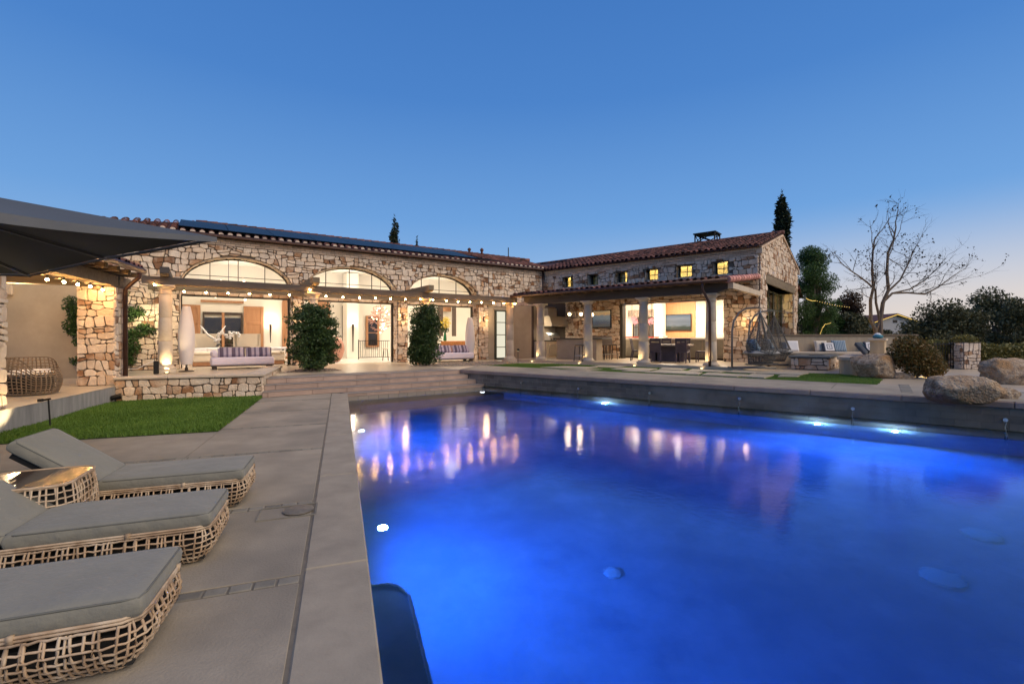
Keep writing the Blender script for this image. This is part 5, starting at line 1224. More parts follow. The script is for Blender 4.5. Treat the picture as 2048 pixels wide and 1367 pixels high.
# ------------------------------------------------------------------ furniture of the main wing
rf_ = np.random.default_rng(41)
def rect(fr, y, px0, py0, px1, py1): return fr.a(px0, y), fr.a(px1, y), fr.z(px0, py1, y), fr.z(px0, py0, y)
def striped(name, cs, freq, axis=0):
    m, t, b = nodes(name); n = t.nodes; l = t.links.new
    tc = n.new("ShaderNodeTexCoord"); sp = n.new("ShaderNodeSeparateXYZ"); l(tc.outputs['Object'], sp.inputs[0])
    mt = n.new("ShaderNodeMath"); mt.operation = 'MULTIPLY'; mt.inputs[1].default_value = freq; l(sp.outputs[axis], mt.inputs[0])
    fr_ = n.new("ShaderNodeMath"); fr_.operation = 'FRACT'; l(mt.outputs[0], fr_.inputs[0])
    rp = n.new("ShaderNodeValToRGB"); rp.color_ramp.interpolation = 'CONSTANT'; e = rp.color_ramp.elements
    while len(e) < len(cs): e.new(.5)
    for i, (p, c) in enumerate(cs): e[i].position = p; e[i].color = (*c, 1)
    l(fr_.outputs[0], rp.inputs[0]); l(rp.outputs[0], b.inputs['Base Color']); b.inputs['Roughness'].default_value = .9; return m
STRIPE = striped("lavender_stripe", [(0, (.10, .075, .12)), (.32, (.34, .29, .36)), (.55, (.14, .11, .17)), (.72, (.40, .34, .42))], 2.6)
BLUEST = striped("blue_stripe", [(0, (.34, .40, .46)), (.5, (.10, .17, .24))], 16)
def daybed(M_, L, label, nb=2):
    t = thing("daybed", M_, label, "daybed"); d = .95
    MB().box(0, L, 0, d, .14, .44, .05).build("mattress", M['lav'], t, smooth=True, sharp=60)
    MB().box(.02, L - .02, .03, d - .03, .105, .14).build("frame", M['darkwood'], t)
    for x in (.06, L - .2):
        for y in (.06, d - .2): MB().box(x, x + .14, y, y + .12, 0, .105, .008).build("leg", M['darkwood'], t)
    w = (L - .25) / nb
    for k in range(nb):
        q = MB(); q.pillow(w * .98, .40, .26, (0, 0, 0), .22, 12); o = q.build("bolster", STRIPE, t, Matrix.Translation((.22 + w * (k + .5), .52, .60)) @ Matrix.Rotation(R_(62), 4, 'X'), smooth=True)
    MB().box(0, .22, .05, d - .05, .44, .70, .07).build("armrest", M['lav'], t, smooth=True, sharp=60)
y_ = -1.25; x0 = FM.a(421, y_); x1 = FM.a(549, y_)
daybed(FM.at(x0, y_, PAT), x1 - x0, "long pale lavender daybed with striped bolsters under the left arch")
x1 = FM.a(949, -1.0); daybed(FM.at(x1 - 2.2, -1.0, PAT), 2.2, "pale lavender daybed with striped bolsters half hidden by the right shrub")
def cocoon(M_, label, h=2.0):
    t = thing("floor_lamp", M_, label, "floor lamp")
    MB().lathe([(.22, 0), (.22, .03), (.05, .05), (.05, .13), (.03, .15), (.03, .26)], 20).build("base", M['darkwood'], t, smooth=True, sharp=40)
    prof = [(.13 + .125 * math.sin(math.pi * (.08 + .92 * u)) ** .9 - .02 * u, .25 + u * (h - .25)) for u in [k / 16 for k in range(17)]]
    MB().lathe(prof, 24).build("shade", pm("lamp_shade_fabric", (.66, .60, .60), (.62, .56, .56), 3, .9, .1, 160), t, smooth=True, sharp=50)
cx = FM.a(373, -1.75); cocoon(FM.at(cx, -1.75, PAT), "tall white cocoon floor lamp beside the left pergola column", 2.25)
cx = FM.a(940, -.45); cocoon(FM.at(cx, -.45, PAT), "tall white cocoon floor lamp at the right arch by the stone pier", 2.2)
# sofas and armchairs inside the left arch
def sofa(M_, L, label, d=.95, h=.60):
    t = thing("sofa", M_, label, "sofa")
    MB().box(0, L, 0, d, .18, .45, .05).build("seat", M['cream'], t, smooth=True, sharp=60); MB().box(0, L, 0, .24, .45, h, .06).build("backrest", M['cream'], t, smooth=True, sharp=60)
    MB().box(.02, L - .02, .02, d - .02, .03, .18).build("plinth", M['wood'], t)
    for k in range(3):
        MB().pillow(.55, .42, .2, (0, 0, 0)).build("pillow", M['white'], t, Matrix.Translation((L * (k + .5) / 3, .22, h - .04)) @ Matrix.Rotation(R_(70 + 10 * k), 4, 'X'), smooth=True)
y_ = 1.1; x0, x1 = FM.a(384, y_), FM.a(470, y_); sofa(FM.at(x0, y_, PAT), x1 - x0, "low cream sofa seen from behind inside the left arch")
x0, x1 = FM.a(510, y_), FM.a(571, y_); sofa(FM.at(x0, y_, PAT), x1 - x0, "cream sofa with white pillows at the right side of the left arch")
def wingback(M_, label):
    t = thing("armchair", M_, label, "armchair", "wing armchairs in the living room")
    MB().box(-.42, .42, -.4, .4, .2, .5, .06).build("seat", M['cream'], t, smooth=True, sharp=60)
    MB().prism_y([(-.42, .4), (.42, .4), (.52, 1.35), (-.52, 1.35)], -.4, -.24).build("backrest", M['cream'], t)
    for s in (-1, 1):
        MB().prism_x([(-.4, .4), (.36, .4), (.34, .72), (-.1, .8), (-.14, 1.34), (-.4, 1.36)], s * .47 - .06, s * .47 + .06).build("wing", M['cream'], t)
        for yy in (-.34, .3): MB().box(s * .36 - .03, s * .36 + .03, yy, yy + .06, 0, .2).build("leg", M['darkwood'], t)
for px, lb in ((411, "left one of the two cream wing armchairs behind the sofas"), (493, "right one of the two cream wing armchairs behind the sofas")):
    wingback(FM.at(FM.a(px, 3.2), 3.2, PAT), lb)
# console with sculpture and orchid
xc = FM.a(452, 2.3); ct = thing("coffee_table", FM.at(xc, 2.3, PAT), "dark low table between the sofas carrying sculpture and orchid", "table")
MB().box(-1.1, .9, -.35, .35, .72, .77, .01).build("top", M['darkwood'], ct)
for sx in (-1, .8): MB().box(sx, sx + .08, -.3, .3, 0, .72).build("leg", M['darkwood'], ct)
xs_ = FM.a(433, 2.3) ; sc_ = thing("horn_sculpture", FM.at(xs_, 2.3, PAT + .77), "white wavy sculpture with two horns on the dark table", "sculpture")
MB().tube([(0, 0, 0), (.1, 0, .1), (-.04, 0, .24), (.12, 0, .36), (.05, 0, .46)], [.11, .09, .10, .08, .04], 10).build("body", M['white'], sc_, smooth=True)
for s in (-1, 1): MB().tube([(0, 0, .3), (s * .2 - .1, 0, .5), (s * .36 - .12, 0, .78), (s * .46 - .12, 0, .92)], [.05, .045, .03, .008], 8).build("horn", M['white'], sc_, smooth=True)
ox = FM.a(458, 2.3); orc = thing("orchid", FM.at(ox, 2.25, PAT + .77), "white orchid with arching flower stems on the dark table", "plant")
MB().lathe([(.08, 0), (.11, .12), (.1, .14)], 14).build("pot", M['darkwood'], orc)
q = MB(); fl2 = MB()
for s in (-1, .2, .9):
    P = [Vector((0, 0, .1)), Vector((s * .06, 0, .42)), Vector((s * .2, 0, .62)), Vector((s * .38, 0, .58)), Vector((s * .46, 0, .42))]; q.tube(P, .008, 5)
    for u in range(9):
        k = 1 + u / 9 * 2.95; i = int(k); p = P[i].lerp(P[i + 1], k - i); fl2.ball(p + Vector(rf_.normal(0, .025, 3)), .052, 6, 4, (1, .5, 1))
q.build("stem", M['leafvine'], orc); fl2.build("flowers", M['white'], orc, smooth=True)
# back wall of the living room: alder panels, dark window, arched doors
BY = 6.74
def panel_door(px0, py0, px1, label, y=BY, arch=False, mat='wood', py1=742):
    a, b, z0, z1 = rect(FM, y, px0, py0, px1, py1); z0 = PAT + .01; t = thing("panel_door", FM.at(a, y, z0), label, "door"); w = b - a; h = z1 - z0
    if arch:
        n = 14; pts = [(0, 0), (w, 0)] + [(w / 2 + w / 2 * math.cos(math.pi * k / n), h - w / 2 + w / 2 * math.sin(math.pi * k / n)) for k in range(n + 1)]
        MB().prism_y(pts, -.04, .02).build("leaf", M[mat], t)
        for k in range(3): MB().box(w * .2, w * .8, -.06, -.04, h * (.08 + .26 * k), h * (.08 + .26 * k) + h * .2, .01).build("panel", M[mat], t)
    else:
        MB().box(0, w, -.03, .02, 0, h).build("leaf", M[mat], t)
        for x_ in (0, w - .14): MB().box(x_, x_ + .14, -.07, -.03, 0, h, .008).build("stile", M[mat], t)
        for z_ in (0, h * .34, h * .66, h - .16): MB().box(.14, w - .14, -.065, -.03, z_, z_ + .14, .008).build("rail", M[mat], t)
panel_door(352, 608, 401, "wide alder wood panelled door at the left of the living room wall"); panel_door(487, 612, 527, "alder wood panelled door right of the dark living room window")
panel_door(564, 594, 590, "arched alder wood door seen at the right edge of the left arch", arch=True); panel_door(632, 597, 660, "arched alder wood door seen above the left clipped shrub", arch=True)
a, b, z0, z1 = rect(FM, BY, 405, 624, 485, 720); wn_ = thing("living_room_window", FM.at(a, BY, z0), "wide dark window with wooden mullion between alder doors", "window"); w = b - a; h = z1 - z0
fr2 = MB(); fr2.box(0, w, -.08, .0, h - .12, h + .02); fr2.box(0, .08, -.07, 0, 0, h); fr2.box(w - .08, w, -.07, 0, 0, h); fr2.box(0, w, -.07, 0, 0, .08); fr2.build("frame", M['darkwood'], wn_); MB().box(w * .47, w * .54, -.09, 0, 0, h).build("mullion", M['wood'], wn_)
for k in range(2):
    for j in range(3): MB().box(.08 + k * w * .46, w * (.47 if k == 0 else .96), -.03, -.02, .08 + j * h * .29, .06 + (j + 1) * h * .29).build("pane", M['darkglass'], wn_)
MB().box(FM.a(401, BY), FM.a(487, BY), BY - .10, BY, z1 + .5, z1 + .62).build("valance_board", M['wood'], None, FM.M, label="long wooden rail above the dark living room window", cat="rail")
def torch(px, label, y=6.5):
    x = FM.a(px, y); z1 = FM.z(px, 648, y); z0 = FM.z(px, 703 if px > 600 else 685, y); t = thing("torch_lamp", FM.at(x, y, z1), label, "wall lamp", "torch shaped wall lamps")
    MB().lathe([(.02, z0 - z1), (.035, (z0 - z1) * .5), (.06, -.02), (.07, 0)], 12).build("cone", M['darkwood'], t, smooth=True, sharp=50); MB().lathe([(.06, .001), (.06, .006)], 12).build("lamp_glow", M['sconce'], t)
    lamp('POINT', (0, -.05, .16), 26, (1, .84, .62), .06, parent=t)
torch(541, "torch shaped wall lamp glowing right of the alder doors"); torch(706, "torch shaped wall lamp glowing on the white pillar of the middle arch", 5.6)
x0, x1 = FM.a(694, 5.65), FM.a(717, 5.65); MB().box(x0, x1, 5.65, 6.6, PAT, 5.3).build("white_pillar", M['plaster'], None, FM.M, label="white plaster pillar behind the middle arch", cat="pillar")
x = FM.a(687.5, 6.6); MB().box(-.08, .08, -.05, 0, 0, 2.3, .03).box(-.05, .05, -.07, -.05, .6, .9).build("totem_art", M['darkwood'], None, FM.at(x, 6.7, PAT + .75), label="tall narrow dark carved panel on the white wall", cat="wall art")
MB().ball((0, 0, .62), .62, 18, 12, (.62, .7, 1.0)).build("boulder_sculpture", M['copper'], None, FM.at(FM.a(672, 2.0), 2.0, PAT), smooth=True, label="tall pink copper coloured rock sculpture beside the left shrub", cat="sculpture")
# stair rail, window and chandelier behind the middle arch
ry = 4.4; a, b, z0, z1 = rect(FM, ry, 717, 675, 779, 712); sr = thing("stair_railing", FM.at(a, ry, PAT), "wrought iron stair railing behind the middle arch", "railing"); w = b - a; hr = 1.02
q = MB(); q.box(0, w, -.02, .02, hr - .03, hr); q.box(0, w, -.015, .015, .08, .11); q.box(-.02, .02, -.02, .02, 0, hr + .05); q.build("rail", M['metal'], sr)
nb = int(w / .11)
for k in range(1, nb):
    q = MB(); x = w * k / nb; q.tube([(x, 0, .1), (x + (.03 if k % 3 == 0 else 0), 0, .4), (x, 0, .7), (x, 0, hr - .03)], .011, 5); q.build("baluster", M['metal'], sr)
a, b, z0, z1 = rect(FM, BY, 731, 631, 758, 694); w = b - a; h = z1 - z0; wn2 = thing("hall_window", FM.at(a, BY, z0), "brown framed dusk lit window behind the stair railing", "window")
f = MB(); f.box(0, w, -.08, 0, 0, .1); f.box(0, w, -.08, 0, h - .04, h); f.box(0, .14, -.08, 0, 0, h); f.box(w - .12, w, -.08, 0, 0, h); f.build("frame", M['wood'], wn2); MB().box(.14, w - .12, -.03, -.02, .1, h - .04).build("pane", M['darkglass'], wn2)
MB().box(.14, w - .12, -.05, -.035, h * .45, h * .47).build("glazing_bar", M['wood'], wn2)
def chandelier(name, M_, R, hgt, label, nrod, nb, rodmat, bulb, cordh, br=.03):
    t = thing(name, M_, label, "chandelier"); q = MB()
    for k in range(nrod):
        d = rf_.normal(size=3); d /= np.linalg.norm(d); rr = rf_.random() ** .4; c = Vector((d[0] * R * rr, d[1] * R * rr, d[2] * hgt * rr)); e = Vector(rf_.normal(size=3)); e.z *= .25; e.normalize()
        q.tube([c - e * R * .3, c + e * R * .3], .012, 4)
    q.build("rods", M[rodmat], t); bl = MB().ball((0, 0, 0), br, 8, 6).mesh("bulb", True); bl.materials.append(M[bulb])
    for k in range(nb):
        d = rf_.normal(size=3); d /= np.linalg.norm(d); rr = .55 + .45 * rf_.random(); link_mesh("bulb", bl, None, t, Matrix.Translation((d[0] * R * rr, d[1] * R * rr, d[2] * hgt * rr)))
    MB().tube([(0, 0, 0), (0, 0, cordh)], .012, 5).build("cord", M['metal'], t)
cp_ = FM.a(761, 2.6); chandelier("rod_chandelier", FM.at(cp_, 2.6, FM.z(761, 636, 2.6)), .60, .78, "big chandelier of pink metal rods and small lamps in the middle arch", 120, 26, 'copper', 'cryst', 2.2, .035)
c2 = FM.a(457, 2.8); zc = FM.z(457, 578, 2.8); sp_ = thing("branch_chandelier", FM.at(c2, 2.8, zc), "thin metal branch chandelier with round bulbs in the left arch", "chandelier")
q = MB(); bl = MB().ball((0, 0, 0), .05, 10, 7).mesh("bulb", True); bl.materials.append(M['cryst'])
for k in range(9):
    an = k * 2.4; e = Vector((math.cos(an) * .62, math.sin(an) * .5, -.42 + .1 * k)); q.tube([(0, 0, -.1 + .05 * k), e], .01, 4); link_mesh("bulb", bl, None, sp_, Matrix.Translation(e * 1.04))
q.tube([(0, 0, -.2), (0, 0, 1.6)], .012, 5); q.build("branches", M['metal'], sp_)
st_ = thing("bar_stool", FM.at(FM.a(771, 2.2), 2.2, PAT), "small dark stool by the middle arch door frame", "stool")
MB().lathe([(.17, .6), (.18, .64)], 14).build("seat", M['cream'], st_)
for k in range(4): an = k * math.pi / 2 + .5; MB().tube([(.2 * math.cos(an), .2 * math.sin(an), 0), (.12 * math.cos(an), .12 * math.sin(an), .6)], .018, 5).build("leg", M['darkwood'], st_)
# right arch: curtains, console, vase of yellow flowers, printed bench
for px0, px1, lb in ((876, 886, "left brown curtain panel behind the right arch"), (904, 912, "right brown curtain panel behind the right arch")):
    a, b, z0, z1 = rect(FM, 6.0, px0, 605, px1, 672); q = MB(); n = 24; q.grid(lambda u, v: (a + (b - a) * u, 6.0 + .05 * math.sin(u * 5 * 2 * math.pi), z0 + (z1 - z0) * v), n, 3); q.build("curtain", pm("brown_curtain_" + str(px0), (.20, .145, .115), (.15, .11, .09), 3, .9), None, FM.M, smooth=True, label=lb, cat="curtain")
bn = thing("printed_bench", FM.at(FM.a(884, 1.6), 1.6, PAT), "long bench with orange printed back inside the right arch", "bench")
MB().box(0, 1.5, 0, .2, .4, 1.0, .04).build("backrest", M['orangeprint'], bn, smooth=True, sharp=60); MB().box(0, 1.5, 0, .6, .2, .45, .04).build("seat", M['orangeprint'], bn, smooth=True, sharp=60)
for x in (.05, 1.37):
    for y in (.05, .5): MB().box(x, x + .08, y, y + .06, 0, .2).build("leg", M['darkwood'], bn)
vs_ = thing("flower_vase", FM.at(FM.a(890, 2.6), 2.6, PAT), "green vase with yellow flowers on a white stand in the right arch", "vase")
MB().box(-.3, .3, -.25, .25, 0, .95).build("stand", M['plaster'], vs_); MB().lathe([(.06, .95), (.10, 1.05), (.08, 1.3), (.05, 1.45), (.07, 1.5)], 16).build("vase_body", M['vase'], vs_, smooth=True)
C, O = cloud(rf_, [(0, 0, 1.95, .34, .3, .3), (.1, 0, 2.2, .22, .2, .2)], 600); link_mesh("flowers", leaf_mesh("flowers", C, .07, rf_, 0, .7), M['yellow'], vs_)
C, O = cloud(rf_, [(0, 0, 1.62, .25, .2, .16)], 150); link_mesh("leaves", leaf_mesh("leaves", C, .1, rf_), M['leafvine'], vs_)
x = FM.a(921, 4.0); MB().box(-.3, .6, -.05, .05, 0, .32, .01).build("wood_shelf_beam", M['wood'], None, FM.at(x, 6.5, FM.z(925, 624, 6.5)), label="short wooden beam on the white wall of the right arch", cat="shelf")
# ------------------------------------------------------------------ terrace kitchen
def boxthing(name, fr, x0, x1, y0, y1, z0, z1, mat, label, cat, c=.01): return MB().box(x0, x1, y0, y1, z0, z1, c).build(name, M[mat], None, fr.M, label=label, cat=cat)
hd = thing("range_hood", FR.at(XP + .06, YP * .5, COV + 1.65), "stainless grill hood on the stucco wall of the outdoor kitchen", "range hood")
MB().prism_y([(0, 0), (1.0, 0), (1.0, .12), (.85, .55), (0, .55)], -.75, .75).build("canopy", M['stainless'], hd); MB().box(0, .95, -.74, .74, .0, .05).build("lip", M['stainless'], hd); MB().box(0, .5, -.4, .4, .55, 1.0).build("flue", M['stainless'], hd)
lamp('AREA', (.5, 0, -.03), 10, (1, .82, .6), .5, (0, 0, -1), parent=hd)
kc = thing("grill_counter", FR.at(XP + .06, YP + .1, COV), "stone grill counter against the back wall of the outdoor kitchen", "counter")
MB().box(0, .8, 0, -YP - .12, 0, .86).build("body", M['limestone'], kc); MB().box(-.02, .84, -.03, -YP - .11, .86, .92, .01).build("top", M['granite'], kc); MB().box(.8, .82, .25, 1.0, .12, .72).build("steel_door", M['stainless'], kc)
gl = thing("gas_grill", FR.at(XP + .45, YP * .5 - .1, COV + .92), "domed stainless gas grill set in the kitchen counter", "grill")
MB().prism_y([(-.32, 0), (.36, 0), (.36, .10)] + [(.33 * math.cos(math.pi * k / 10), .10 + .32 * math.sin(math.pi * k / 10)) for k in range(1, 10)] + [(-.32, .1)], -.48, .48).build("lid", M['stainless'], gl, smooth=True, sharp=40)
MB().tube([(.40, -.38, .2), (.40, .38, .2)], .018, 8).build("handle", M['steel'], gl)
kn = MB(); [kn.tube([(.36, -.35 + .23 * k, .05), (.40, -.35 + .23 * k, .05)], .03, 10) for k in range(4)]; kn.build("knob", M['metal'], gl)
bx_0, bx_1 = FR.a(1113, -2.95), FR.a(1222, -1.6)
br_ = thing("bar_counter", FR.at(FR.a(1113, -2.7), -2.7, COV), "brown stucco bar counter with dark stone top on the terrace", "bar counter"); Lb = FR.a(1206, -2.7) - FR.a(1113, -2.7)
MB().box(0, Lb - .35, 0, .55, 0, .98).build("body", M['stucco'], br_); MB().box(-.15, Lb, -.1, .85, .98, 1.04, .012).build("top", M['granite'], br_)
def stool(M_, label, back=True):
    t = thing("bar_stool", M_, label, "bar stool", "bar stools at the terrace bar"); 
    MB().box(-.21, .21, -.2, .2, .68, .74, .02).build("seat", M['darkwood'], t)
    for sx in (-1, 1):
        for sy in (-1, 1): MB().tube([(sx * .23, sy * .22, 0), (sx * .19, sy * .18, .7)], .02, 6).build("leg", M['darkwood'], t)
    MB().tube([(-.2, -.2, .25), (.2, -.2, .25), (.2, .2, .25), (-.2, .2, .25), (-.2, -.2, .25)], .012, 5).build("footrest", M['steel'], t)
    if back: MB().prism_x([(.17, .74), (.22, .74), (.29, 1.14), (.25, 1.14)], -.2, .2).build("backrest", pm("stool_mesh", (.12, .085, .065), (.09, .06, .05), 30, .7), t)
for px, py, yy, lb, rz, bk in ((1162, 722, -3.2, "backless looking dark stool in front of the terrace bar", 180, False), (1196, 719, -2.5, "first dark bar stool right of the second terrace column", 60, True), (1210, 718.5, -2.0, "middle dark bar stool at the end of the terrace bar", 60, True), (1222, 717.5, -1.5, "dark bar stool nearest to the folded sliding door", 60, True)):
    p = FR.l(gp(px, py, COV)); stool(FR.at(p.x, p.y, COV, rz), lb, bk)
pen = [(1139, 628), (1162, 628), (1184, 629)]
for k, (px, py) in enumerate(pen):
    yv = -2.3; x = FR.a(px, yv); z = FR.z(px, py, yv); t = thing("globe_pendant", FR.at(x, yv, z), ("left", "middle", "right")[k] + " glowing glass globe pendant over the terrace bar", "pendant lamp", "globe pendants over the bar")
    MB().ball((0, 0, 0), .085, 14, 10).build("globe", M['globe'], t, smooth=True); zc_ = zg + (zwl - zg) * (yv - YG) / (0 - YG) - .05 - z; MB().tube([(0, 0, .08), (0, 0, zc_)], .008, 5).build("rod", M['metal'], t); lamp('POINT', (0, -.14, -.02), 13, (1, .74, .42), .08, parent=t)
for k, x in enumerate((3.2, 5.0, 6.8, 8.6, 10.3)):      # recessed spots in the terrace ceiling, two rows
    for j, yv in enumerate((-1.1, -2.9)):
        zc_ = zg + (zwl - zg) * (yv - YG) / (0 - YG) - .05; t = thing("ceiling_spot", FR.at(x, yv, zc_), ("first", "second", "third", "fourth", "last")[k] + (" recessed ceiling spot of the terrace row by the house wall" if j == 0 else " recessed ceiling spot of the terrace row by the columns") + " from the inner corner", "ceiling spot", "recessed spots in the terrace ceiling")
        MB().lathe([(.06, -.012), (.075, -.012), (.075, .03), (.06, .03)], 16, caps=False).build("ring", M['metal'], t); MB().lathe([(.055, .0), (.055, .004)], 14).build("lens", M['sconce'], t)
        lamp('SPOT', (0, 0, -.03), 60, (1, .74, .44), .05, (0, 0, -1), 125, t, blend=.9)
# wall screens
def screen(name, fr, x0, x1, z0, z1, y, m, label):
    t = thing(name, fr.at((x0 + x1) / 2, y, (z0 + z1) / 2), label, "television"); w = (x1 - x0) / 2; h = (z1 - z0) / 2
    MB().box(-w, w, -.07, 0, -h, h, .008).build("casing", M['metal'], t); MB().box(-w + .04, w - .04, -.074, -.071, -h + .06, h - .04).build("screen", m, t)
def seascape(name, stops, s, warp, lo):
    m = bpy.data.materials.new(name); m.use_nodes = True; t = m.node_tree; n = t.nodes; l = t.links.new; b = n['Principled BSDF']
    tc = n.new("ShaderNodeTexCoord"); sp = n.new("ShaderNodeSeparateXYZ"); l(tc.outputs['Generated'], sp.inputs[0]); no = n.new("ShaderNodeTexNoise"); mp = n.new("ShaderNodeMapping"); mp.inputs['Scale'].default_value = (1.5, 1, 7); l(tc.outputs['Generated'], mp.inputs[0]); l(mp.outputs[0], no.inputs[0]); no.inputs['Scale'].default_value = 1.6
    ma = n.new("ShaderNodeMath"); ma.operation = 'MULTIPLY_ADD'; ma.inputs[1].default_value = warp; l(no.outputs[0], ma.inputs[0]); l(sp.outputs['Z'], ma.inputs[2]); sb = n.new("ShaderNodeMath"); sb.operation = 'SUBTRACT'; sb.inputs[1].default_value = warp * .5; l(ma.outputs[0], sb.inputs[0])
    rp = n.new("ShaderNodeValToRGB"); e = rp.color_ramp.elements
    while len(e) < len(stops): e.new(.5)
    for i, (p, c) in enumerate(stops): e[i].position = p; e[i].color = (*c, 1)
    l(sb.outputs[0], rp.inputs[0]); b.inputs['Base Color'].default_value = (.01, .01, .01, 1); l(rp.outputs[0], b.inputs['Emission Color']); b.inputs['Emission Strength'].default_value = s; b.inputs['Roughness'].default_value = .25; return m
a, b, z0, z1 = rect(FR, -.09, 1185, 621, 1222.5, 656); screen("outdoor_television", FR, a, b, z0, z1, -.06, seascape("sunset_sea_picture", [(0, (.05, .06, .06)), (.3, (.03, .06, .10)), (.52, (.08, .14, .18)), (.72, (.10, .14, .17)), (.78, (.35, .21, .08)), (1, (.26, .20, .13))], .75, .22, 0), "wall television with a sunset sea picture on the terrace stone wall")
# indoor kitchen seen through the sliding doors
wp0, wp1 = FR.a(1322, 4.4), FR.a(1391, 4.4); MB().box(wp0, wp1, 4.38, 4.55, COV, 3.9).build("wood_panel_wall", M['woodpanel'], None, FR.M, label="tall oak panel behind the kitchen television", cat="wall panel")
a, b, z0, z1 = rect(FR, 4.3, 1331.5, 629, 1382.5, 661.5); screen("kitchen_television", FR, a, b, z0, z1, 4.37, seascape("cloudy_coast_picture", [(0, (.03, .05, .03)), (.2, (.05, .09, .06)), (.32, (.30, .34, .36)), (.55, (.26, .30, .33)), (.75, (.36, .40, .43)), (1, (.13, .22, .30))], .8, .3, 0), "television with a cloudy coast picture on the oak panel")
MB().box(FR.a(1308, 3.6), FR.a(1321.5, 3.6), 3.6, 4.3, COV, 3.95).build("white_column", M['plaster'], None, FR.M, label="square white column left of the oak panel", cat="column")
lw = thing("ledger_stone_wall", FR.at(0, 0, 0), "white ledger stone wall right of the oak panel in the kitchen", "wall"); xa, xb = wp1 + .02, XG - 1.35
MB().box(xa, xb, 4.42, 4.58, COV, 3.9).build("wall_core", M['plaster'], lw)
q = MB(); z = COV + 1.0
while z < 3.85:
    x = xa
    while x < xb: L_ = rf_.uniform(.25, .6); q.box(x, min(x + L_, xb) - .006, 4.42 - rf_.uniform(.01, .05), 4.43, z, z + .072); x += L_
    z += .08
q.build("ledger_stones", pm("ledger_stone", (.70, .64, .55), (.60, .54, .46), 6, .9, .3, 40, tint=.1), lw, kind="stuff")
isl = thing("kitchen_island", FR.at(0, 0, 0), "long kitchen island with grey front and white top behind the sliding doors", "kitchen island"); ia, ib = FR.a(1238, 1.0), FR.a(1470, 1.0)
MB().box(ia, ib, 1.0, 1.9, COV + .09, COV + .96).build("body", M['stucco'], isl)
for k in range(4): MB().box(ia + (ib - ia) * k / 4 + .02, ia + (ib - ia) * (k + 1) / 4 - .02, .975, 1.0, COV + .12, COV + .92, .004).build("front_panel", pm("island_front", (.27, .24, .19), (.23, .205, .165), 3, .6), isl)
MB().box(ia - .05, ib + .05, .9, 2.0, COV + .96, COV + 1.05, .01).build("top", M['marble'], isl); MB().box(ia, ib, 1.03, 1.8, COV, COV + .09).build("plinth", M['darkwood'], isl)
MB().box(FR.a(1247, 2.6), FR.a(1309, 2.6), 2.6, 3.2, COV, COV + 1.12).box(FR.a(1247, 2.6), FR.a(1309, 2.6), 2.55, 2.6, COV + 1.07, COV + 1.12).build("red_counter", pm("red_light_tint", (.55, .06, .035), (.48, .05, .03), 3, .3), None, FR.M, label="kitchen counter behind the island, coloured red for its countertop lights", cat="counter")  # red of the countertop lights put into the counter colour
for k, (p0, p1) in enumerate(((1266, 1279), (1297, 1308))):
    a, b, z0, z1 = rect(FR, 4.55, p0, 634, p1, 676); t = thing("kitchen_window", FR.at(a, 4.56, z0), ("left" if k == 0 else "right") + " dark framed kitchen window behind the third terrace column", "window"); w, h = b - a, z1 - z0
    f = MB(); f.box(0, w, -.06, 0, 0, .06); f.box(0, w, -.06, 0, h - .06, h); f.box(0, .1, -.06, 0, 0, h); f.box(w - .1, w, -.06, 0, 0, h); f.box(w / 2 - .03, w / 2 + .03, -.06, 0, 0, h); f.box(0, w, -.05, 0, h * .5, h * .53); f.build("frame", M['darkwood'], t)
    MB().box(.1, w - .1, -.03, -.025, .06, h - .06).build("pane", em("kitchen_window_glow_%d" % k, (.85, .78, .62), .5), t)
a, b, z0, z1 = rect(FR, 4.4, 1255, 620, 1309, 634); q = MB(); q.grid(lambda u, v: (a + (b - a) * u, 4.45 + .03 * math.sin(u * 40), z0 + (z1 - z0) * v), 60, 2); q.build("patterned_valance", pm("trellis_print", (.46, .40, .33), (.16, .12, .10), 16, .9), None, FR.M, smooth=True, label="trellis patterned valance above the kitchen windows", cat="valance")
chandelier("burst_chandelier", FR.at(FR.a(1264, 1.6), 1.6, FR.z(1264, 641, 1.6)), .30, .28, "pink glass burst chandelier behind the third terrace column", 60, 14, 'redglow', 'redglow', .95, .03)
chandelier("burst_chandelier", FR.at(FR.a(1303, 1.8), 1.8, FR.z(1303, 642, 1.8)), .22, .2, "smaller pink glass burst chandelier left of the white column", 40, 10, 'redglow', 'redglow', .95, .03)
bw = [MB().lathe([(.05, 0), (.14, .07), (.13, .075)], 12).mesh("bowl_" + str(k), True) for k in range(1)][0]; bw.materials.append(M['marble'])
for k, px in enumerate((1285, 1330, 1425)):
    link_mesh("serving_bowl", bw, None, None, FR.at(FR.a(px, 1.4), 1.4, COV + 1.05), label=("left", "middle", "right")[k] + " small bowl standing on the kitchen island", cat="bowl")
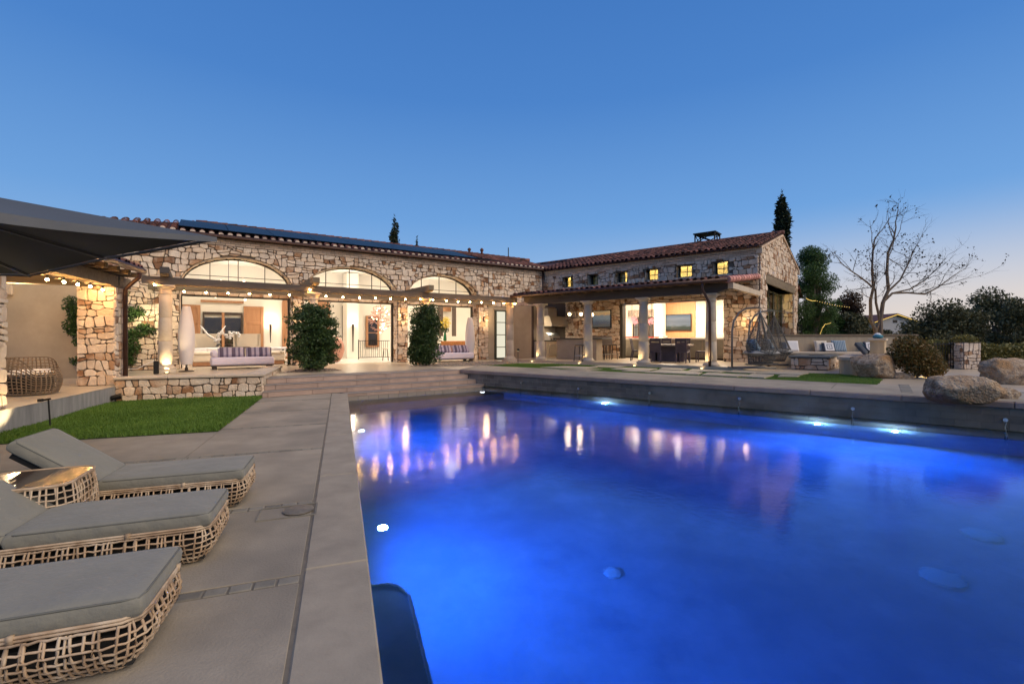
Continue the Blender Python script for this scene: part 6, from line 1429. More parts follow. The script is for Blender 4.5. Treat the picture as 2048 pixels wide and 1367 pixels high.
# ------------------------------------------------------------------ dining set on the terrace
def at_floor(px, py): v = FR.l(gp(px, py, COV)); return v.x, v.y
dx_, dy_ = at_floor(1338, 722); dt = thing("dining_table", FR.at(dx_, dy_, COV, 12), "dark square dining table on a blocky pedestal on the terrace", "dining table")
PURP = pm("dark_plum_wood", (.085, .065, .085), (.06, .047, .062), 4, .45); TOPW = pm("weathered_table_top", (.26, .21, .185), (.19, .155, .14), 4, .5)
MB().box(-.95, .95, -.75, .75, .68, .76, .015).build("top", TOPW, dt); MB().box(-.45, .45, -.35, .35, .0, .68).build("pedestal", PURP, dt)
for s in (-1, 1): MB().box(s * .6 - .09, s * .6 + .09, -.42, .42, 0, .68, .01).build("side_leg", PURP, dt)
def chair(M_, label):
    t = thing("dining_chair", M_, label, "dining chair", "dark dining chairs round the terrace table")
    MB().box(-.23, .23, -.23, .23, .42, .48, .015).build("seat", PURP, t)
    for sx in (-1, 1):
        MB().prism_x([(-.23, 0), (-.19, 0), (-.19, .42), (-.23, .42)], sx * .21 - .02, sx * .21 + .02).build("leg", PURP, t)
        MB().prism_x([(.30, 0), (.26, 0), (.17, .42), (.17, .46), (.22, .46)], sx * .21 - .02, sx * .21 + .02).build("leg", PURP, t)
    bk = MB()
    for x0, x1, z0, z1 in ((-.23, -.16, .46, 1.02), (.16, .23, .46, 1.02), (-.16, .16, .46, .84), (-.16, .16, .90, 1.02)):
        bk.prism_x([(.17 + (z0 - .46) * .2, z0), (.21 + (z0 - .46) * .2, z0), (.21 + (z1 - .46) * .2, z1), (.17 + (z1 - .46) * .2, z1)], x0, x1)
    bk.build("backrest", PURP, t)
for dx, dy, rz, lb in ((-1.35, -.25, 95, "dining chair at the left end of the terrace table, half behind the third column"), (-.35, -1.1, 185, "dining chair with its slotted back to the pool, left of the pair in front"), (.75, -1.05, 170, "dining chair with its back to the pool, right of the pair in front"), (1.4, -.1, 265, "dining chair at the right end of the terrace table"), (-.35, 1.05, 0, "left dining chair on the house side of the terrace table"), (.5, 1.05, 0, "right dining chair on the house side of the terrace table")):
    chair(FR.at(dx_, dy_, COV, 12) @ T(dx, dy, 0, rz), lb)
# ------------------------------------------------------------------ hanging chairs, seating corner, fire pit
SLATE = pm("rope_grey", (.14, .125, .11), (.10, .09, .08), 12, .8, tint=.3)
def swing(M_, label):
    t = thing("hanging_chair", M_, label, "hanging chair", "hanging egg chairs"); 
    MB().tube([(0, 0, .03), (0, 0, 1.25), (.06, 0, 1.62), (.25, 0, 1.92), (.5, 0, 2.05), (.85, 0, 2.08), (1.0, 0, 2.05)], .032, 10).build("stand_arm", M['greymetal'], t, smooth=True)
    MB().tube([(0, .0, .03), (1.3, .32, .03)], .03, 8).tube([(0, 0, .03), (1.3, -.38, .03)], .03, 8).tube([(-.08, -.1, .03), (-.08, .1, .03)], .03, 8).build("stand_foot", M['greymetal'], t, smooth=True)
    MB().tube([(.98, 0, 2.05), (.98, 0, 1.9)], .012, 6).build("hook", M['steel'], t)
    top = Vector((.98, 0, 1.9)); q = MB(); n = 14
    rim = [Vector((.98 + .52 * math.cos(a) + .06, .46 * math.sin(a), .62 + .22 * max(0, -math.cos(a)))) for a in [2 * math.pi * k / 24 for k in range(24)]]
    bot = [Vector((.98 + .36 * math.cos(a), .32 * math.sin(a), .16)) for a in [2 * math.pi * k / 24 for k in range(24)]]
    for k in range(9):        # rope courses of the basket
        u = k / 8; q.tube([bot[i].lerp(rim[i], u) for i in range(24)] + [bot[0].lerp(rim[0], u)], .012, 5, False, float(rf_.random()))
    for i in range(0, 24, 1): q.tube([bot[i], rim[i]], .009, 4, False, float(rf_.random()))
    for i in (0, 6, 18, 21, 3, 9, 15, 12): q.tube([rim[i], rim[i].lerp(top, .55) + Vector((0, 0, .03)), top], .017, 6, False, float(rf_.random()))
    for k in range(1, 24):    # ropes closing the back and sides up to the apex
        u = k / 26; pts = [rim[i].lerp(top, u) + (Vector((0, 0, .03)) * math.sin(math.pi * u)) for i in list(range(3, 22))]; q.tube(pts, .008, 4, False, float(rf_.random()))
    q.build("rope_basket", SLATE, t)
    MB().lathe([(.33, .17), (.36, .2)], 20, (.98, 0, 0)).build("basket_base", SLATE, t)
    MB().pillow(.95, .85, .18, (1.0, 0, .52)).build("seat_cushion", M['greyfab'], t, smooth=True)
    MB().pillow(.5, .42, .2).build("pillow", BLUEST, t, Matrix.Translation((.74, 0, .78)) @ Matrix.Rotation(R_(62), 4, 'Y'), smooth=True)
p1_ = gp(1464, 736, COV); swing(TV(p1_, 0), "left one of two rope hanging chairs on curved grey stands")
p2_ = gp(1497.5, 729.5, COV); swing(TV(p2_, 0), "right one of two rope hanging chairs, nearer to the seating wall")
SL = PAT + .012
bA, bB = Vector((10.55, 19.5, 0)), Vector((16.5, 19.0, 0)); FB = Fr((bA.x, bA.y), math.degrees(math.atan2(bB.y - bA.y, bB.x - bA.x))); LB = (bB - bA).length
SEAT = pm("buff_seat_wall", (.50, .385, .26), (.41, .31, .21), 2.4, .85, .1, 60, stretch=(3, 3, .6)); 
sw = thing("seat_wall", FB.M, "long buff masonry seat wall with cap behind the fire pit", "seat wall")
MB().box(0, LB, 0, .35, SL - .3, 1.68).build("back", SEAT, sw); MB().box(-.05, LB + .05, -.05, .42, 1.68, 1.76, .012).build("cap", pm("brown_cap", (.20, .145, .095), (.16, .115, .075), 4, .8), sw)
MB().box(0, LB - 1.2, -.62, -.002, SL - .3, .95).build("seat_base", SEAT, sw); MB().box(-.02, LB - 1.15, -.68, -.003, .95, 1.05, .02).build("seat_slab", M['limestone'], sw)
rt = gp(1706, 748, SL); FT = Fr((rt.x, rt.y), math.degrees(math.atan2(.78, .62)))
sr2 = thing("seat_return", TV((rt.x, rt.y, SL), 50), "rounded end of the seat wall coming towards the pool beside a boulder", "seat wall")
nseg = 10; prof = [(-.36, 0), (.36, 0), (.36, 1.0)]
MB().prism([(3.4, -.36), (3.4, .36)] + [(.36 * math.cos(a) * 1, .36 * math.sin(a)) for a in [math.pi / 2 + math.pi * k / nseg for k in range(nseg + 1)]], -.2, .45).build("seat_base", SEAT, sr2)
MB().prism([(3.4, -.42), (3.4, .42)] + [(.42 * math.cos(a), .42 * math.sin(a)) for a in [math.pi / 2 + math.pi * k / nseg for k in range(nseg + 1)]], .451, .55).build("seat_slab", M['limestone'], sr2)
MB().box(1.2, 3.4, -.75, -.37, -.2, 1.05).build("back", SEAT, sr2); MB().box(1.15, 3.45, -.8, -.32, 1.051, 1.13, .012).build("cap", M['limestone'], sr2)
fp_ = [gp(1593, 739.5, SL), gp(1656, 740.5, SL)]; LF = 1.15; FF = Fr((fp_[1].x - .76 * LF, fp_[1].y + .649 * LF), -40.5)
fpt = thing("fire_pit", FF.M, "low rectangular stone fire pit with slate top on the patio", "fire pit"); DF = 3.0
core = MB().box(.02, LF - .02, .02, DF, SL - .2, SL + .42).build("core", M['mortar'], fpt); S_ = Stones(core, FF)
S_.add(rubble(0, LF, SL, SL + .42, .26, .2, rf_), lambda x, z, h: (x, .02 - h, z), rf_, .04); S_.add(rubble(0, DF, SL, SL + .42, .26, .2, rf_), lambda x, z, h: (LF - .02 + h, x, z), rf_, .04); S_.finish(100)
tp = MB(); tp.box(-.06, LF + .06, -.06, 1.0, SL + .421, SL + .49, .01); tp.box(-.06, LF + .06, 2.0, DF + .06, SL + .421, SL + .49, .01); tp.box(-.06, .3, 1.0, 2.0, SL + .421, SL + .49); tp.box(LF - .3, LF + .06, 1.0, 2.0, SL + .421, SL + .49); tp.build("slate_top", M['slate'], fpt); MB().box(.3, LF - .3, 1.0, 2.0, SL + .38, SL + .43).build("burner_pan", M['metal'], fpt)
def throw_pillow(M_, w, h, mat, label, motif=False):
    t = thing("throw_pillow", M_, label, "pillow"); MB().pillow(w, h, .16, (0, 0, 0), .2, 12).build("cover", mat, t, smooth=True)
    if motif:
        q = MB(); q.box(-.17, .17, -.17, .17, .0, .082); q.build("white_square", M['white'], t); q = MB()
        for a, b, c, d in ((-.1, .1, .08, .1), (-.1, .1, -.1, -.08), (-.1, -.08, -.08, .08), (.08, .1, -.08, .08), (-.02, .02, -.02, .02)): q.box(a, b, c, d, .0, .086)
        q.build("square_motif", M['navy'], t)
def on_seat(px, w, h, mat, label, motif=False, dy=-.17, tilt=74, rz=0):
    x = FB.a(px, dy); throw_pillow(FB.at(x, dy - .06, 1.05 + h * .48, rz) @ Matrix.Rotation(R_(tilt), 4, 'X'), w, h, mat, label, motif)
on_seat(1571, .46, .42, M['navy'], "dark blue pillow on the seat wall by the hanging chairs", rz=5); on_seat(1583, .5, .46, M['white'], "white pillow on the seat wall right of the hanging chairs", dy=-.24)
on_seat(1640, .5, .46, M['cream'], "cream pillow at the left of the pillow group on the seat wall"); on_seat(1676, .56, .48, BLUEST, "blue striped pillow on the seat wall"); on_seat(1655, .50, .38, M['navy'], "navy pillow with white square motif on the seat wall", True, dy=-.34, tilt=70)
on_seat(1737, .46, .42, M['navy'], "pillow with dark border on the seat wall near its right end", True, dy=-.15)
for k, (ox_, mt, lb) in enumerate(((1.15, M['navy'], "dark pillow leaning on the end of the seat wall"), (1.6, pm("grey_pillow", (.12, .13, .135), (.1, .11, .115), 4, .9), "middle grey pillow leaning on the end of the seat wall"), (1.95, M['teal'], "teal pillow leaning on the end of the seat wall"))):
    throw_pillow(TV((rt.x, rt.y, SL), 50) @ Matrix.Translation((ox_, -.15, .80)) @ Matrix.Rotation(R_(-28), 4, 'X') @ Matrix.Rotation(R_(80), 4, 'X') @ Matrix.Rotation(R_(90), 4, 'Z'), .5, .5, mt, lb)
tw = thing("towel_pile", TV((rt.x, rt.y, SL), 50) @ T(2.2, -.55, 1.13), "crumpled teal and white towels on the end of the seat wall", "towels")
MB().ball((0, 0, .06), .16, 10, 6, (1.5, 1, .5)).build("teal_towel", M['teal'], tw, smooth=True); MB().ball((.3, .02, .1), .12, 10, 6, (1.2, 1, .8)).build("white_towel", M['white'], tw, smooth=True)
# ------------------------------------------------------------------ wicker sun loungers and side table
rw = np.random.default_rng(53)
def rsq(a, b, u, e=5.0):
    "rounded rectangle outline, half sizes a and b"
    t = 2 * math.pi * u; c, s = math.cos(t), math.sin(t); return (a * math.copysign(abs(c) ** (2 / e), c), b * math.copysign(abs(s) ** (2 / e), s))
def outline(a, b, rad, n):
    "evenly spaced points of a rounded rectangle"
    P = []; L = [(a - rad, b - rad, 0), (-(a - rad), b - rad, 90), (-(a - rad), -(b - rad), 180), (a - rad, -(b - rad), 270)]
    for cx, cy_, a0 in L:
        for k in range(9): t = R_(a0 + 90 * k / 8); P.append((cx + rad * math.cos(t), cy_ + rad * math.sin(t)))
    P.append(P[0]); d = [0]
    for p, q in zip(P, P[1:]): d.append(d[-1] + math.hypot(q[0] - p[0], q[1] - p[1]))
    out = []
    for i in range(n):
        s = d[-1] * i / n; k = next(j for j in range(len(d) - 1) if d[j + 1] >= s - 1e-9); u = (s - d[k]) / max(1e-9, d[k + 1] - d[k]); out.append((P[k][0] + (P[k + 1][0] - P[k][0]) * u, P[k][1] + (P[k + 1][1] - P[k][1]) * u))
    return out
def woven(mb, a, b, rad, h, nu, rows, r, bulge, z0=.0, inset=.02, rng=rw):
    "basket of bent canes: uprights bellying outwards, hoops woven in and out"
    O = outline(a, b, rad, nu); Nn = []
    for i in range(nu):
        p, q = O[i - 1], O[(i + 1) % nu]; L = math.hypot(q[0] - p[0], q[1] - p[1]); Nn.append(((q[1] - p[1]) / L, -(q[0] - p[0]) / L))
    def bel(v): return bulge * math.sin(math.pi * (.12 + .80 * v)) - inset * (1 - v) ** 2 * 2
    for i in range(nu):
        j = rng.uniform(-.004, .004); pts = []
        for k in range(8):
            v = k / 7; o = bel(v) + (r * .7 if (i % 2) else -r * .7) * math.sin(v * math.pi * rows); pts.append((O[i][0] + Nn[i][0] * o + Nn[i][1] * j * k, O[i][1] + Nn[i][1] * o - Nn[i][0] * j * k, z0 + h * v))
        mb.tube(pts, r * rng.uniform(.85, 1.15), 5, False, float(rng.random()))
    for w_ in range(rows + 1):
        v = (w_ + .15) / (rows + .3); pts = []
        for i in range(nu + 1):
            q = i % nu; sg = 1 if (q + w_) % 2 else -1; o = bel(v) + sg * r * .75; pts.append((O[q][0] + Nn[q][0] * o, O[q][1] + Nn[q][1] * o, z0 + h * v + rng.uniform(-.003, .003)))
        mb.tube(pts, r * rng.uniform(.9, 1.1), 5, False, float(rng.random()))
def lounger():
    t = thing("sun_lounger", FP.at(0, 0, 0), "", "sun lounger", "wicker sun loungers beside the pool"); L, w = 1.86, .62
    # foot end at x = 0, head at -x; near edge y = 0
    mb = MB(); woven(mb, L / 2 - .02, w / 2 - .005, .11, .235, 138, 6, .0066, .045, 0, .035); o = mb.build("woven_base", M['wicker'], t, Matrix.Translation((-L / 2 + .03, w / 2, .012)), smooth=True)
    rim = MB(); O = outline(L / 2 - .0, w / 2 - .0, .10, 60)
    for k in range(2): rim.tube([(x, y, .245 + .016 * k) for x, y in O + O[:1]], .008, 6, False, .3 + .3 * k)
    for i in range(0, 60, 12): rim.box(O[i][0] - .012, O[i][0] + .012, O[i][1] - .014, O[i][1] + .014, .234, .275, 0, .1)
    rim.build("rim", M['wicker'], t, Matrix.Translation((-L / 2 + .03, w / 2, .012)), smooth=True)
    MB().box(-L + .12, -.02, .04, w - .04, .03, .19).build("core", M['wickdark'], t)
    cu = MB(); q = cu_box(1.14, w, .105); 
    link_mesh("seat_cushion", q, M['cushion'], t, Matrix.Translation((.035, 0, .262)))
    bk = cu_box(.72, w, .105); link_mesh("back_cushion", bk, M['cushion'], t, Matrix.Translation((-1.13, 0, .262)) @ Matrix.Rotation(R_(36), 4, 'Y'))
    MB().box(-.66, 0, .05, w - .05, -.05, -.005).build("back_frame", M['wickdark'], t, Matrix.Translation((-1.13, 0, .262)) @ Matrix.Rotation(R_(36), 4, 'Y'))
    def piping(Lc, M_):
        O = outline(Lc / 2 - .012, w / 2 - .012, .03, 48); p_ = MB(); p_.tube([(x - Lc / 2, y + w / 2, .094) for x, y in O + O[:1]], .0055, 6, False); p_.tube([(x - Lc / 2, y + w / 2, .018) for x, y in O + O[:1]], .0055, 6, False); p_.build("piping", pm("cushion_piping", (.15, .147, .128), (.13, .128, .112), 5, .85), t, M_, smooth=True)
    piping(1.14, Matrix.Translation((.035, 0, .262))); piping(.72, Matrix.Translation((-1.13, 0, .262)) @ Matrix.Rotation(R_(36), 4, 'Y'))
    for yy in (.12, w - .12): MB().tube([(-1.62, yy, .24), (-1.55, yy, .55)], .012, 6).build("back_prop", M['metal'], t)
    return t
def cu_box(L, w, h):
    "cushion: soft edges, slightly crowned top"
    nx, ny = 22, 12; V = []; Fc = []; rng = np.random.default_rng(int(L * 100))
    def P(u, v, top):
        a, b = 2 * u - 1, 2 * v - 1; ed = min(1, (1 - abs(a)) * L / 2 / .035) ; eb = min(1, (1 - abs(b)) * w / 2 / .035)
        k = (1 - (1 - ed) ** 2.4) ** .5 * (1 - (1 - eb) ** 2.4) ** .5; k = max(k, 0)
        mid = h * .5; z = mid + (h * .5 * k + .012 * (1 - a * a) * (1 - b * b) * k) * (1 if top else -1) if top else mid - h * .5 * k
        sh = 1 - .012 * (1 - k); return (-L + L * (.5 + a * sh / 2), w * (.5 + b * sh / 2), z)
    def us(n): return [0, .006, .014, .026] + [.026 + (1 - .052) * k / n for k in range(1, n)] + [.974, .986, .994, 1]
    U, Vv = us(nx), us(ny); mb = MB()
    def g(u, v, top): return P(u, v, top)
    for top in (True, False):
        vs = [P(u, v, top) for v in Vv for u in U]; m = len(U); fs = []
        for j in range(len(Vv) - 1):
            for i in range(m - 1): q = (j * m + i, j * m + i + 1, (j + 1) * m + i + 1, (j + 1) * m + i); fs.append(q if top else q[::-1])
        mb.add(vs, fs, .5)
    me = mb.mesh("cushion", True)
    import bmesh
    bm = bmesh.new(); bm.from_mesh(me); bmesh.ops.remove_doubles(bm, verts=bm.verts, dist=.0012); bm.to_mesh(me); bm.free(); me.polygons.foreach_set("use_smooth", [True] * len(me.polygons)); me.update()
    return me
LN = lounger(); LBL = ("nearest grey cushioned wicker sun lounger at the bottom left", "middle grey cushioned wicker sun lounger of the row", "farthest grey cushioned wicker sun lounger, beside the side table and lawn")
for k, (x, y, rz) in enumerate(((-1.085, .46, 0), (-1.06, 1.60, .6), (-1.055, 2.76, -.5))):
    Mx = FP.at(x, y, .0, rz)
    if k == 0: LN.matrix_world = Mx; LN["label"] = LBL[0]
    else: copy_tree(LN, Mx, None, LBL[k])
st2 = thing("side_table", FP.at(-2.40, 2.41, .0, 4), "square wicker side table with brown glass top between the loungers", "side table")
mb = MB(); woven(mb, .30, .29, .12, .50, 72, 11, .0066, .05, .01, .03); mb.build("woven_base", M['wicker'], st2, smooth=True)
MB().prism([(x * .9, y * .9) for x, y in outline(.28, .27, .10, 28)], .02, .47).build("core", M['wickdark'], st2)
rim = MB(); O = outline(.315, .305, .12, 44); rim.tube([(x, y, .515) for x, y in O + O[:1]], .010, 6, False, .6); rim.build("rim", M['wicker'], st2, smooth=True)
MB().prism(outline(.305, .295, .11, 36), .50, .518).build("glass_top", pm("bronze_glass", (.10, .065, .045), (.06, .04, .03), 2, .14, spec=.6), st2)
# ------------------------------------------------------------------ shrubs, trees, boulders, far things
rg = np.random.default_rng(67)
def on_patio(px, py, z=PAT): return gp(px, py, z)
# two clipped shrubs before the arches
b0 = gp(627, 741.5, PAT); W1 = 92 / F * b0.y; H1 = (741 - 605) / F * b0.y
def clipped(b, w, h, n, label, lean=0):
    blobs = []; k = w / 2
    for i in range(26):
        u = (i + .5) / 26; r = k * (1.0 if u < .7 else 1.0 - ((u - .7) / .3) ** 2 * .55) * (.75 if u < .06 else 1); 
        for q in range(3): a = rg.uniform(0, 6.28); rr = r * .38; blobs.append((math.cos(a) * rr + lean * u, math.sin(a) * rr, .12 + u * (h - .22), r * rg.uniform(.55, .78), r * rg.uniform(.55, .78), h * .055))
    for i in range(60): u = rg.uniform(.03, 1.0); a = rg.uniform(0, 6.28); r = k * (1.0 if u < .7 else 1.0 - ((u - .7) / .3) ** 2 * .55) * rg.uniform(.86, 1.07); blobs.append((math.cos(a) * r + lean * u, math.sin(a) * r, .1 + u * (h - .1), rg.uniform(.08, .2), rg.uniform(.08, .2), rg.uniform(.10, .26)))
    t = plant("clipped_shrub", TV(b), blobs, n, .085, M['leafdark'], label, "shrub", rg, [([(0, 0, 0), (.03, 0, h * .4), (0, .02, h * .8)], [.05, .04, .02]), ([(.12, .05, 0), (.2, 0, h * .3), (.1, .02, h * .6)], [.03, .025, .012])])
    return t
clipped(b0, W1, H1, 26000, "tall dense dark green clipped shrub at the left of the steps")
b1 = gp(852, 730.5, PAT); clipped(b1, 62 / F * b1.y, (730 - 606) / F * b1.y, 19000, "slimmer dark green clipped shrub at the right of the steps")
b2 = gp(829, 731, PAT); plant("low_shrub", TV(b2 + Vector((0, .1, 0))), [(0, 0, .5, .34, .3, .5), (.05, 0, 1.0, .28, .25, .4)], 3000, .085, M['leafvine'], "small looser shrub leaning on the left side of the right clipped shrub", "shrub", rg, [([(0, 0, 0), (0, 0, .8)], [.02, .01])])
# cypresses behind the roofs
def cypress(px, ytop, ybase, wpx, d, label, n=6000, jag=.0):
    x = (px - 1024) / F * d; zt = H - (ytop - Y0) / F * d; w = wpx / F * d / 2; b = []
    for i in range(30):
        u = i / 29; r = w * .85 * max(.12, min(1.0, ((1 - u) * zt / 1.5) ** .6)); z = u * zt * .985
        for q in range(2): b.append((rg.normal(0, r * .18), rg.normal(0, r * .18), z, r * rg.uniform(.75, 1.0), r * rg.uniform(.75, 1.0), zt / 30 * 1.25))
    plant("cypress_tree", T(x, d, 0), b, n, .30, M['leafcyp'], label, "tree", rg, [([(0, 0, 0), (0, 0, zt * .9)], [.22, .05])], asp=.35)
cypress(789, 433, 500, 22, 42, "slender cypress rising behind the long tiled roof", 5000)
cypress(834, 478, 500, 9, 50, "tiny cypress tip showing above the long roof", 2500)
cypress(1564, 385, 640, 38, 31, "tall cypress behind the gable of the side wing", 14000)
# pepper tree right of the gable
def tree(name, M_, blobs, n, size, mat, label, trunk, trunk_r, rng=rg, asp=.45, droop=.0):
    t = thing(name, M_, label, "tree"); C, O = cloud(rng, blobs, n); link_mesh("crown", leaf_mesh("crown", C, size, rng, droop, asp, O * .5), mat, t)
    mb = MB(); mb.tube(trunk, trunk_r, 8)
    for b in blobs[::2]:
        p = Vector(trunk[-1]); c = Vector(b[:3]); mb.tube([Vector(trunk[len(trunk) // 2]), p.lerp(c, .5) + Vector((0, 0, .2)), c], [trunk_r[-1] * .8, trunk_r[-1] * .5, .02], 5, False)
    mb.build("trunk", M['bark'], t); return t
def rblobs(n, w, d, z0, z1, r0, r1, top=.5):
    o = []
    for i in range(n):
        u = rg.random(); z = z0 + (z1 - z0) * u; k = (1 - max(0, u - top) / (1 - top) * .6) ; a = rg.uniform(0, 6.28); q = rg.random() ** .5
        r = rg.uniform(r0, r1); o.append((math.cos(a) * q * w * k, math.sin(a) * q * d * k, z, r, r, r * rg.uniform(.7, 1.2)))
    return o
dP = 27.0; xP = (1627 - 1024) / F * dP
tree("pepper_tree", T(xP, dP, PAT), rblobs(60, 1.15, 1.1, .6, 6.1, .32, .66, .35), 34000, .13, M['leafpep'], "green weeping pepper tree right of the gable", [(0, 0, 0), (.1, 0, 1.6), (0, 0, 3.4)], [.22, .18, .1], asp=.28, droop=1.3)
def far_tree(px, py0, py1, wpx, d, n, mat, label, size=.2, k=34, name="garden_tree", flat=.5):
    x = (px - 1024) / F * d; zt = H - (py0 - Y0) / F * d; w = wpx / F * d / 2
    tree(name, T(x, d, 0), rblobs(k, w * .82, w * .6, .6, zt - .3, w * .16, w * .34, flat), n, size, mat, label, [(0, 0, 0), (.1, 0, zt * .3), (0, 0, zt * .55)], [.2, .16, .08])
far_tree(1697, 586, 670, 100, 34, 9000, M['leafbrown'], "reddish brown leaved tree behind the seat wall", .2)
far_tree(1664, 610, 670, 60, 30, 8000, M['leafpep'], "small green tree behind the left end of the seat wall", .15)
far_tree(1705, 625, 680, 120, 30, 8000, M['leafolive'], "dark bushy tree low behind the seat wall", .18)
far_tree(1900, 612, 700, 200, 26, 17000, M['leafolive'], "broad dark olive tree behind the hedge", .17, 46)
far_tree(1990, 588, 700, 180, 30, 15000, M['leafolive'], "taller dark tree behind the hedge near the right edge", .19, 42)
far_tree(2050, 600, 700, 130, 24, 11000, M['leafolive'], "dark tree cut by the right edge of the view", .17)
far_tree(1840, 640, 690, 70, 28, 7000, M['leafolive'], "low dark bush tree right of the distant house", .15)
far_tree(1775, 655, 690, 60, 32, 4500, M['leafolive'], "low dark bush below the distant house", .15)
far_tree(2260, 590, 700, 190, 25, 9000, M['leafolive'], "dark garden tree beyond the right edge of the view", .18, 34)
# bare tree behind the seat wall
dB = 22.5; bt = thing("bare_tree", T((1756 - 1024) / F * dB, dB, PAT), "nearly leafless tree with forked trunk behind the seat wall", "tree"); tips = []; mb = MB(); tw_ = MB()
def P2(px, py, dy=0): return Vector(((px - 1756) / F * dB, dy, H - (py - Y0) / F * dB - PAT))
def grow(p, d, L, r, lev):
    pts = [p]; q = p.copy(); dd = d.copy(); n = 4
    for k in range(n): dd = (dd + Vector(rg.normal(0, .16, 3)) + Vector((0, 0, .05))).normalized(); q = q + dd * L / n; pts.append(q.copy())
    (mb if r > .02 else tw_).tube(pts, [r * (1 - .75 * k / n) for k in range(n + 1)], 5 if r > .02 else 4, False)
    if lev <= 0 or r < .004: tips.append(pts[-1]); return
    for k in range(3 if lev > 1 else 5):
        i = int(rg.integers(1, n + 1)); e = (dd + Vector(rg.normal(0, .62, 3))).normalized(); grow(pts[i], e, L * rg.uniform(.45, .72), r * .42, lev - 1)
def limb(pxs, r0, r1, lev, nb):
    pts = [P2(*p) for p in pxs]; mb.tube(pts, [r0 + (r1 - r0) * k / (len(pts) - 1) for k in range(len(pts))], 7)
    for k in range(nb):
        u = rg.uniform(.35, 1) * (len(pts) - 1); i = min(int(u), len(pts) - 2); p = pts[i].lerp(pts[i + 1], u - i); a = (pts[i + 1] - pts[i]).normalized(); grow(p, (a * .6 + Vector(rg.normal(0, .6, 3)) + Vector((0, 0, .3))).normalized(), rg.uniform(.7, 1.5), r1 * .75, lev)
    grow(pts[-1], (pts[-1] - pts[-2]).normalized(), 1.2, r1, lev)
limb([(1756, 684), (1751, 660), (1742, 640), (1741, 600), (1747, 575), (1744, 540), (1746, 500), (1749, 480)], .10, .03, 2, 9)
limb([(1752, 660), (1760, 640), (1752, 605), (1751, 580), (1735, 565), (1718, 552), (1700, 540)], .07, .025, 2, 7)
limb([(1762, 684), (1761, 640), (1766, 605), (1777, 580), (1774, 545), (1776, 505), (1787, 480), (1792, 455)], .11, .03, 2, 9)
limb([(1770, 600), (1785, 586), (1815, 585), (1850, 588), (1875, 575), (1898, 558)], .06, .022, 2, 9)
limb([(1777, 582), (1800, 560), (1815, 530), (1828, 500)], .05, .02, 2, 9); limb([(1785, 586), (1820, 578), (1850, 560), (1862, 548)], .04, .018, 2, 7)
mb.build("trunk", M['bark'], bt); tw_.build("twigs", M['twig'], bt)
tp_ = np.array([tuple(t) for t in tips]); sel = tp_[rg.random(len(tp_)) < .22]; C = np.repeat(sel, 4, 0) + rg.normal(0, .07, (len(sel) * 4, 3)); link_mesh("last_leaves", leaf_mesh("last_leaves", C, .10, rg, 0, .6), M['leafdry'], bt)
# bush, hedge, gate pillar, railing
bb = gp(1834, 756, PAT); plant("garden_bush", TV(bb), [(0, 0, .55, .6, .55, .5), (-.35, 0, .75, .45, .4, .4), (.3, 0, .35, .5, .45, .3), (-.15, .1, 1.0, .4, .4, .25), (.45, 0, .2, .35, .3, .2)], 9000, .075, M['leafbush'], "rusty green bush between the boulders at right", "bush", rg, [([(0, 0, 0), (.05, 0, .7)], [.03, .015])])
wl_ = thing("well_light", TV(gp(1856, 754, PAT)), "bright little garden spot light under the rusty bush", "garden light"); MB().lathe([(.05, 0), (.06, .08), (.05, .1)], 12).build("body", M['metal'], wl_); MB().lathe([(.045, .101), (.045, .104)], 12).build("lens", M['upl'], wl_); lamp('POINT', (0, -.08, .22), 26, (1, .72, .22), .04, parent=wl_)
dh = 17.5
def hedge(px0, px1, py0, z0, d, n, label, name="hedge"):
    x0, x1 = (px0 - 1024) / F * d, (px1 - 1024) / F * d; zt = H - (py0 - Y0) / F * d; m = n
    X = rg.uniform(0, x1 - x0, m); Yv = rg.choice([0, 1], m, p=[.75, .25]) * rg.uniform(0, .8, m) + rg.normal(0, .06, m); Z = z0 + (zt - z0) * rg.random(m) ** .85; top = rg.random(m) < .3; Z[top] = zt + rg.normal(0, .06, top.sum()) + .05 * np.sin(X[top] * 3); Yv[top] = rg.uniform(0, .8, top.sum())
    t = thing(name, T(x0, d, 0), label, "hedge"); link_mesh("foliage", leaf_mesh("foliage", np.stack([X, Yv, Z], 1), .085, rg, 0, .6), M['leafhedge'], t); MB().box(.05, x1 - x0 - .05, .12, .7, .3, zt - .08).build("inner_twigs", M['leafolive'], t)
hedge(1945, 2440, 694, -.1, dh, 30000, "clipped olive green hedge along the garden fence at right"); hedge(1868, 1908, 688, 1.0, dh + .3, 3500, "vine topped hedge above the iron fence left of the stone pillar")
x0 = (1914 - 1024) / F * dh; gpil = thing("gate_pillar", T(x0, dh - .25, PAT), "weathered stone gate pillar overgrown at the top in the hedge", "pillar"); wq = 34 / F * dh
core = MB().box(0, wq, 0, .6, -.1, 1.0).build("core", M['mortar'], gpil); FQ = Fr((x0, dh - .25), 0); S_ = Stones(core, FQ); S_.add(rubble(0, wq, 0, .98, .2, .18, rg), lambda x, z, h: (x, -h, z), rg, .03); S_.add(rubble(0, .6, 0, .98, .2, .18, rg), lambda x, z, h: (-h, .6 - x, z), rg, .03); S_.finish(60)
C, O = cloud(rg, [(wq / 2, .3, 1.08, wq * .6, .4, .22)], 900); link_mesh("creeper", leaf_mesh("creeper", C, .08, rg), M['leafhedge'], gpil)
irn = thing("iron_fence", T((1872 - 1024) / F * dh, dh + .1, PAT), "dark iron fence between the bush and the gate pillar", "fence"); wf = 42 / F * dh
q = MB(); q.box(0, wf, -.02, .02, .9, .95); q.box(0, wf, -.02, .02, .08, .12); q.build("rail", M['metal'], irn); x = .04
while x < wf: MB().box(x - .01, x + .01, -.01, .01, 0, 1.0).build("bar", M['metal'], irn); x += .1
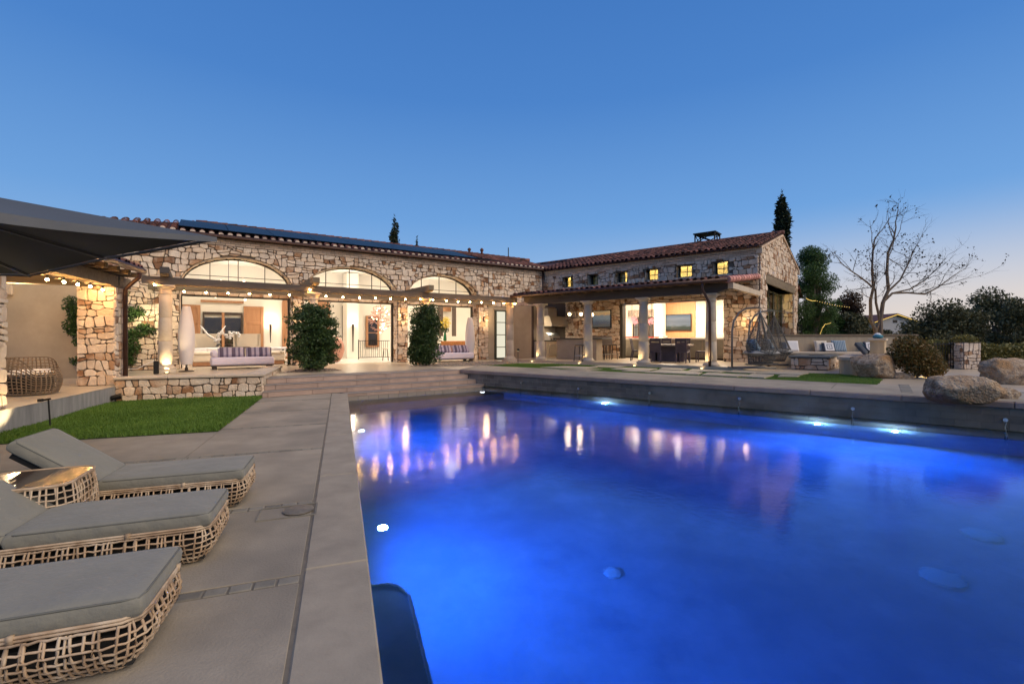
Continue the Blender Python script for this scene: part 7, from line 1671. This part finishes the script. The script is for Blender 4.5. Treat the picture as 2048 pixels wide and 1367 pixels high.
# boulders
def boulder(M_, sx, sy, sz, seed, label, flat=.8):
    import mathutils.noise as mn
    mb = MB(); mb.ball((0, 0, 0), 1.0, 72, 44); off = Vector((seed * 3.1, seed * 1.7, seed)); V = []; rb_ = np.random.default_rng(seed); planes = [(Vector(v_ / np.linalg.norm(v_)), float(rb_.uniform(.80, 1.0))) for v_ in rb_.normal(size=(11, 3))]
    for v in mb.v:
        p = Vector(v); e = 3.6; k = (abs(p.x) ** e + abs(p.y) ** e + abs(p.z) ** e) ** (-1 / e); p = p * k
        n = mn.fractal(p * .9 + off, .9, 2.1, 4) * .16 - abs(mn.fractal(p * 2.3 + off, .9, 2.1, 3)) * .09 + mn.fractal(p * 9 + off, .8, 2.1, 3) * .018; p = p * (1 + n)
        for nv_, dv_ in planes:
            q_ = p.dot(nv_) - dv_
            if q_ > 0: p = p - nv_ * q_ * .88
        V.append((p.x * sx, p.y * sy, max(p.z * sz + sz * flat, -.05)))
    mb.v = V; mb.build("boulder", M['boulder'], None, M_, smooth=True, label=label, cat="boulder")
q = gp(1761, 757, PAT); boulder(TV(q + Vector((.16, .45, 0))), .52, .5, .40, 3, "rusty flat topped boulder at the corner of the bank lawn", .78)
q = gp(1937, 806, PAT); boulder(TV(q + Vector((.20, .40, 0))), .545, .42, .27, 5, "long pale granite boulder on the bank edge above the pool", .72)
q = gp(2050, 771, PAT); boulder(TV(q + Vector((.35, .6, 0))), .62, .5, .40, 9, "big grey boulder cut by the right edge of the view", .6)
q = gp(2022, 800, PAT); boulder(TV(q + Vector((.1, .25, 0))), .28, .16, .14, 12, "small broken rock right of the long boulder", .5)
q = gp(1820, 758, PAT); boulder(TV(q + Vector((0, .3, 0))), .30, .2, .12, 14, "low rock beside the rusty boulder under the bush", .4)
# distant house with lit eaves
dH = 75.0; xh = (1790 - 1024) / F * dH; hz = lambda py: H - (py - Y0) / F * dH; wpx = 45 / F * dH
dhs = thing("distant_house", T(xh, dH, 0), "distant pale gabled house with a line of golden lights on its eaves", "house"); zl, zp = hz(643), hz(629)
MB().prism_y([(-wpx * .78, 0), (wpx * .78, 0), (wpx * .78, zl + .25), (0, zp - .25), (-wpx * .78, zl + .25)], 0, 8).build("wall", pm("pale_wall", (.55, .50, .47), (.5, .45, .43), 2, .9), dhs)
MB().prism_y([(-wpx, zl - .12), (0, zp), (wpx, zl - .12), (wpx, zl + .05), (0, zp + .2), (-wpx, zl + .05)], -.5, 8.4).build("roof", M['tile'], dhs); MB().box(-wpx * 1.9, 0, 4, 12, 0, zl - .2).build("rear_wall", M['stucco'], dhs); MB().prism_x([(3, zl - .2), (8, zp + .1), (13, zl - .2)], -wpx * 2, 0).build("rear_roof", M['tile'], dhs)
MB().box(-.35, .35, -.04, 0, zp - 1.3, zp - .85).build("vent", M['darkwood'], dhs); q = MB()
for s in (-1, 1):
    for k in range(24): u = k / 23; q.ball((s * wpx * u, -.55, zp + (zl - .12 - zp) * u), .06, 6, 4)
q.build("eave_lights", M['fairy'], dhs, kind="stuff")
for k in (0, 1): MB().box(-1.2 + k * 1.6, -.3 + k * 1.6, -.04, 0, .6, 2.2).build("window", M['darkglass'], dhs)
# fairy lights in the garden trees
def fairy(pts, n, label, sag=.25):
    o = Vector(pts[0]); t = thing("fairy_lights", TV(o), label, "string lights"); c = MB(); l_ = MB()
    for a, b in zip(pts, pts[1:]):
        a, b = Vector(a) - o, Vector(b) - o; P = [a.lerp(b, k / 10) - Vector((0, 0, sag * 4 * (k / 10) * (1 - k / 10))) for k in range(11)]; c.tube(P, .008, 4, False)
        for k in range(n): u = (k + .5) / n * 10; i = min(9, int(u)); l_.ball(P[i].lerp(P[i + 1], u - i), .018, 6, 4)
    c.build("cable", M['metal'], t); l_.build("lights", M['fairy'], t, kind="stuff")
fairy([pd(1612, 596, 25.5), pd(1632, 601, 25.5), pd(1701, 614, 26)], 14, "golden fairy lights strung between the pepper tree and the brown tree", .06)
fairy([pd(1640, 668, 25), pd(1645, 655, 25.2), pd(1650, 648, 25.5), pd(1662, 645, 26)], 7, "golden fairy lights climbing the trunk of the pepper tree", .02)
# hills far away
hl = MB(); n = 60
for k in range(n):
    x0, x1 = -1600 + 3200 * k / n, -1600 + 3200 * (k + 1) / n; h0, h1 = [8 + 5 * math.sin(x * .004) + 4 * math.sin(x * .011 + 1) for x in (x0, x1)]
    hl.add([(x0, 1500, -2), (x1, 1500, -2), (x1, 1900, h1), (x0, 1900, h0), (x1, 2300, -2), (x0, 2300, -2)], [(0, 1, 2, 3), (3, 2, 4, 5)], .5)
hl.build("hills", pm("far_hill", (.09, .085, .10), (.07, .068, .08), .01, .95), None, kind="structure")
